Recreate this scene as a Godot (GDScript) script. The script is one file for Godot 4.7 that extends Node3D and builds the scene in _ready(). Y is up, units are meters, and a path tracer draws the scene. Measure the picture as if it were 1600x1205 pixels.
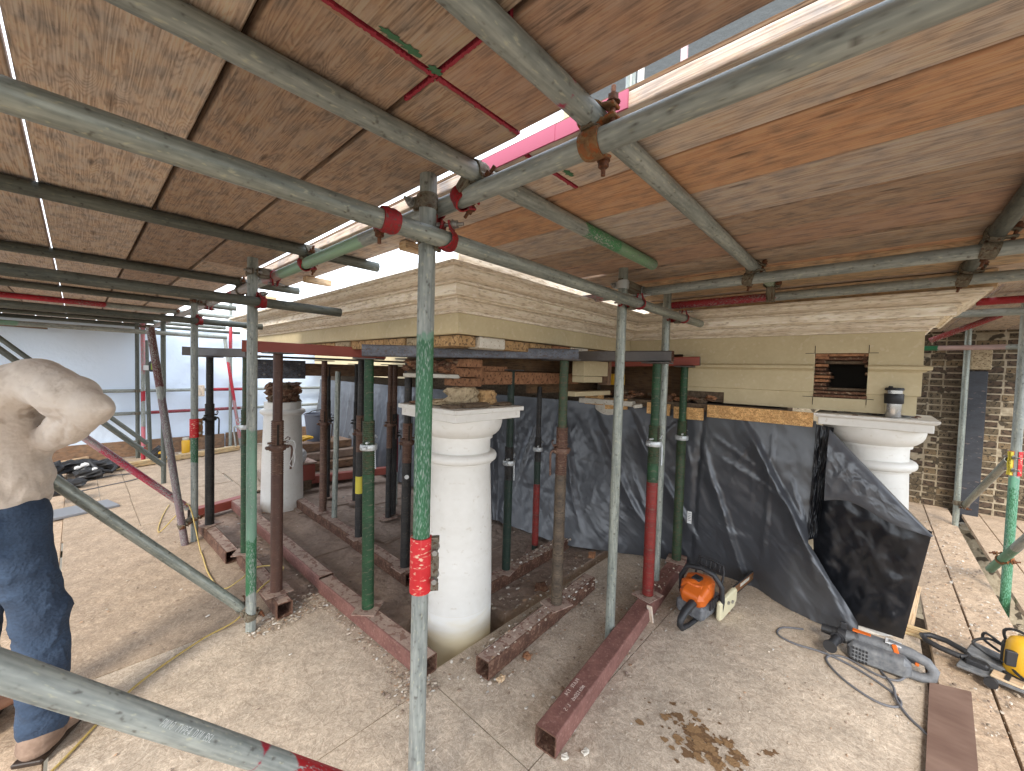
extends Node3D
# A scaffolded portico under repair: everything is built here, in metres, y up.
# x runs along the transoms, -z along the ledgers; the deck is y = 0.

const TR := 0.0248          # scaffold tube radius
var M := {}
var used := {}
var rng := RandomNumberGenerator.new()

# ------------------------------------------------------------------ mesh builder
class MB:
	var st: SurfaceTool
	var any := false
	func _init() -> void:
		st = SurfaceTool.new()
		st.begin(Mesh.PRIMITIVE_TRIANGLES)
	func v(p: Vector3, n: Vector3, uv: Vector2) -> void:
		st.set_normal(n)
		st.set_uv(uv)
		st.add_vertex(p)
		any = true
	func tri(a: Vector3, b: Vector3, c: Vector3, na: Vector3, nb: Vector3, nc: Vector3, ua := Vector2.ZERO, ub := Vector2.ZERO, uc := Vector2.ZERO) -> void:
		# front faces run clockwise
		if (c - a).cross(b - a).dot(na + nb + nc) >= 0.0:
			v(a, na, ua); v(b, nb, ub); v(c, nc, uc)
		else:
			v(a, na, ua); v(c, nc, uc); v(b, nb, ub)
	func quad(a: Vector3, b: Vector3, c: Vector3, d: Vector3, n: Vector3, ua := Vector2(0, 0), ub := Vector2(1, 0), uc := Vector2(1, 1), ud := Vector2(0, 1)) -> void:
		tri(a, b, c, n, n, n, ua, ub, uc)
		tri(a, c, d, n, n, n, ua, uc, ud)
	func quadn(a: Vector3, b: Vector3, c: Vector3, d: Vector3, na: Vector3, nb: Vector3, nc: Vector3, nd: Vector3, ua: Vector2, ub: Vector2, uc: Vector2, ud: Vector2) -> void:
		tri(a, b, c, na, nb, nc, ua, ub, uc)
		tri(a, c, d, na, nc, nd, ua, uc, ud)
	# chamfered box centred at xf.origin; uv in metres, v along the longest side
	func box(xf: Transform3D, s: Vector3, ch := 0.0, uvo := Vector2.ZERO, skip := -1) -> void:
		var h := s * 0.5
		ch = minf(ch, minf(h.x, minf(h.y, h.z)) * 0.9)
		var bs := xf.basis
		var la := 0
		if s.y > s.x and s.y >= s.z: la = 1
		elif s.z > s.x: la = 2
		for ax in 3:
			var j := (ax + 1) % 3
			var k := (ax + 2) % 3
			if k != la and j == la:
				var t := j; j = k; k = t
			for sg in [-1.0, 1.0]:
				if skip == ax * 2 + (0 if sg < 0.0 else 1): continue
				var n := Vector3.ZERO
				n[ax] = sg
				var pts: Array[Vector3] = []
				var uvs: Array[Vector2] = []
				for q in [[-1.0, -1.0], [1.0, -1.0], [1.0, 1.0], [-1.0, 1.0]]:
					var p := Vector3.ZERO
					p[ax] = sg * h[ax]
					p[j] = q[0] * (h[j] - ch)
					p[k] = q[1] * (h[k] - ch)
					pts.append(xf * p)
					uvs.append(Vector2(p[j] + uvo.x + ax * 0.137, p[k] + uvo.y))
				quad(pts[0], pts[1], pts[2], pts[3], (bs * n).normalized(), uvs[0], uvs[1], uvs[2], uvs[3])
		if ch <= 0.0: return
		for ax in 3:
			var j := (ax + 1) % 3
			var k := (ax + 2) % 3
			for sj in [-1.0, 1.0]:
				for sk in [-1.0, 1.0]:
					var nj := Vector3.ZERO; nj[j] = sj
					var nk := Vector3.ZERO; nk[k] = sk
					var p: Array[Vector3] = []
					for e in [[0, -1.0], [1, -1.0], [1, 1.0], [0, 1.0]]:
						var q := Vector3.ZERO
						q[ax] = e[1] * (h[ax] - ch)
						q[j] = sj * (h[j] if e[0] == 0 else h[j] - ch)
						q[k] = sk * (h[k] - ch if e[0] == 0 else h[k])
						p.append(xf * q)
					var wj := (bs * nj).normalized()
					var wk := (bs * nk).normalized()
					quadn(p[0], p[1], p[2], p[3], wj, wk, wk, wj, uvo, uvo + Vector2(ch, 0), uvo + Vector2(ch, s[ax]), uvo + Vector2(0, s[ax]))
		for sx in [-1.0, 1.0]:
			for sy in [-1.0, 1.0]:
				for sz in [-1.0, 1.0]:
					var a := xf * Vector3(sx * h.x, sy * (h.y - ch), sz * (h.z - ch))
					var b := xf * Vector3(sx * (h.x - ch), sy * h.y, sz * (h.z - ch))
					var c := xf * Vector3(sx * (h.x - ch), sy * (h.y - ch), sz * h.z)
					var n := (bs * Vector3(sx, sy, sz)).normalized()
					tri(a, b, c, n, n, n, uvo, uvo, uvo)
	func bx(c: Vector3, s: Vector3, ch := 0.0, uvo := Vector2.ZERO) -> void:
		box(Transform3D(Basis.IDENTITY, c), s, ch, uvo)
	# tube from a to b; u once round, v in metres; hollow ends show the wall and the bore
	func tube(a: Vector3, b: Vector3, r0: float, r1 := -1.0, seg := 20, cap := 1, v0 := 0.0, wall := 0.004) -> void:
		if r1 < 0.0: r1 = r0
		var ax := (b - a).normalized()
		var ex := ax.cross(Vector3.UP)
		if ex.length() < 0.05: ex = ax.cross(Vector3.RIGHT)
		ex = ex.normalized()
		var ey := ax.cross(ex).normalized()
		var L := a.distance_to(b)
		for i in seg:
			var t0 := TAU * i / seg
			var t1 := TAU * (i + 1) / seg
			var d0 := ex * cos(t0) + ey * sin(t0)
			var d1 := ex * cos(t1) + ey * sin(t1)
			quadn(a + d0 * r0, a + d1 * r0, b + d1 * r1, b + d0 * r1, d0, d1, d1, d0, Vector2(float(i) / seg, v0), Vector2(float(i + 1) / seg, v0), Vector2(float(i + 1) / seg, v0 + L), Vector2(float(i) / seg, v0 + L))
			if cap > 0:
				for e in 2:
					var p := a if e == 0 else b
					var r := r0 if e == 0 else r1
					var n := -ax if e == 0 else ax
					if cap == 1:
						tri(p, p + d0 * r, p + d1 * r, n, n, n, Vector2(0.5, 0.5), Vector2(0.5, 0.5), Vector2(0.5, 0.5))
					else:
						var ri := r - wall
						quad(p + d0 * r, p + d1 * r, p + d1 * ri, p + d0 * ri, n, Vector2(0.1, v0), Vector2(0.1, v0), Vector2(0.1, v0), Vector2(0.1, v0))
						var q := p - n * 0.25
						quadn(p + d0 * ri, p + d1 * ri, q + d1 * ri, q + d0 * ri, -d0, -d1, -d1, -d0, Vector2(0, v0), Vector2(0, v0), Vector2(0, v0 + 0.2), Vector2(0, v0 + 0.2))
	# a sweep of circles along points
	func sweep(pts: Array, r: float, seg := 8, cap := true, rr: Array = []) -> void:
		var n := pts.size()
		var rings := []
		var ex := Vector3.ZERO
		for i in n:
			var t: Vector3 = (pts[mini(i + 1, n - 1)] - pts[maxi(i - 1, 0)]).normalized()
			if i == 0:
				ex = t.cross(Vector3.UP)
				if ex.length() < 0.1: ex = t.cross(Vector3.RIGHT)
			ex = (ex - t * ex.dot(t)).normalized()
			var ey := t.cross(ex)
			var ring := []
			for k in seg + 1:
				var d := ex * cos(TAU * k / seg) + ey * sin(TAU * k / seg)
				ring.append(d)
			rings.append(ring)
		var dist := 0.0
		for i in n - 1:
			var a: Vector3 = pts[i]
			var b: Vector3 = pts[i + 1]
			var d2 := dist + a.distance_to(b)
			var ra: float = rr[i] if rr.size() > 0 else r
			var rb: float = rr[i + 1] if rr.size() > 0 else r
			for k in seg:
				var n0: Vector3 = rings[i][k]
				var n1: Vector3 = rings[i][k + 1]
				var n2: Vector3 = rings[i + 1][k + 1]
				var n3: Vector3 = rings[i + 1][k]
				quadn(a + n0 * ra, a + n1 * ra, b + n2 * rb, b + n3 * rb, n0, n1, n2, n3, Vector2(float(k) / seg, dist), Vector2(float(k + 1) / seg, dist), Vector2(float(k + 1) / seg, d2), Vector2(float(k) / seg, d2))
			dist = d2
		if cap:
			for e in 2:
				var i := 0 if e == 0 else n - 1
				var p: Vector3 = pts[i]
				var nn: Vector3 = (pts[0] - pts[1]).normalized() if e == 0 else (pts[n - 1] - pts[n - 2]).normalized()
				var ra: float = rr[i] if rr.size() > 0 else r
				for k in seg:
					tri(p, p + rings[i][k] * ra, p + rings[i][k + 1] * ra, nn, nn, nn)
	# lathe about the vertical through c: profile of Vector2(radius, height)
	func lathe(c: Vector3, prof: Array, seg := 40, a0 := 0.0, a1 := TAU, bs := Basis.IDENTITY) -> void:
		var m := prof.size()
		var nn := []
		for i in m - 1:
			var e: Vector2 = prof[i + 1] - prof[i]
			nn.append(Vector2(e.y, -e.x).normalized())
		var dist := 0.0
		for i in m - 1:
			var p: Vector2 = prof[i]
			var q: Vector2 = prof[i + 1]
			var np: Vector2 = nn[i]
			var nq: Vector2 = nn[i]
			if i > 0 and nn[i - 1].dot(nn[i]) > 0.7: np = (nn[i - 1] + nn[i]).normalized()
			if i < m - 2 and nn[i + 1].dot(nn[i]) > 0.7: nq = (nn[i + 1] + nn[i]).normalized()
			var d2 := dist + p.distance_to(q)
			for k in seg:
				var t0 := a0 + (a1 - a0) * k / seg
				var t1 := a0 + (a1 - a0) * (k + 1) / seg
				var c0 := Vector3(cos(t0), 0, sin(t0))
				var c1 := Vector3(cos(t1), 0, sin(t1))
				var u0 := float(k) / seg
				var u1 := float(k + 1) / seg
				quadn(c + bs * (c0 * p.x + Vector3(0, p.y, 0)), c + bs * (c1 * p.x + Vector3(0, p.y, 0)), c + bs * (c1 * q.x + Vector3(0, q.y, 0)), c + bs * (c0 * q.x + Vector3(0, q.y, 0)),
					bs * (c0 * np.x + Vector3(0, np.y, 0)), bs * (c1 * np.x + Vector3(0, np.y, 0)), bs * (c1 * nq.x + Vector3(0, nq.y, 0)), bs * (c0 * nq.x + Vector3(0, nq.y, 0)), Vector2(u0, dist), Vector2(u1, dist), Vector2(u1, d2), Vector2(u0, d2))
			dist = d2
	# profile of Vector2(outward, y) swept along a plan polyline with mitres; outward is to the left of travel
	func run(path: Array, prof: Array, closed_ends := true) -> void:
		var n := path.size()
		var nor := []
		for i in n - 1:
			var d: Vector2 = (path[i + 1] - path[i]).normalized()
			nor.append(Vector2(d.y, -d.x))
		var mit := []
		for i in n:
			if i == 0: mit.append(nor[0])
			elif i == n - 1: mit.append(nor[n - 2])
			else:
				var b: Vector2 = (nor[i - 1] + nor[i])
				b = b / maxf(b.dot(nor[i]), 0.2)
				mit.append(b)
		var dist := 0.0
		for i in n - 1:
			var l: float = path[i].distance_to(path[i + 1])
			var vd := 0.0
			for k in prof.size() - 1:
				var p: Vector2 = prof[k]
				var q: Vector2 = prof[k + 1]
				var a2: Vector2 = path[i] + mit[i] * p.x
				var b2: Vector2 = path[i + 1] + mit[i + 1] * p.x
				var c2: Vector2 = path[i + 1] + mit[i + 1] * q.x
				var d2: Vector2 = path[i] + mit[i] * q.x
				var e := (q - p).normalized()
				var o := Vector2(e.y, -e.x)
				var nn := Vector3(nor[i].x * o.x, o.y, nor[i].y * o.x)
				var w := vd + p.distance_to(q)
				quad(Vector3(a2.x, p.y, a2.y), Vector3(b2.x, p.y, b2.y), Vector3(c2.x, q.y, c2.y), Vector3(d2.x, q.y, d2.y), nn, Vector2(vd, dist), Vector2(vd, dist + l), Vector2(w, dist + l), Vector2(w, dist))
				vd = w
			dist += l
		if closed_ends:
			for e in 2:
				var i := 0 if e == 0 else n - 1
				var d: Vector2 = (path[0] - path[1]).normalized() if e == 0 else (path[n - 1] - path[n - 2]).normalized()
				var nn := Vector3(d.x, 0, d.y)
				for k in prof.size() - 1:
					var p: Vector2 = prof[k]
					var q: Vector2 = prof[k + 1]
					var a := Vector3(path[i].x + mit[i].x * p.x, p.y, path[i].y + mit[i].y * p.x)
					var b := Vector3(path[i].x + mit[i].x * q.x, q.y, path[i].y + mit[i].y * q.x)
					var ia: Vector2 = path[i] - mit[i] * 0.03
					quad(a, b, Vector3(ia.x, q.y, ia.y), Vector3(ia.x, p.y, ia.y), nn)
	# hollow square section from a to b, w wide (horizontal), h high
	func rhs(a: Vector3, b: Vector3, w: float, h: float, t: float, cr := 0.008, sides := 15) -> void:
		var ax := (b - a).normalized()
		var ex := ax.cross(Vector3.UP).normalized()
		var ey := ex.cross(ax).normalized()
		var L := a.distance_to(b)
		var ring := func(ww: float, hh: float, r: float) -> Array:
			var out := []
			for c in 4:
				var cx := (ww * 0.5 - r) * (1.0 if c == 0 or c == 3 else -1.0)
				var cy := (hh * 0.5 - r) * (1.0 if c < 2 else -1.0)
				for k in 4:
					var t2 := PI * 0.5 * c + PI * 0.5 * k / 3.0
					out.append([Vector2(cx + r * cos(t2), cy + r * sin(t2)), Vector2(cos(t2), sin(t2))])
			return out
		var o: Array = ring.call(w, h, cr)
		var inn: Array = ring.call(w - 2 * t, h - 2 * t, maxf(cr - t, 0.001))
		var per := 0.0
		for k in 16:
			var p: Vector2 = o[k][0]
			var q: Vector2 = o[(k + 1) % 16][0]
			var side := k / 4 if k % 4 == 3 else -1     # flat runs: 0 top, 1 left, 2 bottom, 3 right
			var np: Vector2 = o[k][1]
			var nq: Vector2 = o[(k + 1) % 16][1]
			var P := ex * p.x + ey * p.y
			var Q := ex * q.x + ey * q.y
			var NP := ex * np.x + ey * np.y
			var NQ := ex * nq.x + ey * nq.y
			var d := per + p.distance_to(q)
			var is_top := side == 0
			if (is_top and (sides & 1)) or (not is_top and (sides & 2)):
				quadn(a + P, a + Q, b + Q, b + P, NP, NQ, NQ, NP, Vector2(per, 0), Vector2(d, 0), Vector2(d, L), Vector2(per, L))
			if sides & 4:
				var p2: Vector2 = inn[k][0]
				var q2: Vector2 = inn[(k + 1) % 16][0]
				var P2 := ex * p2.x + ey * p2.y
				var Q2 := ex * q2.x + ey * q2.y
				quadn(a + P2, a + Q2, b + Q2, b + P2, -NP, -NQ, -NQ, -NP, Vector2(per, 0), Vector2(d, 0), Vector2(d, L), Vector2(per, L))
				quad(a + P, a + Q, a + Q2, a + P2, -ax, Vector2(per, 0), Vector2(d, 0), Vector2(d, 0.01), Vector2(per, 0.01))
				quad(b + P, b + Q, b + Q2, b + P2, ax, Vector2(per, 0), Vector2(d, 0), Vector2(d, 0.01), Vector2(per, 0.01))
			per = d
	# a rough lump: a squashed, noisy sphere
	func lump(c: Vector3, s: Vector3, seed_: int, rough := 0.25, nu := 8, nv := 6, flat := 0.6) -> void:
		var nz := FastNoiseLite.new()
		nz.seed = seed_
		nz.frequency = 0.9
		var P := []
		for j in nv + 1:
			var row := []
			for i in nu + 1:
				var th := PI * j / nv
				var ph := TAU * (i % nu) / nu
				var d := Vector3(sin(th) * cos(ph), cos(th), sin(th) * sin(ph))
				# push towards a box for a broken look
				var m := maxf(absf(d.x), maxf(absf(d.y), absf(d.z)))
				d = d.lerp(d / m * 0.8, flat)
				var r := 1.0 + rough * nz.get_noise_3d(d.x * 1.6 + 5, d.y * 1.6, d.z * 1.6) * 1.6
				row.append(c + d * r * s * 0.5)
			P.append(row)
		for j in nv:
			for i in nu:
				var a: Vector3 = P[j][i]
				var b: Vector3 = P[j][i + 1]
				var cc: Vector3 = P[j + 1][i + 1]
				var d: Vector3 = P[j + 1][i]
				var n1 := (cc - a).cross(b - a)
				var n2 := (d - a).cross(cc - a)
				var out := ((a + b + cc + d) * 0.25 - c)
				if n1.dot(out) < 0: n1 = -n1
				if n2.dot(out) < 0: n2 = -n2
				n1 = n1.normalized() if n1.length() > 1e-9 else out.normalized()
				n2 = n2.normalized() if n2.length() > 1e-9 else out.normalized()
				tri(a, b, cc, n1, n1, n1, Vector2(a.x, a.z), Vector2(b.x, b.z), Vector2(cc.x, cc.z))
				tri(a, cc, d, n2, n2, n2, Vector2(a.x, a.z), Vector2(cc.x, cc.z), Vector2(d.x, d.z))
	# grid of points with smooth normals
	func grid(P: Array, uvs := Vector2.ONE, flip := false) -> void:
		var h := P.size()
		var w: int = P[0].size()
		var N := []
		for j in h:
			var row := []
			for i in w:
				var dx: Vector3 = P[j][mini(i + 1, w - 1)] - P[j][maxi(i - 1, 0)]
				var dy: Vector3 = P[mini(j + 1, h - 1)][i] - P[maxi(j - 1, 0)][i]
				var n := dx.cross(dy)
				n = n.normalized() if n.length() > 1e-10 else Vector3.UP
				row.append(-n if flip else n)
			N.append(row)
		for j in h - 1:
			for i in w - 1:
				var ua := Vector2(float(i) / (w - 1), float(j) / (h - 1)) * uvs
				var uc := Vector2(float(i + 1) / (w - 1), float(j + 1) / (h - 1)) * uvs
				quadn(P[j][i], P[j][i + 1], P[j + 1][i + 1], P[j + 1][i], N[j][i], N[j][i + 1], N[j + 1][i + 1], N[j + 1][i], ua, Vector2(uc.x, ua.y), uc, Vector2(ua.x, uc.y))

# ------------------------------------------------------------------ nodes
func numbered(parent: Node, called: String) -> String:
	var key := str(parent.get_instance_id()) + called
	var n: int = used.get(key, 0)
	used[key] = n + 1
	return called if n == 0 else "%s_%03d" % [called, n]

func mesh_of(layers: Array) -> ArrayMesh:
	var am: ArrayMesh = null
	for l in layers:
		if l[0].any:
			am = l[0].st.commit(am)
			am.surface_set_material(am.get_surface_count() - 1, l[1])
	return am

func put(called: String, mesh: Mesh, parent: Node = self, xf := Transform3D.IDENTITY) -> MeshInstance3D:
	var o := MeshInstance3D.new()
	o.name = numbered(parent, called)
	o.mesh = mesh
	o.transform = xf
	parent.add_child(o, true)
	return o

func obj(called: String, mb, mat: Material, parent: Node = self, xf := Transform3D.IDENTITY) -> MeshInstance3D:
	return put(called, mesh_of([[mb, mat]]), parent, xf)

func tag(o: Node, label: String, category: String, group := "") -> Node:
	o.set_meta("label", label)
	o.set_meta("category", category)
	if group != "": o.set_meta("group", group)
	return o

func thing(called: String, label: String, category: String, group := "", at := Vector3.ZERO, basis_ := Basis.IDENTITY) -> Node3D:
	var o := Node3D.new()
	o.name = numbered(self, called)
	o.transform = Transform3D(basis_, at)
	add_child(o, true)
	tag(o, label, category, group)
	return o

func setting(called: String) -> Node3D:
	var o := Node3D.new()
	o.name = numbered(self, called)
	add_child(o, true)
	o.set_meta("kind", "structure")
	return o

func basis_to(x: Vector3, yhint: Vector3) -> Basis:
	x = x.normalized()
	var z := x.cross(yhint).normalized()
	return Basis(x, z.cross(x).normalized(), z)

# ------------------------------------------------------------------ textures
func noise_bytes(seed_: int, w: int, h: int, freq: float, octs := 4, sx := 1, sy := 1, kind := FastNoiseLite.TYPE_SIMPLEX_SMOOTH) -> PackedByteArray:
	var n := FastNoiseLite.new()
	n.seed = seed_
	n.noise_type = kind
	n.frequency = freq
	n.fractal_octaves = octs
	var im := n.get_seamless_image(maxi(w / sx, 8), maxi(h / sy, 8), false, false, 0.12)
	im.convert(Image.FORMAT_L8)
	if sx > 1 or sy > 1: im.resize(w, h, Image.INTERPOLATE_CUBIC)
	return im.get_data()

func rgb_image(w: int, h: int, data: PackedByteArray) -> Image:
	return Image.create_from_data(w, h, false, Image.FORMAT_RGB8, data)

func tex(im: Image) -> ImageTexture:
	im.generate_mipmaps()
	return ImageTexture.create_from_image(im)

func L(r: float, g: float, b: float, a := 1.0) -> Color:
	var c := Color(r, g, b).linear_to_srgb()
	c.a = a
	return c

func mat(key: String, col: Color, rough := 0.7, opt := {}) -> StandardMaterial3D:
	var m := StandardMaterial3D.new()
	m.resource_name = key
	m.albedo_color = col
	m.roughness = rough
	for k in opt:
		if k == "tri":
			m.uv1_triplanar = true
			m.uv1_world_triplanar = opt.get("world", false)
			m.uv1_scale = Vector3.ONE * opt[k] if opt[k] is float else opt[k]
		elif k == "world": pass
		elif k == "nrm":
			m.normal_enabled = true
			m.normal_texture = opt[k]
			m.normal_scale = opt.get("ns", 1.0)
		elif k == "ns": pass
		elif k == "tex": m.albedo_texture = opt[k]
		elif k == "scale": m.uv1_scale = opt[k]
		else: m.set(k, opt[k])
	M[key] = m
	return m

# speckle/mottle texture: base colour multiplied by two noises, with dark and pale specks
func mottle(seed_: int, w: int, h: int, dark: Color, light: Color, f1: float, f2: float, streak := 1, spot := Color(0, 0, 0, 0), thr := 0.8, sf := 0.03) -> Image:
	var a := noise_bytes(seed_, w, h, f1, 4, 1, streak)
	var b := noise_bytes(seed_ + 7, w, h, f2, 3, 1, streak)
	var c := noise_bytes(seed_ + 13, w, h, sf, 3)
	var out := PackedByteArray()
	out.resize(w * h * 3)
	var dr := dark.r * 255; var dg := dark.g * 255; var db := dark.b * 255
	var lr := light.r * 255 - dr; var lg := light.g * 255 - dg; var lb := light.b * 255 - db
	var sr := spot.r * 255; var sg := spot.g * 255; var sb := spot.b * 255
	var on := spot.a > 0.0
	for i in w * h:
		var t := clampf((a[i] * 0.62 + b[i] * 0.38) / 255.0 * 1.25 - 0.125, 0.0, 1.0)
		var r := dr + lr * t
		var g := dg + lg * t
		var bb := db + lb * t
		if on:
			var k := clampf((c[i] / 255.0 - thr) * 14.0, 0.0, 1.0) * spot.a
			r += (sr - r) * k; g += (sg - g) * k; bb += (sb - bb) * k
		out[i * 3] = int(r); out[i * 3 + 1] = int(g); out[i * 3 + 2] = int(bb)
	return rgb_image(w, h, out)

func bump(seed_: int, w: int, h: int, f: float, strength: float, octs := 4, sx := 1, sy := 1) -> ImageTexture:
	var im := Image.create_from_data(w, h, false, Image.FORMAT_L8, noise_bytes(seed_, w, h, f, octs, sx, sy))
	im.convert(Image.FORMAT_RGBA8)
	im.bump_map_to_normal_map(strength)
	return tex(im)

# weathered softwood: growth lines along v, swirling round knots
func wood_image(seed_: int, w: int, h: int, rings: float, warp: float, knots: int, contrast: float) -> Image:
	rng.seed = seed_
	var low := noise_bytes(seed_, w, h, 0.012, 2, 1, 8)
	var dust := noise_bytes(seed_ + 21, w, h, 0.014, 5, 1, 2)
	var fib := noise_bytes(seed_ + 3, w, h, 0.16, 3, 1, 32)
	var mot := noise_bytes(seed_ + 5, w, h, 0.012, 4)
	var spk := noise_bytes(seed_ + 9, w, h, 0.09, 2, 1, 3)
	var ks := []
	for k in knots: ks.append([rng.randf_range(0.15, 0.85) * w, rng.randf_range(0.05, 0.95) * h, rng.randf_range(12, 26), rng.randf_range(0.5, 1.0)])
	var out := PackedByteArray()
	out.resize(w * h * 3)
	for y in h:
		for x in w:
			var i := y * w + x
			var u := float(x) / w * rings + (low[i] / 255.0 - 0.5) * warp
			var kd := 0.0
			for k in ks:
				var dy: float = (y - k[1]) * 0.28
				var dx: float = x - k[0]
				var d2: float = (dx * dx + dy * dy) / (k[2] * k[2])
				if d2 < 16.0:
					u += k[3] * 3.0 * exp(-d2 * 0.35) * (1.0 if dx > 0 else -1.0) * minf(absf(dx) / 6.0, 1.0) * -1.0
					if d2 < 0.5: kd = maxf(kd, 1.0 - d2 * 2.0)
			var s := 0.5 + 0.5 * sin(u * TAU)
			s = s * s
			var g := 0.93 - contrast * s * 0.13 + (fib[i] / 255.0 - 0.5) * 0.36 * contrast + (mot[i] / 255.0 - 0.5) * 0.20
			if spk[i] > 196: g -= 0.075
			if dust[i] > 140: g = lerpf(g, 1.02 + (fib[i] / 255.0 - 0.5) * 0.2, minf((dust[i] - 140) / 40.0, 1.0) * 0.62)
			g -= kd * 0.30
			var warm := (mot[i] / 255.0 - 0.5) * 0.1
			out[i * 3] = clampi(int((g + 0.04 + warm) * 255), 0, 255)
			out[i * 3 + 1] = clampi(int(g * 255), 0, 255)
			out[i * 3 + 2] = clampi(int((g - 0.03 - warm) * 255), 0, 255)
	return rgb_image(w, h, out)

# strand board under dust: short pressed strands over a mottled ground
func strand_image(seed_: int, n: int, count: int, ground: Color, strand: Color, dirt: float, len_px := 26) -> Image:
	rng.seed = seed_
	var a := noise_bytes(seed_, n, n, 0.006, 4)
	var b := noise_bytes(seed_ + 1, n, n, 0.05, 3)
	var c := noise_bytes(seed_ + 2, n, n, 0.2, 2)
	var buf := PackedFloat32Array()
	buf.resize(n * n)
	for k in count:
		var x := rng.randf() * n
		var y := rng.randf() * n
		var t := rng.randf() * PI
		var dx := cos(t)
		var dy := sin(t)
		var val := rng.randf_range(-1.0, 1.0)
		var ln := rng.randi_range(len_px / 3, len_px)
		var wd := rng.randi_range(1, 3)
		for s in ln:
			for q in wd:
				var px := posmod(int(x + dx * s - dy * q), n)
				var py := posmod(int(y + dy * s + dx * q), n)
				buf[py * n + px] = val * (0.6 if q == 0 else 1.0)
	var out := PackedByteArray()
	out.resize(n * n * 3)
	for i in n * n:
		var m := a[i] / 255.0 - 0.5
		var t := clampf(0.5 + buf[i] * 0.5 * (1.0 - dirt) + (c[i] / 255.0 - 0.5) * 0.28, 0.0, 1.0)
		var v := 1.03 + m * 0.15 + (b[i] / 255.0 - 0.5) * 0.14
		out[i * 3] = clampi(int((ground.r + (strand.r - ground.r) * t) * v * 255), 0, 255)
		out[i * 3 + 1] = clampi(int((ground.g + (strand.g - ground.g) * t) * v * 255), 0, 255)
		out[i * 3 + 2] = clampi(int((ground.b + (strand.b - ground.b) * t) * v * 255), 0, 255)
	return rgb_image(n, n, out)

# ------------------------------------------------------------------ materials
var galv_im: Image
var wood_tex: Array = []
var wood_nrm: ImageTexture
var steel_nrm: ImageTexture
var rough_nrm: ImageTexture

func galv_image(seed_: int, w: int, h: int) -> Image:
	var a := noise_bytes(seed_, w, h, 0.02, 4, 1, 6)
	var b := noise_bytes(seed_ + 1, w, h, 0.12, 3, 1, 10)
	var c := noise_bytes(seed_ + 2, w, h, 0.05, 3)
	var d := noise_bytes(seed_ + 3, w, h, 0.1, 3, 1, 2)
	var out := PackedByteArray()
	out.resize(w * h * 3)
	for i in w * h:
		var t := 0.5 + (a[i] / 255.0 - 0.5) * 0.6 + (b[i] / 255.0 - 0.5) * 0.55 + (c[i] / 255.0 - 0.5) * 0.22
		var r := 0.42 + 0.27 * t
		var g := 0.445 + 0.26 * t
		var bb := 0.435 + 0.24 * t
		var sp: float = c[i] / 255.0
		if d[i] > 186:            # zinc bloom, pale and a little yellow
			var k := minf((d[i] - 186) / 30.0, 1.0) * 0.55
			r = lerpf(r, 0.74, k); g = lerpf(g, 0.73, k); bb = lerpf(bb, 0.63, k)
		if sp < 0.24:             # dark scuffs
			var k := minf((0.24 - sp) * 7.0, 1.0) * 0.55
			r = lerpf(r, 0.24, k); g = lerpf(g, 0.22, k); bb = lerpf(bb, 0.20, k)
		out[i * 3] = clampi(int(r * 255), 0, 255)
		out[i * 3 + 1] = clampi(int(g * 255), 0, 255)
		out[i * 3 + 2] = clampi(int(bb * 255), 0, 255)
	return rgb_image(w, h, out)

# a galvanised tube with painted lengths: [v0, v1, colour, how worn 0..1]
func painted(seed_: int, length: float, segs: Array) -> StandardMaterial3D:
	var w := 128
	var h := clampi(int(length * 300.0), 256, 1024)
	var base := galv_im.duplicate() as Image
	var src := base.get_data()
	var sh := base.get_height()
	var out := PackedByteArray()
	out.resize(w * h * 3)
	var px_m := h / length
	for y in h:
		var sy := int(fmod(float(y) / h * length / 1.5 + seed_ * 0.173, 1.0) * sh)
		for x in w * 3: out[y * w * 3 + x] = src[sy * w * 3 + x]
	var n := FastNoiseLite.new()
	n.seed = seed_
	n.frequency = 0.02
	n.fractal_octaves = 4
	for s in segs:
		var y0 := clampi(int((s[0] - 0.08) * px_m), 0, h)
		var y1 := clampi(int((s[1] + 0.08) * px_m), 0, h)
		var col: Color = s[2]
		for y in range(y0, y1):
			for x in w:
				var vv := y / px_m
				var ang := TAU * x / w
				var q := n.get_noise_3d(cos(ang) * 20.0, sin(ang) * 20.0, y * 0.35) 
				var q2 := n.get_noise_3d(cos(ang) * 300.0, sin(ang) * 300.0, y * 11.0 + 300)
				var ins := minf(vv - s[0], s[1] - vv) + q * 0.03
				var k := clampf(ins * 160.0, 0.0, 1.0)
				var worn: float = s[3]
				k *= clampf((q2 + q * 0.5 + 0.62 - worn * 1.0) * 9.0, 0.0, 1.0)
				if k > 0.0:
					var i := (y * w + x) * 3
					var sh2 := 1.0 + q * 0.22
					out[i] = clampi(int(lerpf(out[i], col.r * 255 * sh2, k)), 0, 255)
					out[i + 1] = clampi(int(lerpf(out[i + 1], col.g * 255 * sh2, k)), 0, 255)
					out[i + 2] = clampi(int(lerpf(out[i + 2], col.b * 255 * sh2, k)), 0, 255)
	var m := StandardMaterial3D.new()
	m.resource_name = "painted_tube"
	m.albedo_texture = tex(rgb_image(w, h, out))
	m.uv1_scale = Vector3(1, 1.0 / length, 1)
	m.roughness = 0.52
	m.metallic = 0.1
	m.normal_enabled = true
	m.normal_texture = steel_nrm
	m.normal_scale = 0.25
	return m

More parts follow.
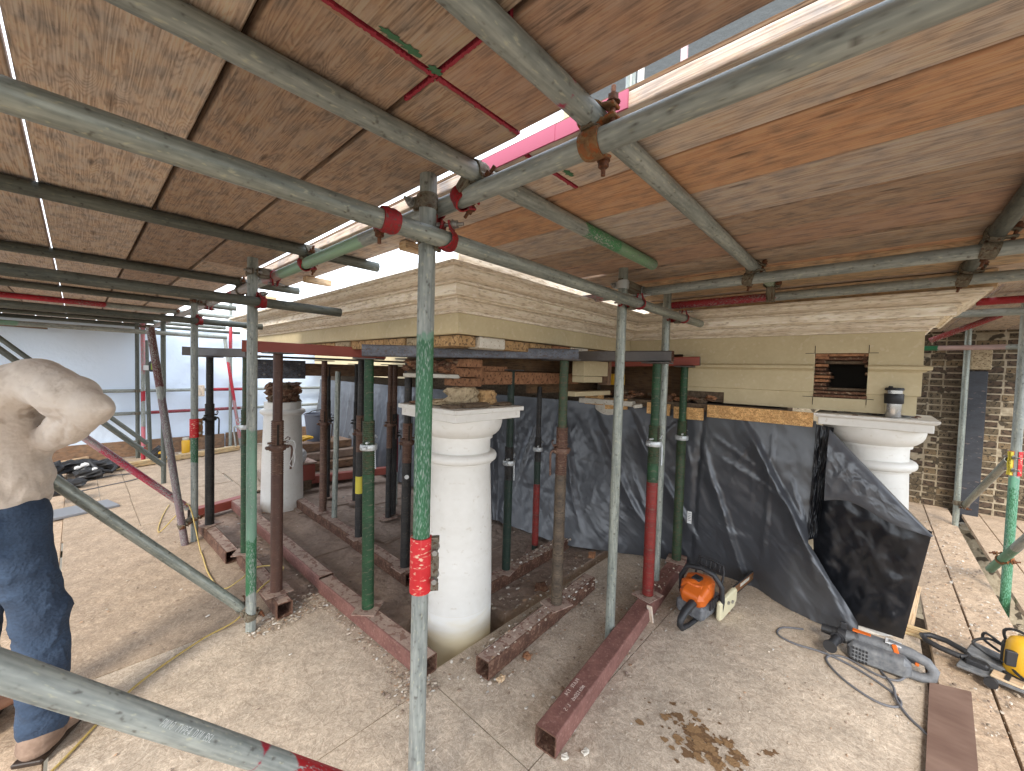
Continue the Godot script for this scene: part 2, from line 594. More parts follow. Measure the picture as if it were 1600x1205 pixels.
func make_materials() -> void:
	steel_nrm = bump(71, 256, 256, 0.03, 3.0)
	rough_nrm = bump(75, 512, 512, 0.03, 6.0, 5)
	var fine_nrm := bump(76, 256, 256, 0.12, 4.0, 3)
	galv_im = galv_image(11, 128, 1024)
	var gt := tex(galv_im)
	var galv_opt := {"tex": gt, "scale": Vector3(1, 0.67, 1), "metallic": 0.3, "nrm": steel_nrm, "ns": 0.25}
	mat("galv", Color(0.97, 0.97, 0.95), 0.42, galv_opt)
	mat("galv_dark", Color(0.66, 0.66, 0.64), 0.6, galv_opt)
	mat("galv_green", Color(0.74, 0.86, 0.78), 0.55, galv_opt)
	mat("galv_plain", L(0.36, 0.38, 0.38), 0.45, {"metallic": 0.3, "nrm": steel_nrm, "ns": 0.3, "tri": 3.0})
	mat("zinc", L(0.5, 0.52, 0.52), 0.4, {"metallic": 0.5, "nrm": fine_nrm, "ns": 0.3, "tri": 8.0})
	# couplers
	mat("red_forged", Color.WHITE, 0.5, {"tex": tex(mottle(21, 128, 128, Color(0.44, 0.03, 0.07), Color(0.64, 0.06, 0.1), 0.03, 0.1, 1, Color(0.33, 0.28, 0.25, 0.9), 0.68, 0.06)), "tri": 9.0, "nrm": fine_nrm, "ns": 0.4})
	mat("rust_forged", Color.WHITE, 0.8, {"tex": tex(mottle(22, 128, 128, Color(0.36, 0.24, 0.14), Color(0.58, 0.47, 0.32), 0.03, 0.1, 1, Color(0.55, 0.28, 0.1, 0.9), 0.6, 0.04)), "tri": 8.0, "nrm": fine_nrm, "ns": 0.7})
	mat("grey_forged", Color.WHITE, 0.7, {"tex": tex(mottle(23, 128, 128, Color(0.3, 0.27, 0.22), Color(0.55, 0.52, 0.45), 0.04, 0.12, 1, Color(0.3, 0.2, 0.13, 0.8), 0.66, 0.05)), "tri": 9.0, "nrm": fine_nrm, "ns": 0.6, "metallic": 0.2})
	mat("bolt_rust", Color.WHITE, 0.75, {"tex": tex(mottle(24, 64, 64, Color(0.22, 0.13, 0.08), Color(0.5, 0.3, 0.16), 0.06, 0.15)), "tri": 20.0})
	mat("bolt_steel", L(0.3, 0.29, 0.27), 0.45, {"metallic": 0.6})
	# timber
	for k in 3:
		wood_tex.append(tex(wood_image(101 + k * 17, 320, 1280, [11.0, 6.0, 9.0][k], [5.0, 11.0, 3.0][k], [3, 2, 5][k], [1.05, 0.95, 0.7][k])))
	wood_nrm = bump(77, 256, 512, 0.06, 3.0, 3, 1, 16)
	var wo := func(k: int, key: String, c: Color, r := 0.85) -> void:
		mat(key, c, r, {"tex": wood_tex[k], "scale": Vector3(4.3, 0.75, 1), "nrm": wood_nrm, "ns": 0.8})
	wo.call(0, "board_brown", L(0.40, 0.315, 0.245))
	wo.call(0, "board_tan", L(0.54, 0.445, 0.365))
	wo.call(1, "board_brown2", L(0.38, 0.285, 0.215))
	wo.call(1, "board_dusty", L(0.57, 0.475, 0.395))
	wo.call(2, "board_red", L(0.40, 0.275, 0.205))
	wo.call(2, "board_orange", L(0.53, 0.325, 0.20))
	wo.call(2, "board_grey", L(0.47, 0.405, 0.355))
	wo.call(2, "board_pale", L(0.55, 0.47, 0.405))
	wo.call(1, "board_cream", L(0.62, 0.48, 0.32))
	wo.call(0, "timber_yellow", L(0.58, 0.45, 0.26))
	wo.call(0, "timber_dark", L(0.15, 0.09, 0.045))
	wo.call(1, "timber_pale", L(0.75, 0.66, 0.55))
	wo.call(1, "timber_brown", L(0.26, 0.17, 0.11))
	mat("hoop_red", L(0.30, 0.02, 0.04), 0.6, {"nrm": fine_nrm, "ns": 0.8, "tri": 10.0})
	mat("hoop_pink", L(0.42, 0.09, 0.15), 0.6)
	mat("paint_green", L(0.05, 0.14, 0.07), 0.8)
	# deck
	var osb := tex(strand_image(31, 1024, 52000, Color(0.605, 0.535, 0.465), Color(0.86, 0.80, 0.72), 0.15, 44))
	mat("osb_deck", Color(0.95, 0.95, 0.95), 0.92, {"tex": osb, "tri": 0.8, "nrm": rough_nrm, "ns": 0.25, "world": true})
	mat("osb_deck_dirty", Color(0.86, 0.83, 0.80), 0.92, {"tex": osb, "tri": 0.83, "nrm": rough_nrm, "ns": 0.3, "world": true})
	mat("deck_board", Color(0.92, 0.88, 0.84), 0.9, {"tex": osb, "tri": 0.71, "nrm": rough_nrm, "ns": 0.3, "world": true})
	mat("osb_fresh", Color.WHITE, 0.8, {"tex": tex(strand_image(33, 256, 3800, Color(0.60, 0.42, 0.24), Color(0.93, 0.77, 0.53), 0.0, 22)), "tri": 2.6})
	mat("dirt_slab", Color.WHITE, 0.95, {"tex": tex(mottle(35, 512, 512, Color(0.50, 0.425, 0.37), Color(0.66, 0.58, 0.52), 0.008, 0.05, 1, Color(0.62, 0.56, 0.49, 0.7), 0.72, 0.05)), "tri": 0.7, "nrm": rough_nrm, "ns": 0.7})
	mat("off_cut", Color.WHITE, 0.8, {"tex": tex(mottle(36, 256, 256, Color(0.40, 0.30, 0.25), Color(0.50, 0.40, 0.345), 0.01, 0.06, 3)), "tri": 1.6})
	mat("ground_soil", L(0.12, 0.10, 0.07), 0.95)
	# steel sections
	mat("oxide", Color.WHITE, 0.72, {"tex": tex(mottle(41, 256, 256, Color(0.41, 0.265, 0.235), Color(0.54, 0.375, 0.335), 0.012, 0.09, 1, Color(0.63, 0.50, 0.45, 0.5), 0.66, 0.05)), "tri": 3.0, "nrm": rough_nrm, "ns": 0.3})
	mat("oxide_clean", L(0.27, 0.06, 0.04), 0.55, {"nrm": rough_nrm, "ns": 0.15, "tri": 2.0})
	mat("rust_steel", Color.WHITE, 0.85, {"tex": tex(mottle(42, 256, 256, Color(0.26, 0.16, 0.115), Color(0.46, 0.33, 0.26), 0.014, 0.08, 1, Color(0.56, 0.46, 0.38, 0.6), 0.64, 0.05)), "tri": 3.0, "nrm": rough_nrm, "ns": 0.4})
	mat("dust_top", Color.WHITE, 0.95, {"tex": tex(mottle(43, 256, 256, Color(0.56, 0.47, 0.42), Color(0.70, 0.61, 0.545), 0.012, 0.08, 1, Color(0.44, 0.30, 0.25, 0.6), 0.63, 0.03)), "tri": 2.5, "nrm": rough_nrm, "ns": 0.5})
	mat("dark_bore", L(0.05, 0.045, 0.04), 0.9)
	mat("blue_steel", Color.WHITE, 0.55, {"tex": tex(mottle(44, 256, 256, Color(0.26, 0.27, 0.30), Color(0.48, 0.50, 0.54), 0.02, 0.1, 1, Color(0.33, 0.25, 0.2, 0.8), 0.66, 0.06)), "tri": 3.5, "metallic": 0.2, "nrm": rough_nrm, "ns": 0.3})
	mat("mill_steel", L(0.12, 0.11, 0.105), 0.5, {"metallic": 0.4, "nrm": rough_nrm, "ns": 0.3, "tri": 2.0})
	# prop paints
	var pr := func(key: String, d: Color, l: Color, sp: Color, thr: float) -> void:
		mat(key, Color.WHITE, 0.6, {"tex": tex(mottle(hash(key) % 1000, 128, 256, d, l, 0.02, 0.1, 2, sp, thr, 0.06)), "tri": 4.0, "nrm": steel_nrm, "ns": 0.3})
	pr.call("prop_green", Color(0.055, 0.19, 0.095), Color(0.13, 0.31, 0.17), Color(0.36, 0.34, 0.27, 0.9), 0.68)
	pr.call("prop_dkgreen", Color(0.07, 0.14, 0.11), Color(0.11, 0.2, 0.15), Color(0.28, 0.25, 0.2, 0.7), 0.7)
	pr.call("prop_olive", Color(0.13, 0.20, 0.12), Color(0.24, 0.31, 0.20), Color(0.36, 0.26, 0.18, 0.8), 0.7)
	pr.call("prop_red", Color(0.36, 0.075, 0.06), Color(0.53, 0.13, 0.10), Color(0.40, 0.29, 0.24, 0.9), 0.66)
	pr.call("prop_rust", Color(0.27, 0.18, 0.14), Color(0.42, 0.30, 0.24), Color(0.5, 0.42, 0.34, 0.8), 0.7)
	pr.call("prop_brown", Color(0.27, 0.175, 0.14), Color(0.36, 0.25, 0.205), Color(0.42, 0.34, 0.28, 0.5), 0.72)
	pr.call("prop_black", Color(0.10, 0.095, 0.09), Color(0.18, 0.17, 0.16), Color(0.33, 0.28, 0.24, 0.7), 0.7)
	pr.call("prop_cement", Color(0.24, 0.20, 0.16), Color(0.42, 0.36, 0.29), Color(0.15, 0.12, 0.09, 0.7), 0.6)
	pr.call("sleeve_red", Color(0.72, 0.09, 0.12), Color(0.80, 0.13, 0.16), Color(0.86, 0.74, 0.62, 1.0), 0.68)
	pr.call("sleeve_yellow", Color(0.68, 0.62, 0.18), Color(0.8, 0.74, 0.28), Color(0.5, 0.42, 0.2, 0.6), 0.72)
	mat("yellow_tape", L(0.6, 0.5, 0.05), 0.6)
	# masonry
	mat("render_cream", Color.WHITE, 0.8, {"tex": tex(mottle(51, 512, 512, Color(0.735, 0.675, 0.535), Color(0.795, 0.74, 0.605), 0.006, 0.05, 1, Color(0.81, 0.76, 0.65, 0.45), 0.74, 0.03)), "tri": 1.1, "nrm": rough_nrm, "ns": 0.12})
	mat("cornice_worn", Color.WHITE, 0.9, {"tex": cornice_tex(), "scale": Vector3(1.7, 0.5, 1), "nrm": rough_nrm, "ns": 0.5})
	mat("cornice_pale", Color(1.10, 1.12, 1.14), 0.9, {"tex": M.cornice_worn.albedo_texture, "scale": Vector3(1.1, 0.37, 1), "nrm": rough_nrm, "ns": 0.4})
	mat("white_paint", Color.WHITE, 0.5, {"tex": tex(mottle(53, 256, 256, Color(0.82, 0.805, 0.77), Color(0.885, 0.875, 0.85), 0.008, 0.05, 1, Color(0.72, 0.68, 0.61, 0.45), 0.78, 0.05)), "tri": 1.5, "nrm": rough_nrm, "ns": 0.06})
	var sb := noise_bytes(99, 128, 128, 0.03, 4)
	var so := PackedByteArray()
	so.resize(128 * 128 * 3)
	for i in 128 * 128:
		var f := clampf(((i / 128) / 128.0 - 0.60 + (sb[i] / 255.0 - 0.5) * 0.25) * 3.2, 0.0, 1.0)
		var cc := Color(0.81, 0.755, 0.635).lerp(Color(0.86, 0.848, 0.82), f)
		so[i * 3] = int(cc.r * 255); so[i * 3 + 1] = int(cc.g * 255); so[i * 3 + 2] = int(cc.b * 255)
	mat("column_stain", Color.WHITE, 0.6, {"tex": tex(rgb_image(128, 128, so)), "scale": Vector3(1, 1.0 / 0.38, 1)})
	mat("white_chipped", Color.WHITE, 0.75, {"tex": tex(mottle(54, 256, 256, Color(0.75, 0.72, 0.66), Color(0.84, 0.82, 0.77), 0.02, 0.09, 1, Color(0.62, 0.55, 0.45, 0.8), 0.72, 0.04)), "tri": 3.0, "nrm": rough_nrm, "ns": 0.3})
	for k in 4:
		mat("brick_%d" % k, Color.WHITE, 0.92, {"tex": tex(mottle(60 + k, 128, 128, [Color(0.28, 0.235, 0.18), Color(0.33, 0.285, 0.225), Color(0.25, 0.205, 0.165), Color(0.36, 0.30, 0.225)][k], [Color(0.44, 0.385, 0.30), Color(0.50, 0.44, 0.35), Color(0.40, 0.325, 0.26), Color(0.54, 0.46, 0.35)][k], 0.03, 0.12, 1, Color(0.15, 0.13, 0.1, 0.8), 0.66, 0.05)), "tri": 4.0, "nrm": rough_nrm, "ns": 0.8})
	mat("mortar_old", Color.WHITE, 0.95, {"tex": tex(mottle(65, 256, 256, Color(0.52, 0.47, 0.39), Color(0.70, 0.65, 0.56), 0.02, 0.1, 1, Color(0.2, 0.17, 0.13, 0.8), 0.62, 0.02)), "tri": 1.2, "nrm": rough_nrm, "ns": 0.8})
	mat("gault_brick", Color.WHITE, 0.92, {"tex": tex(mottle(66, 128, 128, Color(0.56, 0.44, 0.29), Color(0.78, 0.64, 0.46), 0.03, 0.12, 1, Color(0.36, 0.28, 0.2, 0.8), 0.68, 0.05)), "tri": 5.0, "nrm": rough_nrm, "ns": 0.8})
	mat("orange_brick", Color.WHITE, 0.92, {"tex": tex(mottle(67, 128, 128, Color(0.50, 0.34, 0.23), Color(0.70, 0.51, 0.37), 0.03, 0.12, 1, Color(0.3, 0.19, 0.13, 0.8), 0.68, 0.05)), "tri": 6.0, "nrm": rough_nrm, "ns": 0.8})
	mat("broken_brick", Color.WHITE, 0.95, {"tex": tex(mottle(68, 128, 128, Color(0.25, 0.16, 0.11), Color(0.52, 0.37, 0.28), 0.04, 0.15, 1, Color(0.62, 0.54, 0.44, 0.9), 0.66, 0.05)), "tri": 6.0, "nrm": rough_nrm, "ns": 1.0})
	mat("stone_cream", Color.WHITE, 0.92, {"tex": tex(mottle(69, 128, 128, Color(0.56, 0.49, 0.38), Color(0.76, 0.69, 0.57), 0.03, 0.1, 1, Color(0.44, 0.37, 0.28, 0.8), 0.66, 0.05)), "tri": 5.0, "nrm": rough_nrm, "ns": 0.8})
	mat("mortar_dirt", Color.WHITE, 0.97, {"tex": tex(mottle(70, 128, 128, Color(0.30, 0.245, 0.19), Color(0.50, 0.43, 0.35), 0.04, 0.15)), "tri": 5.0, "nrm": rough_nrm, "ns": 1.0})
	mat("void_dark", L(0.03, 0.024, 0.018), 0.95)
	mat("slate_dark", L(0.06, 0.066, 0.066), 0.7, {"nrm": rough_nrm, "ns": 0.3, "tri": 1.0})
	mat("bitumen", Color.WHITE, 0.5, {"tex": tex(mottle(78, 128, 256, Color(0.13, 0.14, 0.16), Color(0.21, 0.22, 0.25), 0.02, 0.1, 1, Color(0.42, 0.36, 0.33, 0.8), 0.80, 0.05)), "tri": 2.0})
	# sheets
	mat("black_plastic", L(0.055, 0.058, 0.065), 0.33, {"nrm": bump(80, 512, 512, 0.010, 9.0, 3), "ns": 0.13, "scale": Vector3(4, 0.8, 1), "metallic_specular": 0.6})
	mat("black_plastic_fold", L(0.075, 0.08, 0.09), 0.28, {"nrm": bump(81, 256, 256, 0.010, 8.0, 3), "ns": 0.12, "metallic_specular": 0.6})
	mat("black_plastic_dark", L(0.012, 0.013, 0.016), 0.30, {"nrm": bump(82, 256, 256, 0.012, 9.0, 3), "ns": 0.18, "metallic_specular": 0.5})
	mat("white_sheet", L(0.72, 0.83, 0.97), 0.6, {"backlight": Color(1.75, 1.75, 1.75), "nrm": rough_nrm, "ns": 0.2, "tri": 0.6})
	mat("leaf", L(0.07, 0.13, 0.03), 0.6, {"backlight": Color(0.5, 0.6, 0.3)})
	# clothing
	mat("sweatshirt", Color.WHITE, 0.95, {"tex": tex(mottle(85, 256, 256, Color(0.74, 0.68, 0.62), Color(0.85, 0.80, 0.745), 0.008, 0.1, 1, Color(0.55, 0.47, 0.4, 0.5), 0.8, 0.02)), "tri": 1.6, "nrm": fine_nrm, "ns": 0.3, "rim_enabled": true, "rim": 0.3})
	mat("denim", Color.WHITE, 0.92, {"tex": tex(mottle(86, 256, 256, Color(0.125, 0.17, 0.235), Color(0.235, 0.305, 0.395), 0.012, 0.16)), "tri": 2.2, "nrm": fine_nrm, "ns": 0.5})
	mat("boot_suede", Color.WHITE, 0.95, {"tex": tex(mottle(87, 128, 128, Color(0.42, 0.335, 0.28), Color(0.62, 0.53, 0.46), 0.02, 0.1)), "tri": 5.0, "nrm": rough_nrm, "ns": 0.5})
	mat("skin", L(0.50, 0.27, 0.18), 0.55, {"subsurf_scatter_enabled": true, "subsurf_scatter_strength": 0.1})
	mat("hair_brown", L(0.05, 0.03, 0.02), 0.7)
	mat("leather_belt", L(0.03, 0.018, 0.012), 0.5)
	# tools
	mat("saw_orange", L(0.62, 0.13, 0.015), 0.42, {"nrm": fine_nrm, "ns": 0.1, "tri": 6.0})
	mat("tool_black", L(0.022, 0.022, 0.024), 0.5, {"nrm": fine_nrm, "ns": 0.2, "tri": 6.0})
	mat("tool_grey", Color.WHITE, 0.65, {"tex": tex(mottle(91, 128, 128, Color(0.33, 0.34, 0.355), Color(0.50, 0.50, 0.50), 0.03, 0.1)), "tri": 6.0})
	mat("tool_cream", L(0.66, 0.60, 0.40), 0.55, {"nrm": fine_nrm, "ns": 0.2, "tri": 6.0})
	mat("tool_yellow", L(0.65, 0.36, 0.02), 0.45, {"nrm": fine_nrm, "ns": 0.2, "tri": 6.0})
	mat("cord_grey", L(0.12, 0.12, 0.13), 0.6)
	mat("cord_yellow", L(0.46, 0.33, 0.10), 0.6)
	mat("mug_steel", L(0.62, 0.62, 0.62), 0.22, {"metallic": 1.0})
	mat("bright_steel", L(0.55, 0.55, 0.55), 0.35, {"metallic": 0.9})
	mat("mug_rubber", L(0.012, 0.012, 0.014), 0.55)
	mat("paper", L(0.7, 0.7, 0.68), 0.8)
	mat("ink", L(0.05, 0.05, 0.06), 0.8)
	mat("chalk", L(0.62, 0.5, 0.43), 0.95)
	mat("stamp_pale", L(0.5, 0.52, 0.5), 0.6)
	mat("mud_stain", L(0.17, 0.095, 0.045), 0.7, {"nrm": rough_nrm, "ns": 0.6, "tri": 5.0})
	mat("mud_pale", L(0.25, 0.145, 0.065), 0.8, {"nrm": rough_nrm, "ns": 0.6, "tri": 5.0})
	mat("chip", Color.WHITE, 0.9, {"vertex_color_use_as_albedo": true})
	mat("laser_green", L(0.22, 0.3, 0.03), 0.5)
	mat("ply_grey", L(0.22, 0.23, 0.25), 0.6)
	mat("bag_white", L(0.6, 0.6, 0.6), 0.5, {"nrm": rough_nrm, "ns": 0.6, "tri": 3.0})
	mat("bucket_blue", L(0.09, 0.1, 0.13), 0.5)

func cornice_tex() -> ImageTexture:
	# old distemper worn off along the run of the moulding
	var w := 512
	var h := 1024
	var a := noise_bytes(52, w, h, 0.05, 4, 1, 12)
	var b := noise_bytes(55, w, h, 0.02, 4, 1, 2)
	var c := noise_bytes(56, w, h, 0.09, 4, 1, 3)
	var out := PackedByteArray()
	out.resize(w * h * 3)
	for i in w * h:
		var t: float = a[i] / 255.0 * 0.6 + b[i] / 255.0 * 0.4
		var col := Color(0.85, 0.79, 0.70).lerp(Color(0.92, 0.88, 0.805), clampf((t - 0.34) * 3.2, 0.0, 1.0))
		if c[i] > 158: col = col.lerp(Color(0.92, 0.87, 0.82), minf((c[i] - 158) / 28.0, 1.0) * 0.75)
		if c[i] < 92: col = col.lerp(Color(0.68, 0.61, 0.53), minf((92 - c[i]) / 28.0, 1.0) * 0.6)
		out[i * 3] = int(col.r * 255); out[i * 3 + 1] = int(col.g * 255); out[i * 3 + 2] = int(col.b * 255)
	return tex(rgb_image(w, h, out))

# ------------------------------------------------------------------ kit of parts
func scaffold_tube(called: String, label: String, group: String, a: Vector3, b: Vector3, m: Material, r := TR, v0 := -1.0) -> MeshInstance3D:
	var mb := MB.new()
	var mid := (a + b) * 0.5
	if v0 < 0.0: v0 = 0.0 if m.resource_name == "painted_tube" else fmod(absf(a.x * 3.1 + a.z * 1.7 + a.y), 1.0)
	mb.tube(a - mid, b - mid, r, -1.0, 24, 2, v0)
	var o := obj(called, mb, m, self, Transform3D(Basis.IDENTITY, mid))
	tag(o, label, "scaffold tube", group)
	return o

var band_mesh := {}
func coupler_mesh(kind: String, key: String) -> Mesh:
	var id := kind + key
	if band_mesh.has(id): return band_mesh[id]
	var mb := MB.new()
	if kind == "band":
		# forged band round a tube on the x axis, open towards +z
		var seg := 22
		var a0 := 0.42
		var a1 := TAU - 0.42
		var ri := TR + 0.0006
		for k in seg:
			var t0 := a0 + (a1 - a0) * k / seg
			var t1 := a0 + (a1 - a0) * (k + 1) / seg
			var d0 := Vector3(0, sin(t0), cos(t0))
			var d1 := Vector3(0, sin(t1), cos(t1))
			var f0 := absf(float(k) / seg - 0.5) * 2.0
			var f1 := absf(float(k + 1) / seg - 0.5) * 2.0
			var w0 := 0.023 - 0.008 * f0 * f0
			var w1 := 0.023 - 0.008 * f1 * f1
			var prof := [Vector2(-1.0, 0.0), Vector2(-1.0, 0.0045), Vector2(-0.45, 0.0072), Vector2(0.0, 0.0055), Vector2(0.45, 0.0072), Vector2(1.0, 0.0045), Vector2(1.0, 0.0)]
			for q in 6:
				var p: Vector2 = prof[q]
				var r: Vector2 = prof[q + 1]
				var A := d0 * (ri + p.y) + Vector3(p.x * w0, 0, 0)
				var B := d1 * (ri + p.y) + Vector3(p.x * w1, 0, 0)
				var C := d1 * (ri + r.y) + Vector3(r.x * w1, 0, 0)
				var D := d0 * (ri + r.y) + Vector3(r.x * w0, 0, 0)
				var e := (r - p).normalized()
				var n0 := (d0 * e.x + Vector3(-e.y, 0, 0)).normalized()
				var n1 := (d1 * e.x + Vector3(-e.y, 0, 0)).normalized()
				mb.quadn(A, B, C, D, n0, n1, n1, n0, Vector2(0, t0), Vector2(0, t1), Vector2(1, t1), Vector2(1, t0))
		for s in [-1.0, 1.0]:
			mb.box(Transform3D(Basis(Vector3.RIGHT, s * 0.25), Vector3(0, s * 0.0125, 0.037)), Vector3(0.03, 0.008, 0.03), 0.0025)
	elif kind == "body":
		mb.bx(Vector3(0, 0, 0), Vector3(0.042, 0.012, 0.046), 0.004)
		mb.bx(Vector3(0, 0, -0.026), Vector3(0.03, 0.02, 0.012), 0.003)
	elif kind == "bolt":
		mb.tube(Vector3(0, 0.024, 0), Vector3(0, -0.05, 0), 0.0055, 0.005, 10, 1)
		mb.tube(Vector3(0, 0.024, 0), Vector3(0, 0.032, 0), 0.009, 0.008, 10, 1)
	elif kind == "nut":
		mb.tube(Vector3(0, -0.018, 0), Vector3(0, -0.032, 0), 0.0115, -1.0, 6, 1)
		mb.tube(Vector3(0, -0.0165, 0), Vector3(0, -0.0185, 0), 0.0145, -1.0, 14, 1)
	band_mesh[id] = mesh_of([[mb, M[key]]])
	return band_mesh[id]

# a double coupler: a tube of direction d1 through c1 held to one of direction d2 through c2
func coupler(label: String, c1: Vector3, d1: Vector3, c2: Vector3, d2: Vector3, key := "red_forged", bolt := "bolt_steel", group := "couplers clamping the scaffold tubes", f1 := 1.0, f2 := 1.0, key2 := "", single := false) -> Node3D:
	var y := (c2 - c1)
	var s := y.length()
	if key2 == "": key2 = key
	y = y.normalized()
	var x := (d1 - y * d1.dot(y)).normalized() * f1
	var bs := Basis(x, y, x.cross(y))
	var t := thing("scaffold_coupler", label, "scaffold coupler", group, c1, bs)
	put("band", coupler_mesh("band", key), t)
	var x2 := (bs.inverse() * d2)
	x2 = Vector3(x2.x, 0, x2.z).normalized() * f2
	var b2 := Basis(x2, Vector3.UP, x2.cross(Vector3.UP))
	if single:
		put("nut", coupler_mesh("nut", bolt), put("bolt", coupler_mesh("bolt", bolt), t, Transform3D(Basis.IDENTITY, Vector3(0, 0, 0.042))))
		return t
	put("band", coupler_mesh("band", key2), t, Transform3D(b2, Vector3(0, s, 0)))
	put("saddle", coupler_mesh("body", "grey_forged"), t, Transform3D(Basis.IDENTITY.scaled(Vector3(1, maxf((s - 2 * TR) / 0.012, 0.3), 1)), Vector3(0, s * 0.5, 0)))
	put("nut", coupler_mesh("nut", bolt), put("bolt", coupler_mesh("bolt", bolt), t, Transform3D(Basis.IDENTITY, Vector3(0, 0, 0.042))))
	put("nut", coupler_mesh("nut", bolt), put("bolt", coupler_mesh("bolt", bolt), t, Transform3D(b2 * Basis(Vector3.RIGHT, PI), Vector3(0, s, 0) + b2 * Vector3(0, 0, 0.042))))
	return t

# a sleeve coupler: half shells round a tube joint with a bolted flange towards f
func sleeve(label: String, at: Vector3, length: float, f: Vector3, key: String, flange := "grey_forged") -> void:
	var t := thing("sleeve_coupler", label, "sleeve coupler", "sleeves joining the scaffold standards", at, Basis(Vector3.UP.cross(f).normalized(), Vector3.UP, f.normalized()))
	var mb := MB.new()
	var h := length * 0.5
	mb.lathe(Vector3.ZERO, [Vector2(TR + 0.0005, -h), Vector2(TR + 0.0062, -h), Vector2(TR + 0.0068, -h + 0.004), Vector2(TR + 0.0068, h - 0.004), Vector2(TR + 0.0062, h), Vector2(TR + 0.0005, h)], 32, 1.2, TAU + 0.6)
	obj("shell", mb, M[key], t)
	var fb := MB.new()
	for s in [-1.0, 1.0]:
		# wavy flange
		for k in 12:
			var a := -h * 0.97 + 2 * h * 0.97 * k / 12.0
			var b := -h * 0.97 + 2 * h * 0.97 * (k + 1) / 12.0
			var ym := (a + b) * 0.5
			var w := 0.019 + 0.006 * absf(cos(PI * ym / h))
			fb.bx(Vector3(s * 0.0055, ym, TR + 0.004 + w * 0.5), Vector3(0.008, b - a + 0.0008, w), 0.0)
	obj("flange", fb, M[flange], t)
	for s in [-0.5, 0.5]:
		put("nut", coupler_mesh("nut", "bolt_steel"), put("bolt", coupler_mesh("bolt", "bolt_steel"), t, Transform3D(Basis(Vector3.BACK, PI * 0.5), Vector3(0, s * length * 0.52, TR + 0.016))))

var thread_mesh := {}
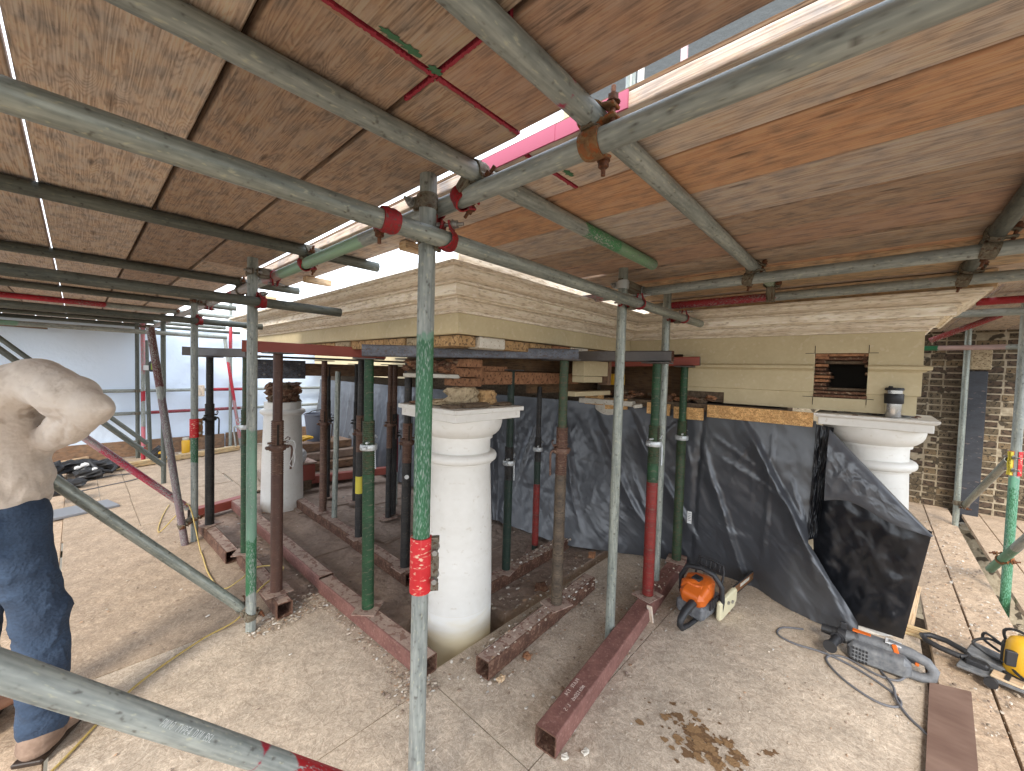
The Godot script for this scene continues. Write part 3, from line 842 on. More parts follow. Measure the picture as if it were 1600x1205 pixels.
# adjustable steel prop
func prop(label: String, x: float, z: float, y0: float, ytop: float, ycol: float, lo: String, mid: String, hi: String, o := {}) -> Node3D:
	var t := thing("steel_prop", label, "steel prop", "adjustable props under the needles", Vector3(x, y0, z), Basis(Vector3.UP, o.get("turn", 0.0)))
	var H := ytop - y0
	var C := ycol - y0
	var ro: float = o.get("ro", 0.0325)
	var ri: float = o.get("ri", 0.0255)
	var lean: Vector3 = o.get("lean", Vector3.ZERO)
	var up := (Vector3(0, H, 0) + lean)
	var P := func(y: float) -> Vector3: return up * (y / H)
	var mb := MB.new()
	mb.bx(Vector3(0, 0.004, 0), Vector3(0.15, 0.008, 0.13), 0.003)
	obj("base_plate", mb, M[o.get("plate", "dust_top")], t)
	var thr: float = o.get("thread", 0.22)
	mb = MB.new()
	mb.tube(P.call(0.008), P.call(C - thr), ro, -1.0, 20, 1)
	obj("outer_tube", mb, M[lo], t)
	if o.has("band"):
		var bd: Array = o.band
		mb = MB.new()
		mb.tube(P.call(bd[0] - y0), P.call(bd[1] - y0), ro + 0.0006, -1.0, 20, 1)
		obj("painted_band", mb, M[bd[2]], t)
	# threaded length with a slot
	mb = MB.new()
	var prof := []
	var n := int(thr * 2.0 / 0.011)
	for k in n + 1:
		prof.append(Vector2(ro - 0.002, k * 0.011))
		if k < n:
			prof.append(Vector2(ro + 0.0012, k * 0.011 + 0.004))
			prof.append(Vector2(ro + 0.0012, k * 0.011 + 0.007))
	var tilt := Basis(Quaternion(Vector3.UP, up.normalized()))
	mb.lathe(P.call(C - thr), prof, 18, 0.0, TAU, tilt)
	var thrd := obj("threaded_sleeve", mb, M[mid], t)
	mb = MB.new()
	mb.box(Transform3D(tilt, P.call(C + thr * 0.45) + Vector3(-0.2, 0, 0.98) * (ro + 0.0002)), Vector3(0.012, thr * 0.8, 0.003), 0.001)
	obj("slot", mb, M.void_dark, thrd)
	mb = MB.new()
	mb.tube(P.call(C + thr - 0.01), P.call(H - 0.008), ri, -1.0, 20, 1)
	var inner := obj("inner_tube", mb, M[hi], t)
	var hole := MB.new()
	hole.tube(Vector3.ZERO, Vector3(0, 0, 0.0012), 0.0068, -1.0, 12, 1)
	var hm := mesh_of([[hole, M.void_dark]])
	var hdir: Vector3 = o.get("hdir", Vector3(-0.55, 0, 0.83)).normalized()
	var y := C + thr + 0.05
	while y < H - 0.03:
		put("pin_hole", hm, inner, Transform3D(basis_to(hdir.cross(Vector3.UP), Vector3.UP), P.call(y) + hdir * (ri - 0.0006)))
		put("pin_hole", hm, inner, Transform3D(basis_to(-hdir.cross(Vector3.UP), Vector3.UP), P.call(y) - hdir * (ri - 0.0006)))
		y += 0.115
	# collar nut with lugs, bent handle and pin
	var cm: String = o.get("collar", "zinc")
	mb = MB.new()
	var c0: Vector3 = P.call(C)
	mb.lathe(c0, [Vector2(ro + 0.001, -0.016), Vector2(ro + 0.012, -0.016), Vector2(ro + 0.014, -0.012), Vector2(ro + 0.014, 0.010), Vector2(ro + 0.011, 0.016), Vector2(ro + 0.001, 0.016)], 24)
	for s in [-1.0, 1.0]:
		mb.bx(c0 + Vector3(s * (ro + 0.02), 0, 0), Vector3(0.022, 0.02, 0.026), 0.005)
	var col := obj("collar", mb, M[cm], t)
	mb = MB.new()
	var hx := ro + 0.026
	mb.sweep([c0 + Vector3(hx - 0.02, 0.002, 0.0), c0 + Vector3(hx + 0.008, 0.003, 0.0), c0 + Vector3(hx + 0.018, -0.004, 0.0), c0 + Vector3(hx + 0.02, -0.02, 0.004), c0 + Vector3(hx + 0.01, -0.14, 0.012)], 0.006, 8)
	obj("handle", mb, M[o.get("bar", cm)], col)
	mb = MB.new()
	mb.sweep([c0 + Vector3(-0.055, 0.03, 0.01), c0 + Vector3(0.055, 0.03, 0.01)], 0.0065, 8)
	mb.sweep([c0 + Vector3(0.055, 0.03, 0.01), c0 + Vector3(0.066, 0.05, 0.01), c0 + Vector3(0.05, 0.06, 0.02), c0 + Vector3(0.03, 0.05, 0.035)], 0.003, 6)
	obj("pin", mb, M[o.get("bar", cm)], col)
	if o.get("top", true):
		mb = MB.new()
		mb.bx(up + Vector3(0, -0.004, 0), Vector3(0.14, 0.008, 0.13), 0.003)
		obj("top_plate", mb, M[o.get("tplate", "mill_steel")], t)
	return t

# a hollow steel section lying on something, dusty on top
func section(label: String, group: String, a: Vector3, b: Vector3, w: float, h: float, body: String, top := "", t := 0.006) -> Node3D:
	var mid := (a + b) * 0.5
	var o := thing("steel_beam", label, "steel beam", group, mid)
	var A := a - mid
	var B := b - mid
	var m1 := MB.new()
	var m3 := MB.new()
	m1.rhs(A, B, w, h, t, 0.009, 2 if top != "" else 3)
	obj("wall", m1, M[body], o)
	m3.rhs(A, B, w, h, t, 0.009, 4)
	obj("bore", m3, M["rust_steel" if body != "oxide_clean" else "mill_steel"], o)
	if top != "":
		var m2 := MB.new()
		m2.rhs(A, B, w, h, t, 0.009, 1)
		obj("top_face", m2, M[top], o)
	return o

func cable(called: String, label: String, pts: Array, r: float, m: Material, parent: Node = null) -> void:
	var c := Curve3D.new()
	for i in pts.size():
		var p: Vector3 = pts[i]
		var t: Vector3 = (pts[mini(i + 1, pts.size() - 1)] - pts[maxi(i - 1, 0)]) * 0.17
		c.add_point(p, -t, t)
	c.bake_interval = 0.02
	var mb := MB.new()
	var bp := []
	for p in c.get_baked_points(): bp.append(Vector3(p.x, maxf(p.y, r * 0.8), p.z) if parent == null else p)
	mb.sweep(bp, r, 8)
	var o := obj(called, mb, m, self if parent == null else parent)
	if parent == null: tag(o, label, "cable")

# smooth union of tapered capsules, meshed as surface nets
func flesh(mb: MB, bones: Array, cell: float, k: float, crease = null) -> void:
	var lo := Vector3.ONE * 1e9
	var hi := -lo
	for b in bones:
		var rm: float = maxf(b[2], b[3]) + cell * 3.0 + k
		for q in 2:
			lo = lo.min(b[q] - Vector3.ONE * rm)
			hi = hi.max(b[q] + Vector3.ONE * rm)
	var nx := int((hi.x - lo.x) / cell) + 2
	var ny := int((hi.y - lo.y) / cell) + 2
	var nz := int((hi.z - lo.z) / cell) + 2
	var F := PackedFloat32Array()
	F.resize(nx * ny * nz)
	F.fill(9.0)
	for b in bones:
		var p: Vector3 = b[0]
		var q: Vector3 = b[1]
		var r0: float = b[2]
		var r1: float = b[3]
		var sc: Vector3 = b[4] if b.size() > 4 else Vector3.ONE      # squash about the bone, per axis
		var pad := maxf(r0, r1) * maxf(sc.x, maxf(sc.y, sc.z)) + k + cell * 2.5
		var bl := (p.min(q) - Vector3.ONE * pad - lo) / cell
		var bh := (p.max(q) + Vector3.ONE * pad - lo) / cell
		var d := q - p
		var dd := maxf(d.length_squared(), 1e-9)
		for z in range(maxi(int(bl.z), 0), mini(int(bh.z) + 1, nz)):
			for y in range(maxi(int(bl.y), 0), mini(int(bh.y) + 1, ny)):
				for x in range(maxi(int(bl.x), 0), mini(int(bh.x) + 1, nx)):
					var w := lo + Vector3(x, y, z) * cell
					var t := clampf((w - p).dot(d) / dd, 0.0, 1.0)
					var e := (w - p - d * t) / sc
					var v := (e.length() - lerpf(r0, r1, t)) * minf(sc.x, minf(sc.y, sc.z))
					var i := (z * ny + y) * nx + x
					var u := F[i]
					var hh := maxf(k - absf(u - v), 0.0) / k
					F[i] = minf(u, v) - hh * hh * k * 0.25
	if crease != null:
		for z in nz:
			for y in ny:
				for x in nx:
					var i := (z * ny + y) * nx + x
					if absf(F[i]) < cell * 2.5: F[i] += crease.call(lo + Vector3(x, y, z) * cell)
	var idx := {}
	var V: Array[Vector3] = []
	var N: Array[Vector3] = []
	var off := [0, 1, nx, nx + 1, nx * ny, nx * ny + 1, nx * ny + nx, nx * ny + nx + 1]
	for z in nz - 1:
		for y in ny - 1:
			for x in nx - 1:
				var i := (z * ny + y) * nx + x
				var m := 0
				for c in 8:
					if F[i + off[c]] < 0.0: m += 1
				if m == 0 or m == 8: continue
				var s := Vector3.ZERO
				var n := 0
				for e in [[0, 1], [2, 3], [4, 5], [6, 7], [0, 2], [1, 3], [4, 6], [5, 7], [0, 4], [1, 5], [2, 6], [3, 7]]:
					var fa := F[i + off[e[0]]]
					var fb := F[i + off[e[1]]]
					if (fa < 0.0) != (fb < 0.0):
						var t := fa / (fa - fb)
						var pa := Vector3(e[0] & 1, (e[0] >> 1) & 1, e[0] >> 2)
						var pb := Vector3(e[1] & 1, (e[1] >> 1) & 1, e[1] >> 2)
						s += pa.lerp(pb, t)
						n += 1
				idx[i] = V.size()
				V.append(lo + (Vector3(x, y, z) + s / n) * cell)
				N.append(Vector3(F[i + 1] + F[i + nx + 1] - F[i] - F[i + nx], F[i + nx] + F[i + nx + 1] - F[i] - F[i + 1], F[i + nx * ny] + F[i + nx * ny + 1] - F[i] - F[i + 1]).normalized())
	for key in idx:
		var i: int = key
		var x := i % nx
		var y := (i / nx) % ny
		var z := i / (nx * ny)
		for ax in 3:
			var st: int = [1, nx, nx * ny][ax]
			var sj: int = [nx, nx * ny, 1][ax]
			var sk: int = [nx * ny, 1, nx][ax]
			if (F[i] < 0.0) == (F[i + st] < 0.0): continue
			if not (idx.has(i - sj) and idx.has(i - sk) and idx.has(i - sj - sk)): continue
			var a: int = idx[i]
			var b: int = idx[i - sj]
			var c: int = idx[i - sj - sk]
			var d: int = idx[i - sk]
			mb.quadn(V[a], V[b], V[c], V[d], N[a], N[b], N[c], N[d], Vector2(V[a].x, V[a].y), Vector2(V[b].x, V[b].y), Vector2(V[c].x, V[c].y), Vector2(V[d].x, V[d].y))

func words(text: String, size: float, mat_: Material, parent: Node, xf: Transform3D, called := "lettering") -> void:
	var tm := TextMesh.new()
	tm.text = text
	var f := SystemFont.new()
	f.font_names = PackedStringArray(["Droid Sans Mono"])
	tm.font = f
	tm.font_size = 32
	tm.pixel_size = size / 32.0
	tm.depth = 0.0006
	tm.material = mat_
	put(called, tm, parent, xf)

# ------------------------------------------------------------------ the scene
func _ready() -> void:
	# camera: a very wide lens at eye height in the corner of the scaffold
	var cam := Camera3D.new()
	cam.name = "camera"
	cam.fov = 88.08
	cam.near = 0.02
	cam.far = 400.0
	var yaw := deg_to_rad(42.445)
	var pitch := deg_to_rad(2.067)
	var roll := deg_to_rad(1.633)
	var fw := Vector3(cos(yaw) * cos(pitch), -sin(pitch), -sin(yaw) * cos(pitch))
	var rt := fw.cross(Vector3.UP).normalized()
	var up := rt.cross(fw)
	var r2 := rt * cos(roll) + up * sin(roll)
	var u2 := up * cos(roll) - rt * sin(roll)
	cam.transform = Transform3D(Basis(r2, u2, -fw), Vector3(0, 1.45, 0))
	add_child(cam)
	cam.current = true
	# overcast sky, soft sun
	var env := Environment.new()
	env.background_mode = Environment.BG_SKY
	var sky := Sky.new()
	var sm := ProceduralSkyMaterial.new()
	sm.sky_top_color = Color(0.80, 0.84, 0.90)
	sm.sky_horizon_color = Color(0.90, 0.92, 0.94)
	sm.ground_bottom_color = Color(0.32, 0.30, 0.27)
	sm.ground_horizon_color = Color(0.62, 0.62, 0.60)
	sm.sky_curve = 0.2
	sm.sky_energy_multiplier = 1.0
	sm.sun_angle_max = 1.0
	sky.sky_material = sm
	env.sky = sky
	env.tonemap_mode = Environment.TONE_MAPPER_LINEAR
	env.tonemap_exposure = 4.8
	env.sdfgi_enabled = true
	env.ssao_enabled = true
	env.ssil_enabled = true
	var we := WorldEnvironment.new()
	we.name = "world_environment"
	we.environment = env
	add_child(we)
	var sun := DirectionalLight3D.new()
	sun.name = "sun"
	sun.light_energy = 0.25
	sun.light_color = Color(1.0, 0.97, 0.92)
	sun.light_angular_distance = 14.0
	sun.shadow_enabled = true
	sun.transform = Transform3D(Basis.looking_at(Vector3(0.72, -0.62, -0.38), Vector3.UP), Vector3(0, 10, 0))
	add_child(sun)

	make_materials()
	build_ground()
	build_deck()
	build_ceiling()
	build_building()
	build_columns()
	build_brick_wall()
	build_sheets()
	build_tubes()
	build_couplers()
	build_beams()
	build_props()
	build_person()
	build_tools()
	build_clutter()
	build_debris()

func build_ground() -> void:
	var mb := MB.new()
	mb.quad(Vector3(-150, -3.6, -150), Vector3(150, -3.6, -150), Vector3(150, -3.6, 150), Vector3(-150, -3.6, 150), Vector3.UP)
	obj("ground", mb, M.ground_soil).set_meta("kind", "structure")

func build_deck() -> void:
	var d := setting("deck_floor")
	# osb sheets: x0, x1, z0, z1, top, turn
	for s in [
		[-0.085, 1.10, -1.452, -0.874, 0.0], [1.104, 3.22, -1.512, -0.874, -0.001], [-0.085, 1.10, -0.870, 0.245, 0.0], [1.104, 3.30, -0.870, 0.245, 0.0], [-0.085, 1.2, 0.249, 1.3, 0.0],
		[-0.08, 1.115, -2.56, -1.457, -0.002], [-0.08, 0.835, -4.70, -2.564, -0.001], [-0.09, 0.37, -5.79, -4.705, 0.0], [0.374, 0.90, -5.79, -4.705, 0.001], [-0.09, 0.155, -7.2, -5.795, 0.0], [0.16, 0.375, -7.2, -5.795, 0.001], [0.38, 1.28, -7.2, -5.795, -0.001], [-0.09, 1.28, -8.3, -7.205, 0.0], [0.905, 1.30, -5.79, -4.95, -0.006], [1.285, 3.2, -8.3, -6.3, -0.002], [1.305, 3.2, -6.295, -5.2, -0.003]]:
		var mb := MB.new()
		mb.bx(Vector3((s[0] + s[1]) * 0.5, s[4] - 0.009, (s[2] + s[3]) * 0.5), Vector3(s[1] - s[0], 0.018, s[3] - s[2]), 0.0015)
		obj("osb_panel", mb, M["osb_deck" if s[3] > -1.5 else "osb_deck_dirty"], d)
	# scaffold boards that make the outer walkway under the standing man
	for k in 4:
		for q in 3:
			var mb := MB.new()
			var z0 := -8.3 + q * 3.3
			mb.bx(Vector3(-0.205 - k * 0.232, -0.030 + 0.004 * ((k + q) % 2), z0 + 1.645), Vector3(0.225, 0.038, 3.28), 0.003)
			obj("deck_board", mb, M.deck_board, d)
	# boards of the walkway on the right, running away beside the building
	for s in [[0.287, 0.470, 2.0, 7.0, -0.010, 0.0], [0.478, 0.675, 1.6, 7.0, -0.006, 0.0], [0.765, 0.905, 1.6, 7.2, -0.004, 0.0], [0.913, 1.13, 1.6, 7.2, -0.008, 0.0], [1.14, 1.37, 1.6, 7.2, -0.006, 0.0], [0.251, 0.52, 0.6, 1.98, -0.012, 0.0], [0.53, 0.76, 0.6, 1.59, -0.008, 0.0], [0.77, 1.12, 0.6, 1.59, -0.006, 0.0]]:
		var mb := MB.new()
		mb.bx(Vector3((s[2] + s[3]) * 0.5, s[4] - 0.019, (s[0] + s[1]) * 0.5), Vector3(s[3] - s[2], 0.038, s[1] - s[0]), 0.003)
		obj("deck_board", mb, M.deck_board, d)
	# the bearers under the deck
	for k in 9:
		var mb := MB.new()
		mb.tube(Vector3(-1.2, -0.085, 1.1 - k * 1.15), Vector3(7.2, -0.085, 1.1 - k * 1.15), TR, -1.0, 12, 2)
		obj("bearer_tube", mb, M.galv_dark, d)
	# the portico floor, a little lower than the deck
	var f := setting("portico_floor")
	var mb2 := MB.new()
	mb2.bx(Vector3(2.05, -0.16, -3.745), Vector3(2.75, 0.24, 3.51), 0.01)
	obj("stone_slab", mb2, M.dirt_slab, f)
	mb2 = MB.new()
	mb2.bx(Vector3(2.60, -0.16, -1.805), Vector3(1.65, 0.24, 0.36), 0.01)
	obj("stone_slab", mb2, M.dirt_slab, f)
	mb2 = MB.new()
	mb2.bx(Vector3(2.05, -0.36, -1.70), Vector3(2.75, 0.24, 0.62), 0.01)
	obj("pit_floor", mb2, M.dirt_slab, f)
	mb2 = MB.new()
	mb2.bx(Vector3(3.42, -0.30, 0.05), Vector3(0.9, 0.30, 0.9), 0.01)
	obj("stone_ledge", mb2, M.mortar_dirt, f)
	# broken floor patches inside the portico
	for s in [[1.95, -3.35, 0.55, 0.62, 0.012, 0.2], [2.55, -3.2, 0.5, 0.5, 0.006, 0.1], [1.75, -4.35, 0.5, 0.35, 0.01, -0.1], [2.5, -4.2, 0.7, 0.5, 0.004, 0.05], [1.35, -3.6, 0.35, 0.9, 0.004, 0.0], [2.2, -2.6, 0.6, 0.6, 0.004, -0.05]]:
		var mb := MB.new()
		mb.box(Transform3D(Basis(Vector3.UP, s[5]), Vector3(s[0], -0.046 + s[4] * 0.5 + 0.006, s[1])), Vector3(s[2], 0.014 + s[4], s[3]), 0.004)
		obj("floor_slab", mb, M.dirt_slab, f)

func build_ceiling() -> void:
	var c := setting("upper_deck")
	rng.seed = 5
	# x0, x1, z0, z1, tone, dy
	var list := [
		[-1.46, -1.21, 0.9, -3.0, "board_brown"], [-1.46, -1.21, -3.01, -8.3, "board_tan"],
		[-1.20, -0.93, 0.9, -3.9, "board_tan"], [-1.20, -0.93, -3.91, -8.3, "board_brown"],
		[-0.92, -0.645, 0.9, -2.2, "board_brown2"], [-0.92, -0.645, -2.21, -8.3, "board_tan"],
		[-0.64, -0.365, 0.9, -3.3, "board_tan"], [-0.64, -0.365, -3.31, -8.3, "board_brown"],
		[-0.36, -0.086, 0.9, -1.02, "board_brown2"], [-0.36, -0.086, -1.03, -8.3, "board_tan"],
		[-0.079, 0.1925, 0.9, -3.9, "board_dusty"], [-0.079, 0.1925, -3.91, -8.3, "board_tan"],
		[0.203, 0.461, 0.9, -0.643, "board_brown"], [0.203, 0.461, -0.653, -4.5, "board_brown2"], [0.203, 0.461, -4.51, -8.3, "board_tan"],
		[0.470, 0.704, 0.9, -0.643, "board_red"], [0.470, 0.716, -0.653, -2.75, "board_brown2"], [0.476, 0.735, -2.76, -5.6, "board_dusty"], [0.47, 0.73, -5.61, -8.3, "board_dusty"],
		[0.785, 1.026, 1.3, -0.690, "board_pale"], [0.785, 1.026, -0.700, -3.35, "board_pale"],
		[1.032, 1.278, 1.3, -1.5, "board_orange"], [1.283, 1.533, 1.3, -1.5, "board_grey"], [1.537, 1.768, 1.3, -1.5, "board_brown2"], [1.772, 2.004, 1.3, -1.5, "board_red"],
		[2.052, 2.285, 1.3, -1.46, "board_brown"], [2.290, 2.345, 1.3, -1.45, "board_orange"], [2.36, 2.62, 1.3, -1.45, "board_cream"], [2.626, 2.90, 1.3, -1.45, "board_cream"], [2.906, 3.19, 1.3, -1.4, "board_dusty"], [3.2, 3.46, 1.3, 0.3, "board_dusty"]]
	for b in list:
		var mb := MB.new()
		var w: float = b[1] - b[0]
		var ln: float = b[2] - b[3]
		mb.box(Transform3D(Basis.IDENTITY, Vector3((b[0] + b[1]) * 0.5, 2.0055 + 0.019 + rng.randf() * 0.002, (b[2] + b[3]) * 0.5)), Vector3(w, 0.038, ln), 0.006, Vector2(rng.randf() * 3.0, rng.randf() * 4.0))
		obj("scaffold_board", mb, M[b[4]], c)
	# unseen layer added above the boards to block daylight at the joints
	for s in [[-1.5, -0.12, -8.3, 0.9], [-0.05, 0.66, -8.3, 0.9], [0.80, 2.00, -1.5, 1.3], [2.06, 3.46, -1.4, 1.3], [0.80, 1.0, -3.35, -1.5]]:
		var pm := MB.new()
		pm.bx(Vector3((s[0] + s[1]) * 0.5, 2.058, (s[2] + s[3]) * 0.5), Vector3(s[1] - s[0], 0.009, s[3] - s[2]))
		obj("added_light_block", pm, M.timber_dark, c)
	# red painted edges and hoops at the board ends
	var hoop := func(x: float, z: float, sx: float, sz: float, key: String) -> void:
		var mb := MB.new()
		# ragged brushed-on paint: short lengths of uneven width
		var n := 8 if key == "hoop_pink" else 56
		for k in n:
			var f := (k + 0.5) / n - 0.5
			var wd := 1.0 if key == "hoop_pink" else rng.randf_range(0.75, 1.0) if key == "hoop_pink" or rng.randf() > 0.14 else rng.randf_range(1.2, 1.7)
			if sx > sz: mb.bx(Vector3(x + f * sx, 2.0256, z + rng.randf_range(-0.001, 0.001)), Vector3(sx / n, 0.0385, sz * wd))
			else: mb.bx(Vector3(x + rng.randf_range(-0.001, 0.001), 2.0256, z + f * sz), Vector3(sx * wd, 0.0385, sz / n))
		obj("end_hoop", mb, M[key], c)
	hoop.call(0.333, -0.648, 0.262, 0.0085, "hoop_red")
	hoop.call(0.590, -0.648, 0.236, 0.009, "hoop_red")
	hoop.call(0.466, -0.60, 0.0075, 0.30, "hoop_red")
	hoop.call(0.196, -0.58, 0.012, 0.22, "hoop_red")
	hoop.call(0.905, -0.695, 0.236, 0.010, "hoop_red")
	hoop.call(0.7825, -0.66, 0.005, 0.50, "hoop_pink")
	# green paint dabbed beside the red joint
	for s in [[0.36, -0.625, 0.030, 0.009], [0.40, -0.626, 0.026, 0.011], [0.455, -0.633, 0.02, 0.012], [0.93, -0.66, 0.03, 0.012]]:
		var mg := MB.new()
		for q in 16:
			var a0 := TAU * q / 16.0
			var a1 := TAU * (q + 1) / 16.0
			var r0 := 0.75 + 0.25 * sin(q * 2.7)
			var r1 := 0.75 + 0.25 * sin(((q + 1) % 16) * 2.7)
			mg.tri(Vector3(s[0], 2.0035, s[1]), Vector3(s[0] + cos(a0) * s[2] * r0, 2.0052, s[1] + sin(a0) * s[3] * r0), Vector3(s[0] + cos(a1) * s[2] * r1, 2.0052, s[1] + sin(a1) * s[3] * r1), Vector3.DOWN, Vector3.DOWN, Vector3.DOWN)
		obj("paint_dab", mg, M.paint_green, c)
	# pale batten nailed up in the gap between two boards
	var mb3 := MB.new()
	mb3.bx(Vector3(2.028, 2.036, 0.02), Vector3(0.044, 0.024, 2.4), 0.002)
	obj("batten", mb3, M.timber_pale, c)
	mb3 = MB.new()
	mb3.bx(Vector3(2.352, 1.995, 0.05), Vector3(0.022, 0.05, 2.4), 0.002)
	obj("batten", mb3, M.board_cream, c)
	# boards of the upper deck beyond the cornice end, laid the other way
	for k in 5:
		mb3 = MB.new()
		mb3.bx(Vector3(5.3, 2.075, 0.42 + k * 0.24), Vector3(3.6, 0.038, 0.228), 0.003, Vector2(k, k))
		obj("scaffold_board", mb3, M["board_grey" if k % 2 else "board_dusty"], c)
	mb3 = MB.new()
	mb3.bx(Vector3(2.955, 1.957, -0.45), Vector3(0.03, 0.088, 1.7), 0.003)
	obj("batten", mb3, M.board_cream, c)
	# short putlog ends over the cornice
	for s in [[0.99, -1.55], [0.99, -2.65], [0.99, -3.7]]:
		mb3 = MB.new()
		mb3.bx(Vector3(s[0] + 0.05, 1.985, s[1]), Vector3(0.16, 0.036, 0.05), 0.003)
		obj("batten", mb3, M.board_cream, c)

const BED := [Vector2(0, 1.728), Vector2(-0.004, 1.729), Vector2(0.012, 1.730), Vector2(0.014, 1.738), Vector2(0.008, 1.741), Vector2(0.010, 1.745), Vector2(0.026, 1.750), Vector2(0.040, 1.760), Vector2(0.048, 1.775), Vector2(0.050, 1.783), Vector2(0.044, 1.784), Vector2(0.046, 1.788), Vector2(0.060, 1.789), Vector2(0.061, 1.799), Vector2(0.052, 1.800)]
const CORONA := [Vector2(0.052, 1.800), Vector2(0.086, 1.802), Vector2(0.088, 1.796), Vector2(0.100, 1.797), Vector2(0.101, 1.838), Vector2(0.094, 1.839), Vector2(0.094, 1.844)]
const CYMA := [Vector2(0.094, 1.844), Vector2(0.112, 1.846), Vector2(0.114, 1.855), Vector2(0.107, 1.857), Vector2(0.112, 1.860), Vector2(0.140, 1.861), Vector2(0.163, 1.867), Vector2(0.178, 1.878), Vector2(0.184, 1.888), Vector2(0.178, 1.890), Vector2(0.180, 1.894), Vector2(0.199, 1.895), Vector2(0.201, 1.899), Vector2(0.201, 1.909), Vector2(0.196, 1.912), Vector2(-0.02, 1.925)]

func build_building() -> void:
	var b := thing("stucco_building", "cream stucco building with heavy worn cornice and projecting portico under repair", "building")
	var mb := MB.new()
	var plan := [Vector2(3.7, 0.18), Vector2(3.1, 0.18), Vector2(3.1, -1.52), Vector2(1.26, -1.52), Vector2(1.26, -4.74), Vector2(3.1, -4.74), Vector2(3.1, -8.0)]
	mb.run(plan, BED)
	obj("bed_mould", mb, M.cornice_worn, b)
	mb = MB.new()
	mb.run(plan, CORONA)
	obj("corona", mb, M.cornice_pale, b)
	mb = MB.new()
	mb.run(plan, CYMA)
	obj("crown_mould", mb, M.cornice_worn, b)
	mb = MB.new()
	mb.run([Vector2(3.1, -1.52), Vector2(1.26, -1.52), Vector2(1.26, -4.74), Vector2(3.1, -4.74)], [Vector2(-0.12, 1.628), Vector2(-0.004, 1.627), Vector2(0, 1.631), Vector2(0, 1.728)])
	obj("frieze", mb, M.render_cream, b)
	mb = MB.new()
	mb.run([Vector2(3.7, 0.18), Vector2(3.1, 0.18), Vector2(3.1, -1.519)], [Vector2(0, 1.614), Vector2(0, 1.728)])
	obj("frieze", mb, M.render_cream, b)
	mb = MB.new()
	mb.run([Vector2(3.1, -4.741), Vector2(3.1, -8.0)], [Vector2(0, 1.3), Vector2(0, 1.728)])
	obj("frieze", mb, M.render_cream, b)
	var taenia := [Vector2(0, 1.505), Vector2(0.010, 1.506), Vector2(0.016, 1.512), Vector2(0.034, 1.518), Vector2(0.036, 1.521), Vector2(0.036, 1.535), Vector2(0.031, 1.538), Vector2(0.010, 1.542), Vector2(0.001, 1.546), Vector2(0, 1.614)]
	var low := [Vector2(-0.03, 1.266), Vector2(-0.014, 1.266), Vector2(-0.014, 1.342)]
	var fas := [Vector2(-0.014, 1.342), Vector2(-0.014, 1.372), Vector2(-0.002, 1.374), Vector2(0, 1.376), Vector2(0, 1.505)]
	# right of the hole, then left of it
	mb = MB.new()
	for p in [[Vector2(3.7, 0.18), Vector2(3.1, 0.18), Vector2(3.1, -0.042)], [Vector2(3.1, -0.292), Vector2(3.1, -1.09)]]:
		mb.run(p, taenia)
		mb.run(p, fas)
	mb.run([Vector2(3.7, 0.18), Vector2(3.1, 0.18), Vector2(3.1, -0.80)], low)
	obj("architrave", mb, M.render_cream, b)
	# saw cuts that overrun the corners of the hole
	for s in [[1.614, -0.34, -0.295], [1.614, -0.04, 0.0], [1.344, -0.345, -0.292], [1.344, -0.044, -0.01]]:
		mb = MB.new()
		mb.bx(Vector3(3.1 + (0.013 if s[0] < 1.4 else 0.0), s[0], (s[1] + s[2]) * 0.5), Vector3(0.004, 0.003, absf(s[2] - s[1])))
		obj("saw_cut", mb, M.void_dark, b)
	for s in [[-0.292, 1.614, 1.66], [-0.042, 1.614, 1.66], [-0.292, 1.295, 1.342], [-0.042, 1.31, 1.342]]:
		mb = MB.new()
		mb.bx(Vector3(3.1 + (0.013 if s[1] < 1.4 else 0.0), (s[1] + s[2]) * 0.5, s[0]), Vector3(0.004, s[2] - s[1], 0.003))
		obj("saw_cut", mb, M.void_dark, b)
	# the hole's brick sides
	rng.seed = 17
	mb = MB.new()
	mb.bx(Vector3(3.42, 1.48, -0.165), Vector3(0.02, 0.32, 0.34))
	obj("recess", mb, M.void_dark, b)
	var tones := ["broken_brick", "orange_brick", "broken_brick", "gault_brick"]
	for k in 11:
		var y := 1.352 + k * 0.0235
		for s in 2:
			var w := rng.randf_range(0.05, 0.085) if s == 0 else rng.randf_range(0.0, 0.035)
			if w < 0.012: continue
			var z0 := -0.292 + w * 0.5 if s == 0 else -0.042 - w * 0.5
			mb = MB.new()
			mb.box(Transform3D(Basis(Vector3.UP, rng.randf_range(-0.06, 0.06)), Vector3(3.1 + 0.13 + rng.randf_range(-0.008, 0.012), y, z0)), Vector3(0.22, 0.0175, w), 0.002)
			obj("brick", mb, M[tones[rng.randi() % 3]], b)
	for k in 3:
		mb = MB.new()
		mb.bx(Vector3(3.215 + k * 0.01, 1.354 + k * 0.021, -0.165), Vector3(0.22 - k * 0.02, 0.017, 0.252), 0.003)
		obj("brick", mb, M[["broken_brick", "broken_brick", "mortar_dirt"][k]], b)
		mb = MB.new()
		mb.bx(Vector3(3.215 + k * 0.016, 1.604 - k * 0.022, -0.165 + k * 0.008), Vector3(0.22 - k * 0.02, 0.018, 0.25 - k * 0.016), 0.003)
		obj("brick", mb, M[["orange_brick", "broken_brick", "mortar_dirt"][k]], b)
	# solid behind the faces
	mb = MB.new()
	mb.bx(Vector3(2.25, 1.765, -3.13), Vector3(1.93, 0.27, 3.16), 0.0)
	obj("portico_roof", mb, M.mortar_dirt, b)
	mb = MB.new()
	mb.bx(Vector3(3.58, 1.76, -3.9), Vector3(0.92, 0.30, 8.1), 0.0)
	mb.bx(Vector3(3.62, 1.44, 0.055), Vector3(0.36, 0.34, 0.19), 0.0)
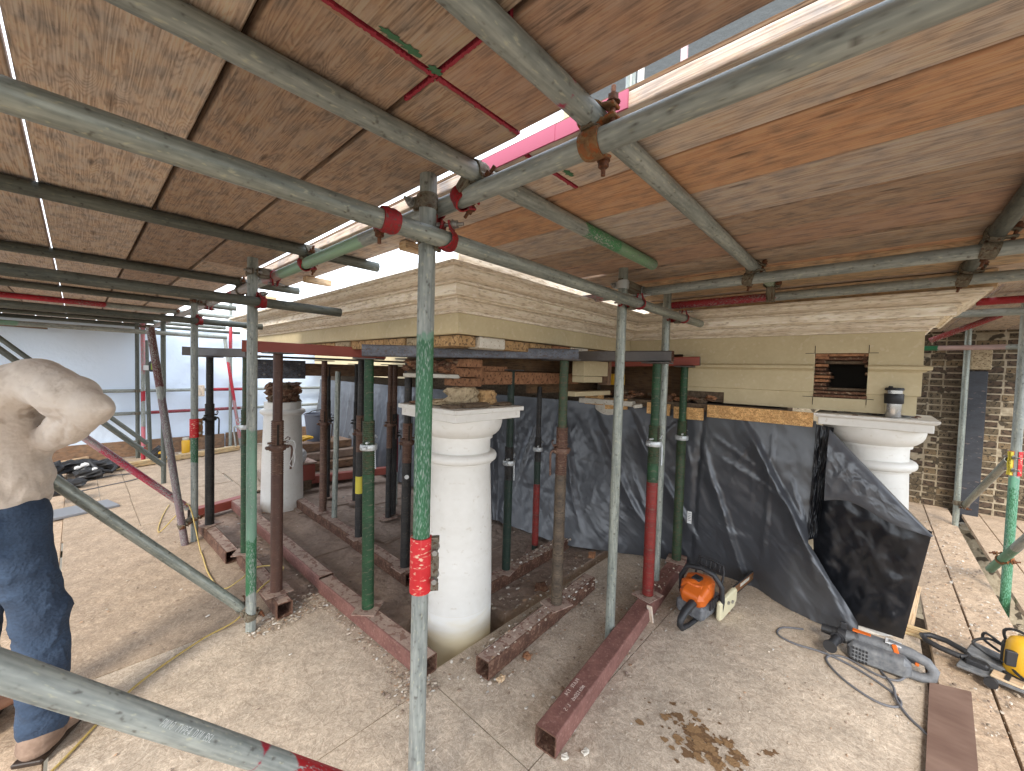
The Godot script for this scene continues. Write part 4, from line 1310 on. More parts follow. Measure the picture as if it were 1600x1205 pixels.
	mb.bx(Vector3(3.42, 1.44, -0.70), Vector3(0.58, 0.34, 0.80), 0.0)
	obj("backing", mb, M.mortar_dirt, b)
	mb = MB.new()
	mb.bx(Vector3(3.72, 0.5, -4.35), Vector3(0.5, 2.2, 7.7), 0.0)
	obj("wall", mb, M.mortar_dirt, b)
	mb = MB.new()
	mb.bx(Vector3(4.2, 2.55, -5.85), Vector3(0.8, 1.25, 4.6), 0.0)
	obj("parapet_wall", mb, M.white_paint, b)
	mb = MB.new()
	mb.bx(Vector3(4.2, 2.55, -1.70), Vector3(0.8, 1.25, 3.69), 0.0)
	obj("parapet_wall", mb, M.cornice_worn, b)
	mb = MB.new()
	mb.bx(Vector3(2.22, 1.975, -1.585), Vector3(1.88, 0.12, 0.06), 0.006)
	obj("blocking_course", mb, M.cornice_worn, b)
	mb = MB.new()
	mb.bx(Vector3(4.35, 5.0, -1.28), Vector3(0.8, 3.7, 2.86), 0.0)
	obj("upper_wall", mb, M.slate_dark, b)
	mb = MB.new()
	mb.bx(Vector3(4.2, 5.0, -2.80), Vector3(0.6, 3.7, 0.16), 0.01)
	obj("corner_trim", mb, M.render_cream, b)
	# exposed course of bricks under the portico frieze, along both faces
	rng.seed = 23
	var z := -1.535
	var k := 0
	while z > -4.6:
		var l := rng.randf_range(0.19, 0.245)
		mb = MB.new()
		mb.box(Transform3D(Basis(Vector3.UP, rng.randf_range(-0.02, 0.02)), Vector3(1.335 + rng.randf_range(-0.005, 0.007), 1.595 + rng.randf_range(-0.002, 0.002), z - l * 0.5)), Vector3(0.115, 0.056, l - 0.007), 0.004, Vector2(k, k))
		obj("brick", mb, M[["gault_brick", "stone_cream", "gault_brick", "gault_brick"][k % 4]], b)
		z -= l
		k += 1
	var x := 1.40
	k = 0
	while x < 2.95:
		var l := rng.randf_range(0.19, 0.23)
		mb = MB.new()
		var is_stone := k == 0
		mb.box(Transform3D(Basis(Vector3.UP, rng.randf_range(-0.03, 0.03)), Vector3(x + l * 0.5, 1.594, -1.59 + (0.02 if is_stone else rng.randf_range(-0.012, 0.005)))), Vector3(l - 0.008, 0.062 if is_stone else 0.056, 0.11), 0.009 if is_stone else 0.004)
		obj("brick", mb, M[["white_chipped", "gault_brick", "gault_brick", "orange_brick"][k % 4]], b)
		x += l
		k += 1
	mb = MB.new()
	mb.bx(Vector3(1.45, 1.607, -1.70), Vector3(0.20, 0.036, 0.1), 0.0)
	mb.bx(Vector3(1.43, 1.596, -3.1), Vector3(0.08, 0.06, 3.0), 0.0)
	mb.bx(Vector3(2.3, 1.596, -1.68), Vector3(1.6, 0.06, 0.08), 0.0)
	obj("mortar_bed", mb, M.mortar_dirt, b)
	# brick pier and rotten lintel over the corner column
	for s in [[1.610, 1.375, -1.885, 0.052], [1.606, 1.433, -1.880, 0.054], [1.611, 1.490, -1.886, 0.052]]:
		mb = MB.new()
		mb.box(Transform3D(Basis(Vector3.UP, rng.randf_range(-0.06, 0.06)), Vector3(s[0], s[1], s[2])), Vector3(0.125, s[3], 0.22), 0.006)
		obj("brick", mb, M.orange_brick, b)
	mb = MB.new()
	mb.bx(Vector3(2.26, 1.402, -1.90), Vector3(1.16, 0.088, 0.12), 0.006)
	mb.bx(Vector3(1.84, 1.462, -1.91), Vector3(0.30, 0.036, 0.1), 0.006)
	obj("render_lintel", mb, M.orange_brick, b)
	mb = MB.new()
	mb.bx(Vector3(2.24, 1.51, -1.97), Vector3(1.16, 0.12, 0.12), 0.006)
	obj("timber_lintel", mb, M.timber_dark, b)
	mb = MB.new()
	mb.bx(Vector3(2.60, 1.485, -1.585), Vector3(0.34, 0.11, 0.10), 0.003)
	mb.bx(Vector3(2.57, 1.405, -1.59), Vector3(0.26, 0.045, 0.10), 0.003)
	mb.bx(Vector3(2.62, 1.30, -1.60), Vector3(0.5, 0.035, 0.08), 0.003)
	obj("architrave", mb, M.render_cream, b)
	# torn architrave on the left face: ragged brick over a plaster lip
	for q in 18:
		mb = MB.new()
		mb.lump(Vector3(1.60 - q * 0.0145 + rng.randf_range(-0.012, 0.02), rng.randf_range(1.44, 1.50), -1.86 - q * 0.0155), Vector3(0.09, rng.randf_range(0.03, 0.05), rng.randf_range(0.04, 0.10)), 40 + q, 0.5, 7, 5)
		obj("broken_brick", mb, M["broken_brick" if q % 3 else "orange_brick"], b)
	mb = MB.new()
	mb.box(Transform3D(Basis(Vector3.UP, 0.76), Vector3(1.46, 1.408, -1.99)), Vector3(0.08, 0.026, 0.34), 0.006)
	obj("plaster_lip", mb, M.white_chipped, b)
	mb = MB.new()
	mb.box(Transform3D(Basis(Vector3.UP, 0.76), Vector3(1.55, 1.47, -2.06)), Vector3(0.12, 0.10, 0.36))
	obj("core", mb, M.mortar_dirt, b)
	# opened-up bay over the missing corner column: ledge of rubble, dark back, yellow blocks
	mb = MB.new()
	mb.bx(Vector3(3.34, 1.45, -1.45), Vector3(0.06, 0.40, 0.9), 0.0)
	mb.bx(Vector3(2.9, 1.45, -2.02), Vector3(1.0, 0.34, 0.05), 0.0)
	obj("recess", mb, M.timber_dark, b)
	for s in [[3.10, 1.405, -1.665], [3.105, 1.405, -1.595]]:
		mb = MB.new()
		mb.bx(Vector3(s[0], s[1], s[2]), Vector3(0.06, 0.095, 0.045), 0.004)
		obj("brick", mb, M.board_cream if false else M.tool_yellow, b)
	mb = MB.new()
	mb.bx(Vector3(2.84, 1.46, -1.60), Vector3(0.05, 0.20, 0.09), 0.005)
	mb.bx(Vector3(2.92, 1.46, -1.63), Vector3(0.045, 0.2, 0.06), 0.005)
	obj("timber_stud", mb, M.timber_brown, b)
	for q in 40:
		mb = MB.new()
		mb.lump(Vector3(rng.randf_range(3.0, 3.16), 1.262 + rng.randf_range(0.0, 0.045), rng.randf_range(-1.95, -0.86)), Vector3(rng.randf_range(0.03, 0.09), rng.randf_range(0.015, 0.04), rng.randf_range(0.04, 0.12)), 90 + q, 0.5, 7, 5)
		obj("broken_brick", mb, M[["broken_brick", "mortar_dirt", "orange_brick", "broken_brick"][q % 4]], b)
	mb = MB.new()
	mb.bx(Vector3(3.2, 1.225, -1.20), Vector3(0.28, 0.055, 1.5), 0.004)
	obj("ledge", mb, M.mortar_dirt, b)

func build_columns() -> void:
	var shaft := func(y0: float, y1: float) -> Array:
		var p := []
		for k in 17:
			var t := k / 16.0
			p.append(Vector2(0.198 - 0.026 * pow(t, 1.7), lerpf(y0, y1, t)))
		return p
	var cap := [Vector2(0.172, 0.925), Vector2(0.181, 0.927), Vector2(0.183, 0.933), Vector2(0.183, 0.938), Vector2(0.196, 0.942), Vector2(0.204, 0.950), Vector2(0.208, 0.962), Vector2(0.207, 0.975), Vector2(0.200, 0.986), Vector2(0.190, 0.992), Vector2(0.171, 0.994), Vector2(0.170, 1.000), Vector2(0.170, 1.066), Vector2(0.182, 1.068), Vector2(0.183, 1.083), Vector2(0.187, 1.086), Vector2(0.203, 1.096), Vector2(0.219, 1.112), Vector2(0.230, 1.134), Vector2(0.235, 1.158), Vector2(0.236, 1.186)]
	# the corner column
	var c := thing("corner_column", "white Tuscan column at the portico corner, rubble on its capital", "column", "", Vector3(1.485, 0, -1.745))
	var mb := MB.new()
	mb.lathe(Vector3.ZERO, shaft.call(0.13, 0.925), 64)
	obj("shaft", mb, M.white_paint, c)
	mb = MB.new()
	mb.lathe(Vector3.ZERO, [Vector2(0.199, -0.25), Vector2(0.1985, 0.13)], 64)
	obj("stained_foot", mb, M.column_stain, c)
	mb = MB.new()
	mb.lathe(Vector3.ZERO, cap, 64)
	obj("capital", mb, M.white_paint, c)
	mb = MB.new()
	mb.bx(Vector3(0.0, 1.206, 0.0), Vector3(0.478, 0.042, 0.478), 0.003)
	obj("abacus", mb, M.white_paint, c)
	mb = MB.new()
	mb.bx(Vector3(0.0, 1.2385, 0.0), Vector3(0.508, 0.024, 0.508), 0.003)
	obj("abacus_fillet", mb, M.white_paint, c)
	rng.seed = 31
	for s in [[-0.06, 1.305, 0.07, 0.21, 0.11, 0.16, "stone_cream"], [0.09, 1.295, 0.10, 0.12, 0.10, 0.13, "gault_brick"], [-0.12, 1.268, -0.02, 0.16, 0.04, 0.14, "stone_cream"], [-0.05, 1.262, 0.17, 0.22, 0.03, 0.12, "mortar_dirt"], [0.14, 1.262, -0.02, 0.16, 0.03, 0.2, "mortar_dirt"], [0.02, 1.258, -0.14, 0.3, 0.03, 0.16, "mortar_dirt"], [-0.18, 1.256, 0.13, 0.1, 0.025, 0.14, "mortar_dirt"], [0.17, 1.258, 0.15, 0.14, 0.025, 0.12, "mortar_dirt"], [-0.17, 1.258, -0.15, 0.12, 0.03, 0.14, "broken_brick"]]:
		mb = MB.new()
		mb.lump(Vector3(s[0], s[1], s[2]), Vector3(s[3], s[4], s[5]), rng.randi() % 999, 0.28, 10, 8, 0.85)
		obj("rubble", mb, M[s[6]], c)
	# the far left column, stripped to its ring, with a stub of brick
	c = thing("left_column", "white column left of the portico, capital knocked off to bare brick", "column", "", Vector3(1.45, 0, -4.55))
	mb = MB.new()
	mb.lathe(Vector3.ZERO, shaft.call(-0.25, 0.925), 48)
	obj("shaft", mb, M.white_paint, c)
	mb = MB.new()
	mb.lathe(Vector3.ZERO, cap.slice(0, 12) + [Vector2(0.170, 1.065), Vector2(0.02, 1.07)], 48)
	obj("collar_ring", mb, M.white_paint, c)
	for k in 3:
		for q in 7:
			var a := TAU * q / 7.0 + k * 0.4
			mb = MB.new()
			mb.lump(Vector3(cos(a) * 0.095, 1.10 + k * 0.058 + 0.012 * sin(q * 2.3), sin(a) * 0.095), Vector3(0.13, 0.085, 0.13), 200 + k * 9 + q, 0.65, 8, 6, 0.7)
			obj("broken_brick", mb, M["broken_brick" if (q + k) % 3 else "mortar_dirt"], c)
	# the column on the right, standing beside the black sheet
	c = thing("right_column", "white column under the entablature end beside the black plastic", "column", "", Vector3(3.27, 0, -0.01))
	mb = MB.new()
	mb.lathe(Vector3.ZERO, shaft.call(-0.25, 0.925), 56)
	obj("shaft", mb, M.white_paint, c)
	mb = MB.new()
	mb.lathe(Vector3.ZERO, cap, 56)
	obj("capital", mb, M.white_paint, c)
	mb = MB.new()
	mb.bx(Vector3(0, 1.206, 0), Vector3(0.485, 0.044, 0.485), 0.003)
	obj("abacus", mb, M.white_paint, c)
	mb = MB.new()
	mb.run([Vector2(0.26, 0.26), Vector2(-0.26, 0.26), Vector2(-0.26, -0.26), Vector2(0.26, -0.26), Vector2(0.26, 0.26)], [Vector2(-0.02, 1.226), Vector2(-0.012, 1.228), Vector2(0.0, 1.236), Vector2(0.003, 1.242), Vector2(0.003, 1.250), Vector2(-0.26, 1.252)], false)
	obj("abacus_fillet", mb, M.white_paint, c)
	mb = MB.new()
	for q in 14: mb.lump(Vector3(rng.randf_range(-0.24, 0.1), 1.252, rng.randf_range(-0.2, 0.22)), Vector3(0.03, 0.008, 0.03), 300 + q, 0.4, 6, 4)
	obj("dust", mb, M.broken_brick, c).set_meta("kind", "stuff")
	# what is left of the inner column
	c = thing("broken_capital", "broken white capital in the inner corner above the plastic", "column capital", "", Vector3(3.27, 0, -1.69))
	mb = MB.new()
	mb.box(Transform3D(Basis(Vector3.UP, 0.03), Vector3(-0.12, 1.212, 0.0)), Vector3(0.30, 0.045, 0.50), 0.006)
	obj("abacus", mb, M.white_chipped, c)
	mb = MB.new()
	mb.box(Transform3D(Basis(Vector3.UP, 0.5) * Basis(Vector3.RIGHT, -0.15), Vector3(-0.19, 1.20, 0.26)), Vector3(0.18, 0.03, 0.07), 0.006)
	obj("broken_edge", mb, M.white_chipped, c)
	mb = MB.new()
	mb.lathe(Vector3.ZERO, [Vector2(0.198, -0.2), Vector2(0.17, 0.925), Vector2(0.17, 1.066), Vector2(0.23, 1.14), Vector2(0.23, 1.19)], 32)
	obj("shaft", mb, M.white_chipped, c)

func build_brick_wall() -> void:
	var w := thing("brick_wall", "old soot-stained stock brick wall behind the right-hand walkway", "wall")
	var mb := MB.new()
	mb.bx(Vector3(7.02, 0.6, 0.8), Vector3(0.30, 8.4, 7.0), 0.0)
	obj("mortar_backing", mb, M.mortar_old, w)
	rng.seed = 77
	var protos := []
	for k in 10:
		var l := 0.215 if k < 6 else 0.1025
		mb = MB.new()
		mb.box(Transform3D(Basis(Vector3.UP, rng.randf_range(-0.015, 0.015)) * Basis(Vector3.RIGHT, rng.randf_range(-0.012, 0.012)), Vector3.ZERO), Vector3(0.10, 0.064, l), rng.randf_range(0.003, 0.008), Vector2(rng.randf(), rng.randf()))
		protos.append([mb, l])
	var meshes := []
	for p in protos:
		var row := []
		for t in 4: row.append(mesh_of([[p[0], M["brick_%d" % t]]]))
		meshes.append(row)
	for c in 30:
		var y := -0.05 + c * 0.0755
		var z := 0.02 - (0.11 if c % 2 else 0.0) - rng.randf_range(0, 0.02)
		var n := 0
		while z < 1.75:
			var header := (n % 3 == 2) if c % 2 == 0 else (n % 3 == 0)
			var k := rng.randi_range(6, 9) if header else rng.randi_range(0, 5)
			var l := 0.1025 if header else 0.215
			var lost := rng.randf() < 0.02
			if not lost:
				put("brick", meshes[k][[0, 1, 2, 3, 0, 2, 2][rng.randi() % 7]], w, Transform3D(Basis(Vector3.RIGHT, rng.randf_range(-0.01, 0.01)), Vector3(6.915 + rng.randf_range(-0.004, 0.005), y, z + l * 0.5)))
			z += l + 0.0105
			n += 1
	# black-painted band of bitumen down the wall, blistered to pink and white at its head
	var b := thing("black_downpipe_strip", "black tarred flat post on the brick wall, flaking at its head", "post")
	mb = MB.new()
	mb.bx(Vector3(6.74, 0.72, 0.80), Vector3(0.14, 1.75, 0.17), 0.006)
	obj("shaft", mb, M.bitumen, b)
	mb = MB.new()
	mb.bx(Vector3(6.738, 1.72, 0.83), Vector3(0.15, 0.22, 0.15), 0.01)
	obj("bare_head", mb, M.stone_cream, b)
	mb = MB.new()
	mb.lump(Vector3(6.68, -0.13, 0.83), Vector3(0.2, 0.08, 0.22), 4, 0.5)
	obj("mortar_foot", mb, M.white_chipped, b)

func build_sheets() -> void:
	# translucent sheeting along the far end of the scaffold
	var nsh := FastNoiseLite.new()
	nsh.seed = 44; nsh.frequency = 1.0; nsh.fractal_octaves = 3
	var P := []
	for j in 25:
		var row := []
		for i in 80:
			var x := -5.0 + i * 0.13
			var top := 1.965 + 0.03 * clampf((x + 0.6) / 2.2, 0.0, 1.2) + 0.012 * sin(x * 3.3)
			var y := lerpf(0.02, top, j / 24.0)
			row.append(Vector3(x, y, -8.22 + 0.02 * sin(x * 2.1 + y) + 0.008 * sin(y * 9.0 + x * 5.0) + 0.05 * nsh.get_noise_2d(x * 1.2, y * 0.7) + 0.02 * nsh.get_noise_2d(x * 3.0 + y * 2.0, y * 2.0)))
		P.append(row)
	var mb := MB.new()
	mb.grid(P, Vector2(8, 2))
	tag(obj("scaffold_sheeting", mb, M.white_sheet), "translucent white sheeting across the far end of the scaffold", "sheeting")
	# black polythene hung along the building between the columns
	var t := thing("black_plastic_sheet", "creased black plastic sheet hung along the building behind the props", "plastic sheet")
	var n1 := FastNoiseLite.new()
	n1.seed = 3; n1.frequency = 1.0; n1.fractal_octaves = 3
	var n2 := FastNoiseLite.new()
	n2.seed = 9; n2.frequency = 1.0; n2.fractal_octaves = 4; n2.fractal_type = FastNoiseLite.FRACTAL_RIDGED
	var creases := [[Vector2(-0.66, 1.16), Vector2(-0.29, 0.50), 0.06, 0.11], [Vector2(-0.30, 0.52), Vector2(-0.05, 0.06), 0.05, 0.14], [Vector2(-3.0, 0.72), Vector2(-0.1, 0.70), 0.0035, 0.03], [Vector2(-3.0, 0.36), Vector2(-0.1, 0.37), 0.0045, 0.03], [Vector2(-0.585, 1.15), Vector2(-0.60, 0.05), 0.004, 0.03], [Vector2(-1.2, 1.15), Vector2(-1.21, 0.05), 0.004, 0.03], [Vector2(-0.86, 0.80), Vector2(-0.60, 0.0), 0.035, 0.10], [Vector2(-1.48, 1.15), Vector2(-0.98, 0.30), 0.045, 0.14], [Vector2(-1.80, 1.12), Vector2(-1.30, 0.25), 0.035, 0.12], [Vector2(-0.92, 1.12), Vector2(-0.97, 0.15), -0.02, 0.05], [Vector2(-0.48, 1.12), Vector2(-0.50, 0.25), 0.012, 0.04], [Vector2(-0.80, 1.0), Vector2(-0.55, 0.85), 0.012, 0.05], [Vector2(-0.75, 0.86), Vector2(-0.42, 0.70), 0.012, 0.05], [Vector2(-0.35, 0.75), Vector2(-0.22, 0.30), 0.018, 0.06], [Vector2(-0.95, 0.33), Vector2(-0.2, 0.36), 0.006, 0.03], [Vector2(-1.25, 0.95), Vector2(-1.05, 1.15), 0.03, 0.06], [Vector2(-1.40, 0.60), Vector2(-1.15, 0.05), 0.02, 0.08], [Vector2(-2.15, 1.12), Vector2(-1.80, 0.2), 0.035, 0.12], [Vector2(-2.45, 0.9), Vector2(-2.60, 0.1), 0.03, 0.10]]
	for q in 16: creases.append([Vector2(-2.8 - q * 0.30, 1.15), Vector2(-2.55 - q * 0.31 + 0.2 * sin(q * 2.1), 0.05), 0.03 + 0.02 * sin(q * 1.3), 0.10])
	rng.seed = 55
	for q in 60:
		var c0 := Vector2(rng.randf_range(-3.2, -0.1), rng.randf_range(0.05, 1.1))
		var aa := rng.randfn() * 0.5 - 1.1
		creases.append([c0, c0 + Vector2(-cos(aa), sin(aa)) * rng.randf_range(0.08, 0.35), rng.randf_range(0.002, 0.008), rng.randf_range(0.03, 0.07)])
	var fold := func(s: float, y: float) -> float:
		# slack, then crisp creases: gentle on one side, steep on the other
		var f := 0.022 * (n1.get_noise_2d(s * 1.1 + y * 0.6, y * 0.3 + 4.0) + 0.3)
		f += 0.008 * n2.get_noise_2d(s * 2.2 + y * 1.6, y * 1.2 + 9.0)
		f += 0.0025 * n2.get_noise_2d(s * 6.0 - y * 3.0, y * 5.0)
		f += 0.003 * n1.get_noise_2d(s * 12.0, y * 10.0)
		for q in creases:
			var a: Vector2 = q[0]
			var b: Vector2 = q[1]
			if s < minf(a.x, b.x) - 0.3 or s > maxf(a.x, b.x) + 0.3: continue
			var e := b - a
			var w := Vector2(s, y) - a
			var tt := w.dot(e) / e.length_squared()
			var d := (w.x * e.y - w.y * e.x) / e.length() + 0.012 * n1.get_noise_2d(tt * 3.0 + q[2] * 99.0, 0.0)
			var fade := smoothstep(-0.25, 0.12, tt) * (1.0 - smoothstep(0.85, 1.2, tt))
			var wd: float = q[3]
			var h := maxf(0.0, 1.0 - d / wd) if d > 0.0 else maxf(0.0, 1.0 + d / (wd * 0.22))
			f += q[2] * h * h * (1.5 - 0.5 * h) * fade
		return f
	P = []
	for j in 61:
		var row := []
		var v := j / 60.0
		for i in 361:
			var u := pow(i / 360.0, 0.58)
			var zt := lerpf(-6.25, -0.262, u)
			var zb := lerpf(-6.1, -0.035, u)
			var y := lerpf(1.19, 0.0, v)
			var zr := -0.265 + 0.25 * clampf((0.46 - y) / 0.39, 0.0, 1.0)
			var z := lerpf(lerpf(-7.7, -7.6, v), zr, u)
			var xb := 3.17 - 0.42 * smoothstep(1.0, 2.0, -z) * (1.0 - 0.25 * smoothstep(3.5, 6.0, -z))
			xb -= 0.15 * smoothstep(-0.62, -0.30, z)
			var x := lerpf(3.085, xb, pow(v, 1.5))
			var amp := 0.25 + 0.75 * smoothstep(0.0, 0.25, v)
			x -= fold.call(z, y) * amp + 0.03 * smoothstep(-0.34, -0.16, z) * smoothstep(0.55, 0.75, v)
			row.append(Vector3(x, y + 0.004, z))
		P.append(row)
	mb = MB.new()
	mb.grid(P, Vector2(1, 1))
	obj("hanging", mb, M.black_plastic, t)
	# loose end thrown across the right column: dark underside, then the folded-back corner
	var patch := func(a: Vector3, b: Vector3, c: Vector3, d: Vector3, bulge: float, seed_: float, curl: float) -> Array:
		var out := []
		for j in 41:
			var row := []
			for i in 41:
				var u := i / 40.0
				var v := j / 40.0
				var p := a.lerp(b, u).lerp(d.lerp(c, u), v)
				var w := 4.0 * u * (1 - u) * 4.0 * v * (1 - v)
				p.x -= bulge * sqrt(maxf(w, 0.0)) * u + 0.022 * n2.get_noise_2d(u * 1.4 + seed_, v * 1.8 + u) * minf(w * 3.0, 1.0) + 0.014 * n1.get_noise_2d(u * 4.0 + seed_, v * 4.0) * minf(w * 4.0, 1.0)
				p.x += curl * pow(u, 6.0)
				row.append(p)
			out.append(row)
		return out
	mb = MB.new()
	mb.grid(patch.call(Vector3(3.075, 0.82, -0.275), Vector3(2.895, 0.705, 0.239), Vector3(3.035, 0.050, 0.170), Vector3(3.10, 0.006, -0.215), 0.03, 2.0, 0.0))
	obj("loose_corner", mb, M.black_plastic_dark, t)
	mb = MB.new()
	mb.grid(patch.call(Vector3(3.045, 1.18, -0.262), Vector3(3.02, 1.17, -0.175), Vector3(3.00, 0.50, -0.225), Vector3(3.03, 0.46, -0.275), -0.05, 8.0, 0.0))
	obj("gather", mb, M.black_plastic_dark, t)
	# folded triangle: rows run from the fold line (top edge) down to the hem
	P = []
	for j in 41:
		var row := []
		var v := j / 40.0
		for i in 61:
			var u := i / 60.0
			var top := Vector3(3.0, 1.165, -0.195).lerp(Vector3(2.875, 0.690, 0.243), u)
			var hem := Vector3(2.99, 0.735, -0.20).lerp(Vector3(2.86, 0.672, 0.232), u)
			hem.y += 0.035 * sin(PI * u) + 0.02 * sin(u * 7.0)
			hem.z += 0.0
			var p := top.lerp(hem, v)
			var w := 4.0 * v * (1.0 - v) * (1.0 - u)
			p.x -= 0.022 * sqrt(maxf(4.0 * v * (1.0 - v), 0.0)) * (1 - u) + 0.012 * w * n2.get_noise_2d(u * 3.0 + 5, v * 1.4 + u)
			p.x += 0.03 * pow(1.0 - v, 10.0)
			p.y += 0.006 * pow(1.0 - v, 10.0) * -1.0
			row.append(p)
		P.append(row)
	mb = MB.new()
	mb.grid(P)
	obj("folded_corner", mb, M.black_plastic_fold, t)
	# osb strips clamping the head of the sheet
	var n := 0
	for s in [[-1.90, -1.72, 1.225, 0.0], [-1.70, -1.50, 1.20, -0.06], [-1.12, -0.91, 1.176, -0.02], [-1.33, -1.15, 1.19, 0.03], [-0.885, -0.278, 1.205, 0.006]]:
		mb = MB.new()
		mb.box(Transform3D(Basis(Vector3.RIGHT, s[3]), Vector3(3.045, s[2], (s[0] + s[1]) * 0.5)), Vector3(0.018, 0.088, s[1] - s[0]), 0.0015)
		tag(obj("osb_strip", mb, M.osb_fresh), ["short osb offcut left of the rusty prop's inner tube", "osb offcut beside the broken white capital", "short osb strip between the green props above the plastic", "short osb strip just right of the broken capital", "long osb strip on the plastic beside the right column"][n], "osb strip", "osb strips pinning the plastic")
		n += 1
	var card := thing("paper_label", "small white paper label stuck on the black plastic by the green prop", "label", "", Vector3(2.905, 0.457, -0.93), Basis(Vector3.UP, -PI * 0.5 - 0.1))
	mb = MB.new()
	mb.bx(Vector3.ZERO, Vector3(0.03, 0.085, 0.001))
	obj("card", mb, M.paper, card)
	for k in 5:
		mb = MB.new()
		mb.bx(Vector3(0.0, 0.028 - k * 0.012, 0.0012), Vector3(0.022 - 0.004 * (k % 2), 0.003, 0.001))
		obj("printed_line", mb, M.ink, card)

func build_tubes() -> void:
	var red := Color(0.62, 0.10, 0.17)
	var pink := Color(0.72, 0.40, 0.44)
	var green := Color(0.20, 0.40, 0.27)
	var mint := Color(0.43, 0.56, 0.48)
	var gs := "standards of the scaffold"
	var gl := "ledgers under the upper deck"
	var gt := "transoms carrying the upper boards"
	var gb := "diagonal braces of the scaffold"
	var G: Material = M.galv
	var D: Material = M.galv_dark
	# standards
	scaffold_tube("standard", "upright scaffold tube in front of the corner column, green above a red sleeve", gs, Vector3(0.690, -0.20, -0.980), Vector3(0.690, 4.2, -0.980), painted(1, 4.4, [[1.13, 1.76, mint, 0.12], [1.13, 1.74, green, 0.34]]), TR)
	scaffold_tube("standard", "pale green upright tube with a brace clamped to its foot", gs, Vector3(0.630, -0.05, -2.450), Vector3(0.630, 4.2, -2.450), painted(2, 4.25, [[0.28, 1.15, mint, 0.22], [0.26, 0.55, green, 0.42]]), TR)
	scaffold_tube("standard", "upright tube with red sleeve over a green length, before the white sheeting", gs, Vector3(0.637, -0.05, -4.030), Vector3(0.637, 4.2, -4.030), painted(3, 4.25, [[0.69, 0.9, green, 0.25]]), TR)
	scaffold_tube("standard", "upright tube behind the leaning tube, left of the red-sleeved one", gs, Vector3(0.690, -0.05, -6.2), Vector3(0.690, 4.2, -6.2), D, TR)
	scaffold_tube("standard", "far upright tube with pink and red paint, a laser level clipped on it", gs, Vector3(0.637, -0.05, -7.69), Vector3(0.637, 2.6, -7.69), painted(4, 2.65, [[0.05, 0.26, red, 0.25], [0.28, 0.56, pink, 0.2], [0.92, 1.07, red, 0.15], [1.3, 2.1, pink, 0.6]]), TR)
	scaffold_tube("standard", "leftmost far upright tube against the white sheeting", gs, Vector3(0.605, -0.05, -8.05), Vector3(0.605, 2.6, -8.05), D, TR)
	scaffold_tube("standard", "far upright tube against the sheeting right of the black prop", gs, Vector3(1.755, -0.05, -8.05), Vector3(1.755, 2.6, -8.05), painted(5, 2.65, [[1.6, 2.1, red, 0.3]]), TR)
	scaffold_tube("standard", "bright galvanised upright tube standing beside the long red beam", gs, Vector3(1.952, -0.05, -1.012), Vector3(1.952, 4.2, -1.012), G, TR)
	scaffold_tube("standard", "galvanised upright tube close behind the green and red prop", gs, Vector3(2.600, -0.05, -1.030), Vector3(2.600, 2.7, -1.030), G, TR)
	scaffold_tube("standard", "upright tube in front of the tarred post on the brick wall", gs, Vector3(6.10, -0.15, 0.66), Vector3(6.10, 4.2, 0.66), G, TR)
	scaffold_tube("standard", "rightmost upright tube, green foot and a yellow and red sleeve", gs, Vector3(4.335, -0.15, 0.722), Vector3(4.335, 4.2, 0.722), painted(6, 4.35, [[0.02, 0.98, Color(0.40, 0.60, 0.50), 0.1], [0.0, 0.9, green, 0.58]]), TR)
	scaffold_tube("standard", "thin leaning tube beside the far red-banded upright", gs, Vector3(0.735, -0.02, -7.95), Vector3(0.695, 1.75, -7.95), D, TR)
	scaffold_tube("leaning_tube", "leaning reddish-grey tube crossing in front of the white sheeting, its foot beside the red-sleeved upright", gb, Vector3(0.575, -0.03, -3.99), Vector3(0.371, 1.70, -3.99), painted(7, 1.75, [[0.0, 1.2, Color(0.42, 0.35, 0.37), 0.5], [1.3, 1.75, Color(0.33, 0.16, 0.15), 0.45]]), TR)
	scaffold_tube("leaning_tube", "far leaning tube with a red middle, left of the left column", gb, Vector3(1.905, -0.02, -8.0), Vector3(1.66, 1.86, -8.0), painted(8, 1.9, [[0.85, 1.5, red, 0.3], [0.2, 0.85, pink, 0.6]]), TR)
	# upper lift posts seen through the gap
	scaffold_tube("guard_post", "white post of the upper lift seen through the gap in the boards", "", Vector3(3.0, 2.75, -1.47), Vector3(3.0, 4.9, -1.47), M.white_paint, TR)
	scaffold_tube("guard_post", "pinkish post of the upper lift nearer the big diagonal tube", "", Vector3(3.0, 2.75, -1.14), Vector3(3.0, 4.9, -1.14), painted(9, 2.15, [[0.0, 2.15, Color(0.80, 0.68, 0.69), 0.0]]), TR)
	# ledgers, running away to the left rear
	scaffold_tube("ledger", "long ledger tube under the boards from top right past the front upright", gl, Vector3(0.735, 1.930, 1.3), Vector3(0.735, 1.930, -8.15), painted(10, 9.45, [[2.75, 3.62, Color(0.50, 0.62, 0.52), 0.3], [3.66, 3.9, Color(0.62, 0.46, 0.44), 0.35], [4.0, 9.4, Color(0.66, 0.62, 0.60), 0.3], [4.55, 4.75, Color(0.80, 0.42, 0.45), 0.2]]), TR)
	scaffold_tube("ledger", "ledger tube above the main wall whose free end sticks out near the bright upright", gl, Vector3(2.150, 1.922, 1.3), Vector3(2.200, 1.922, -1.56), painted(11, 2.86, [[2.55, 2.86, Color(0.66, 0.42, 0.42), 0.5]]), TR)
	scaffold_tube("ledger", "ledger tube with a red length, nearest the building cornice", gl, Vector3(2.745, 1.926, 1.3), Vector3(2.745, 1.926, -1.18), painted(12, 2.48, [[1.75, 2.35, Color(0.56, 0.16, 0.2), 0.3]]), TR)
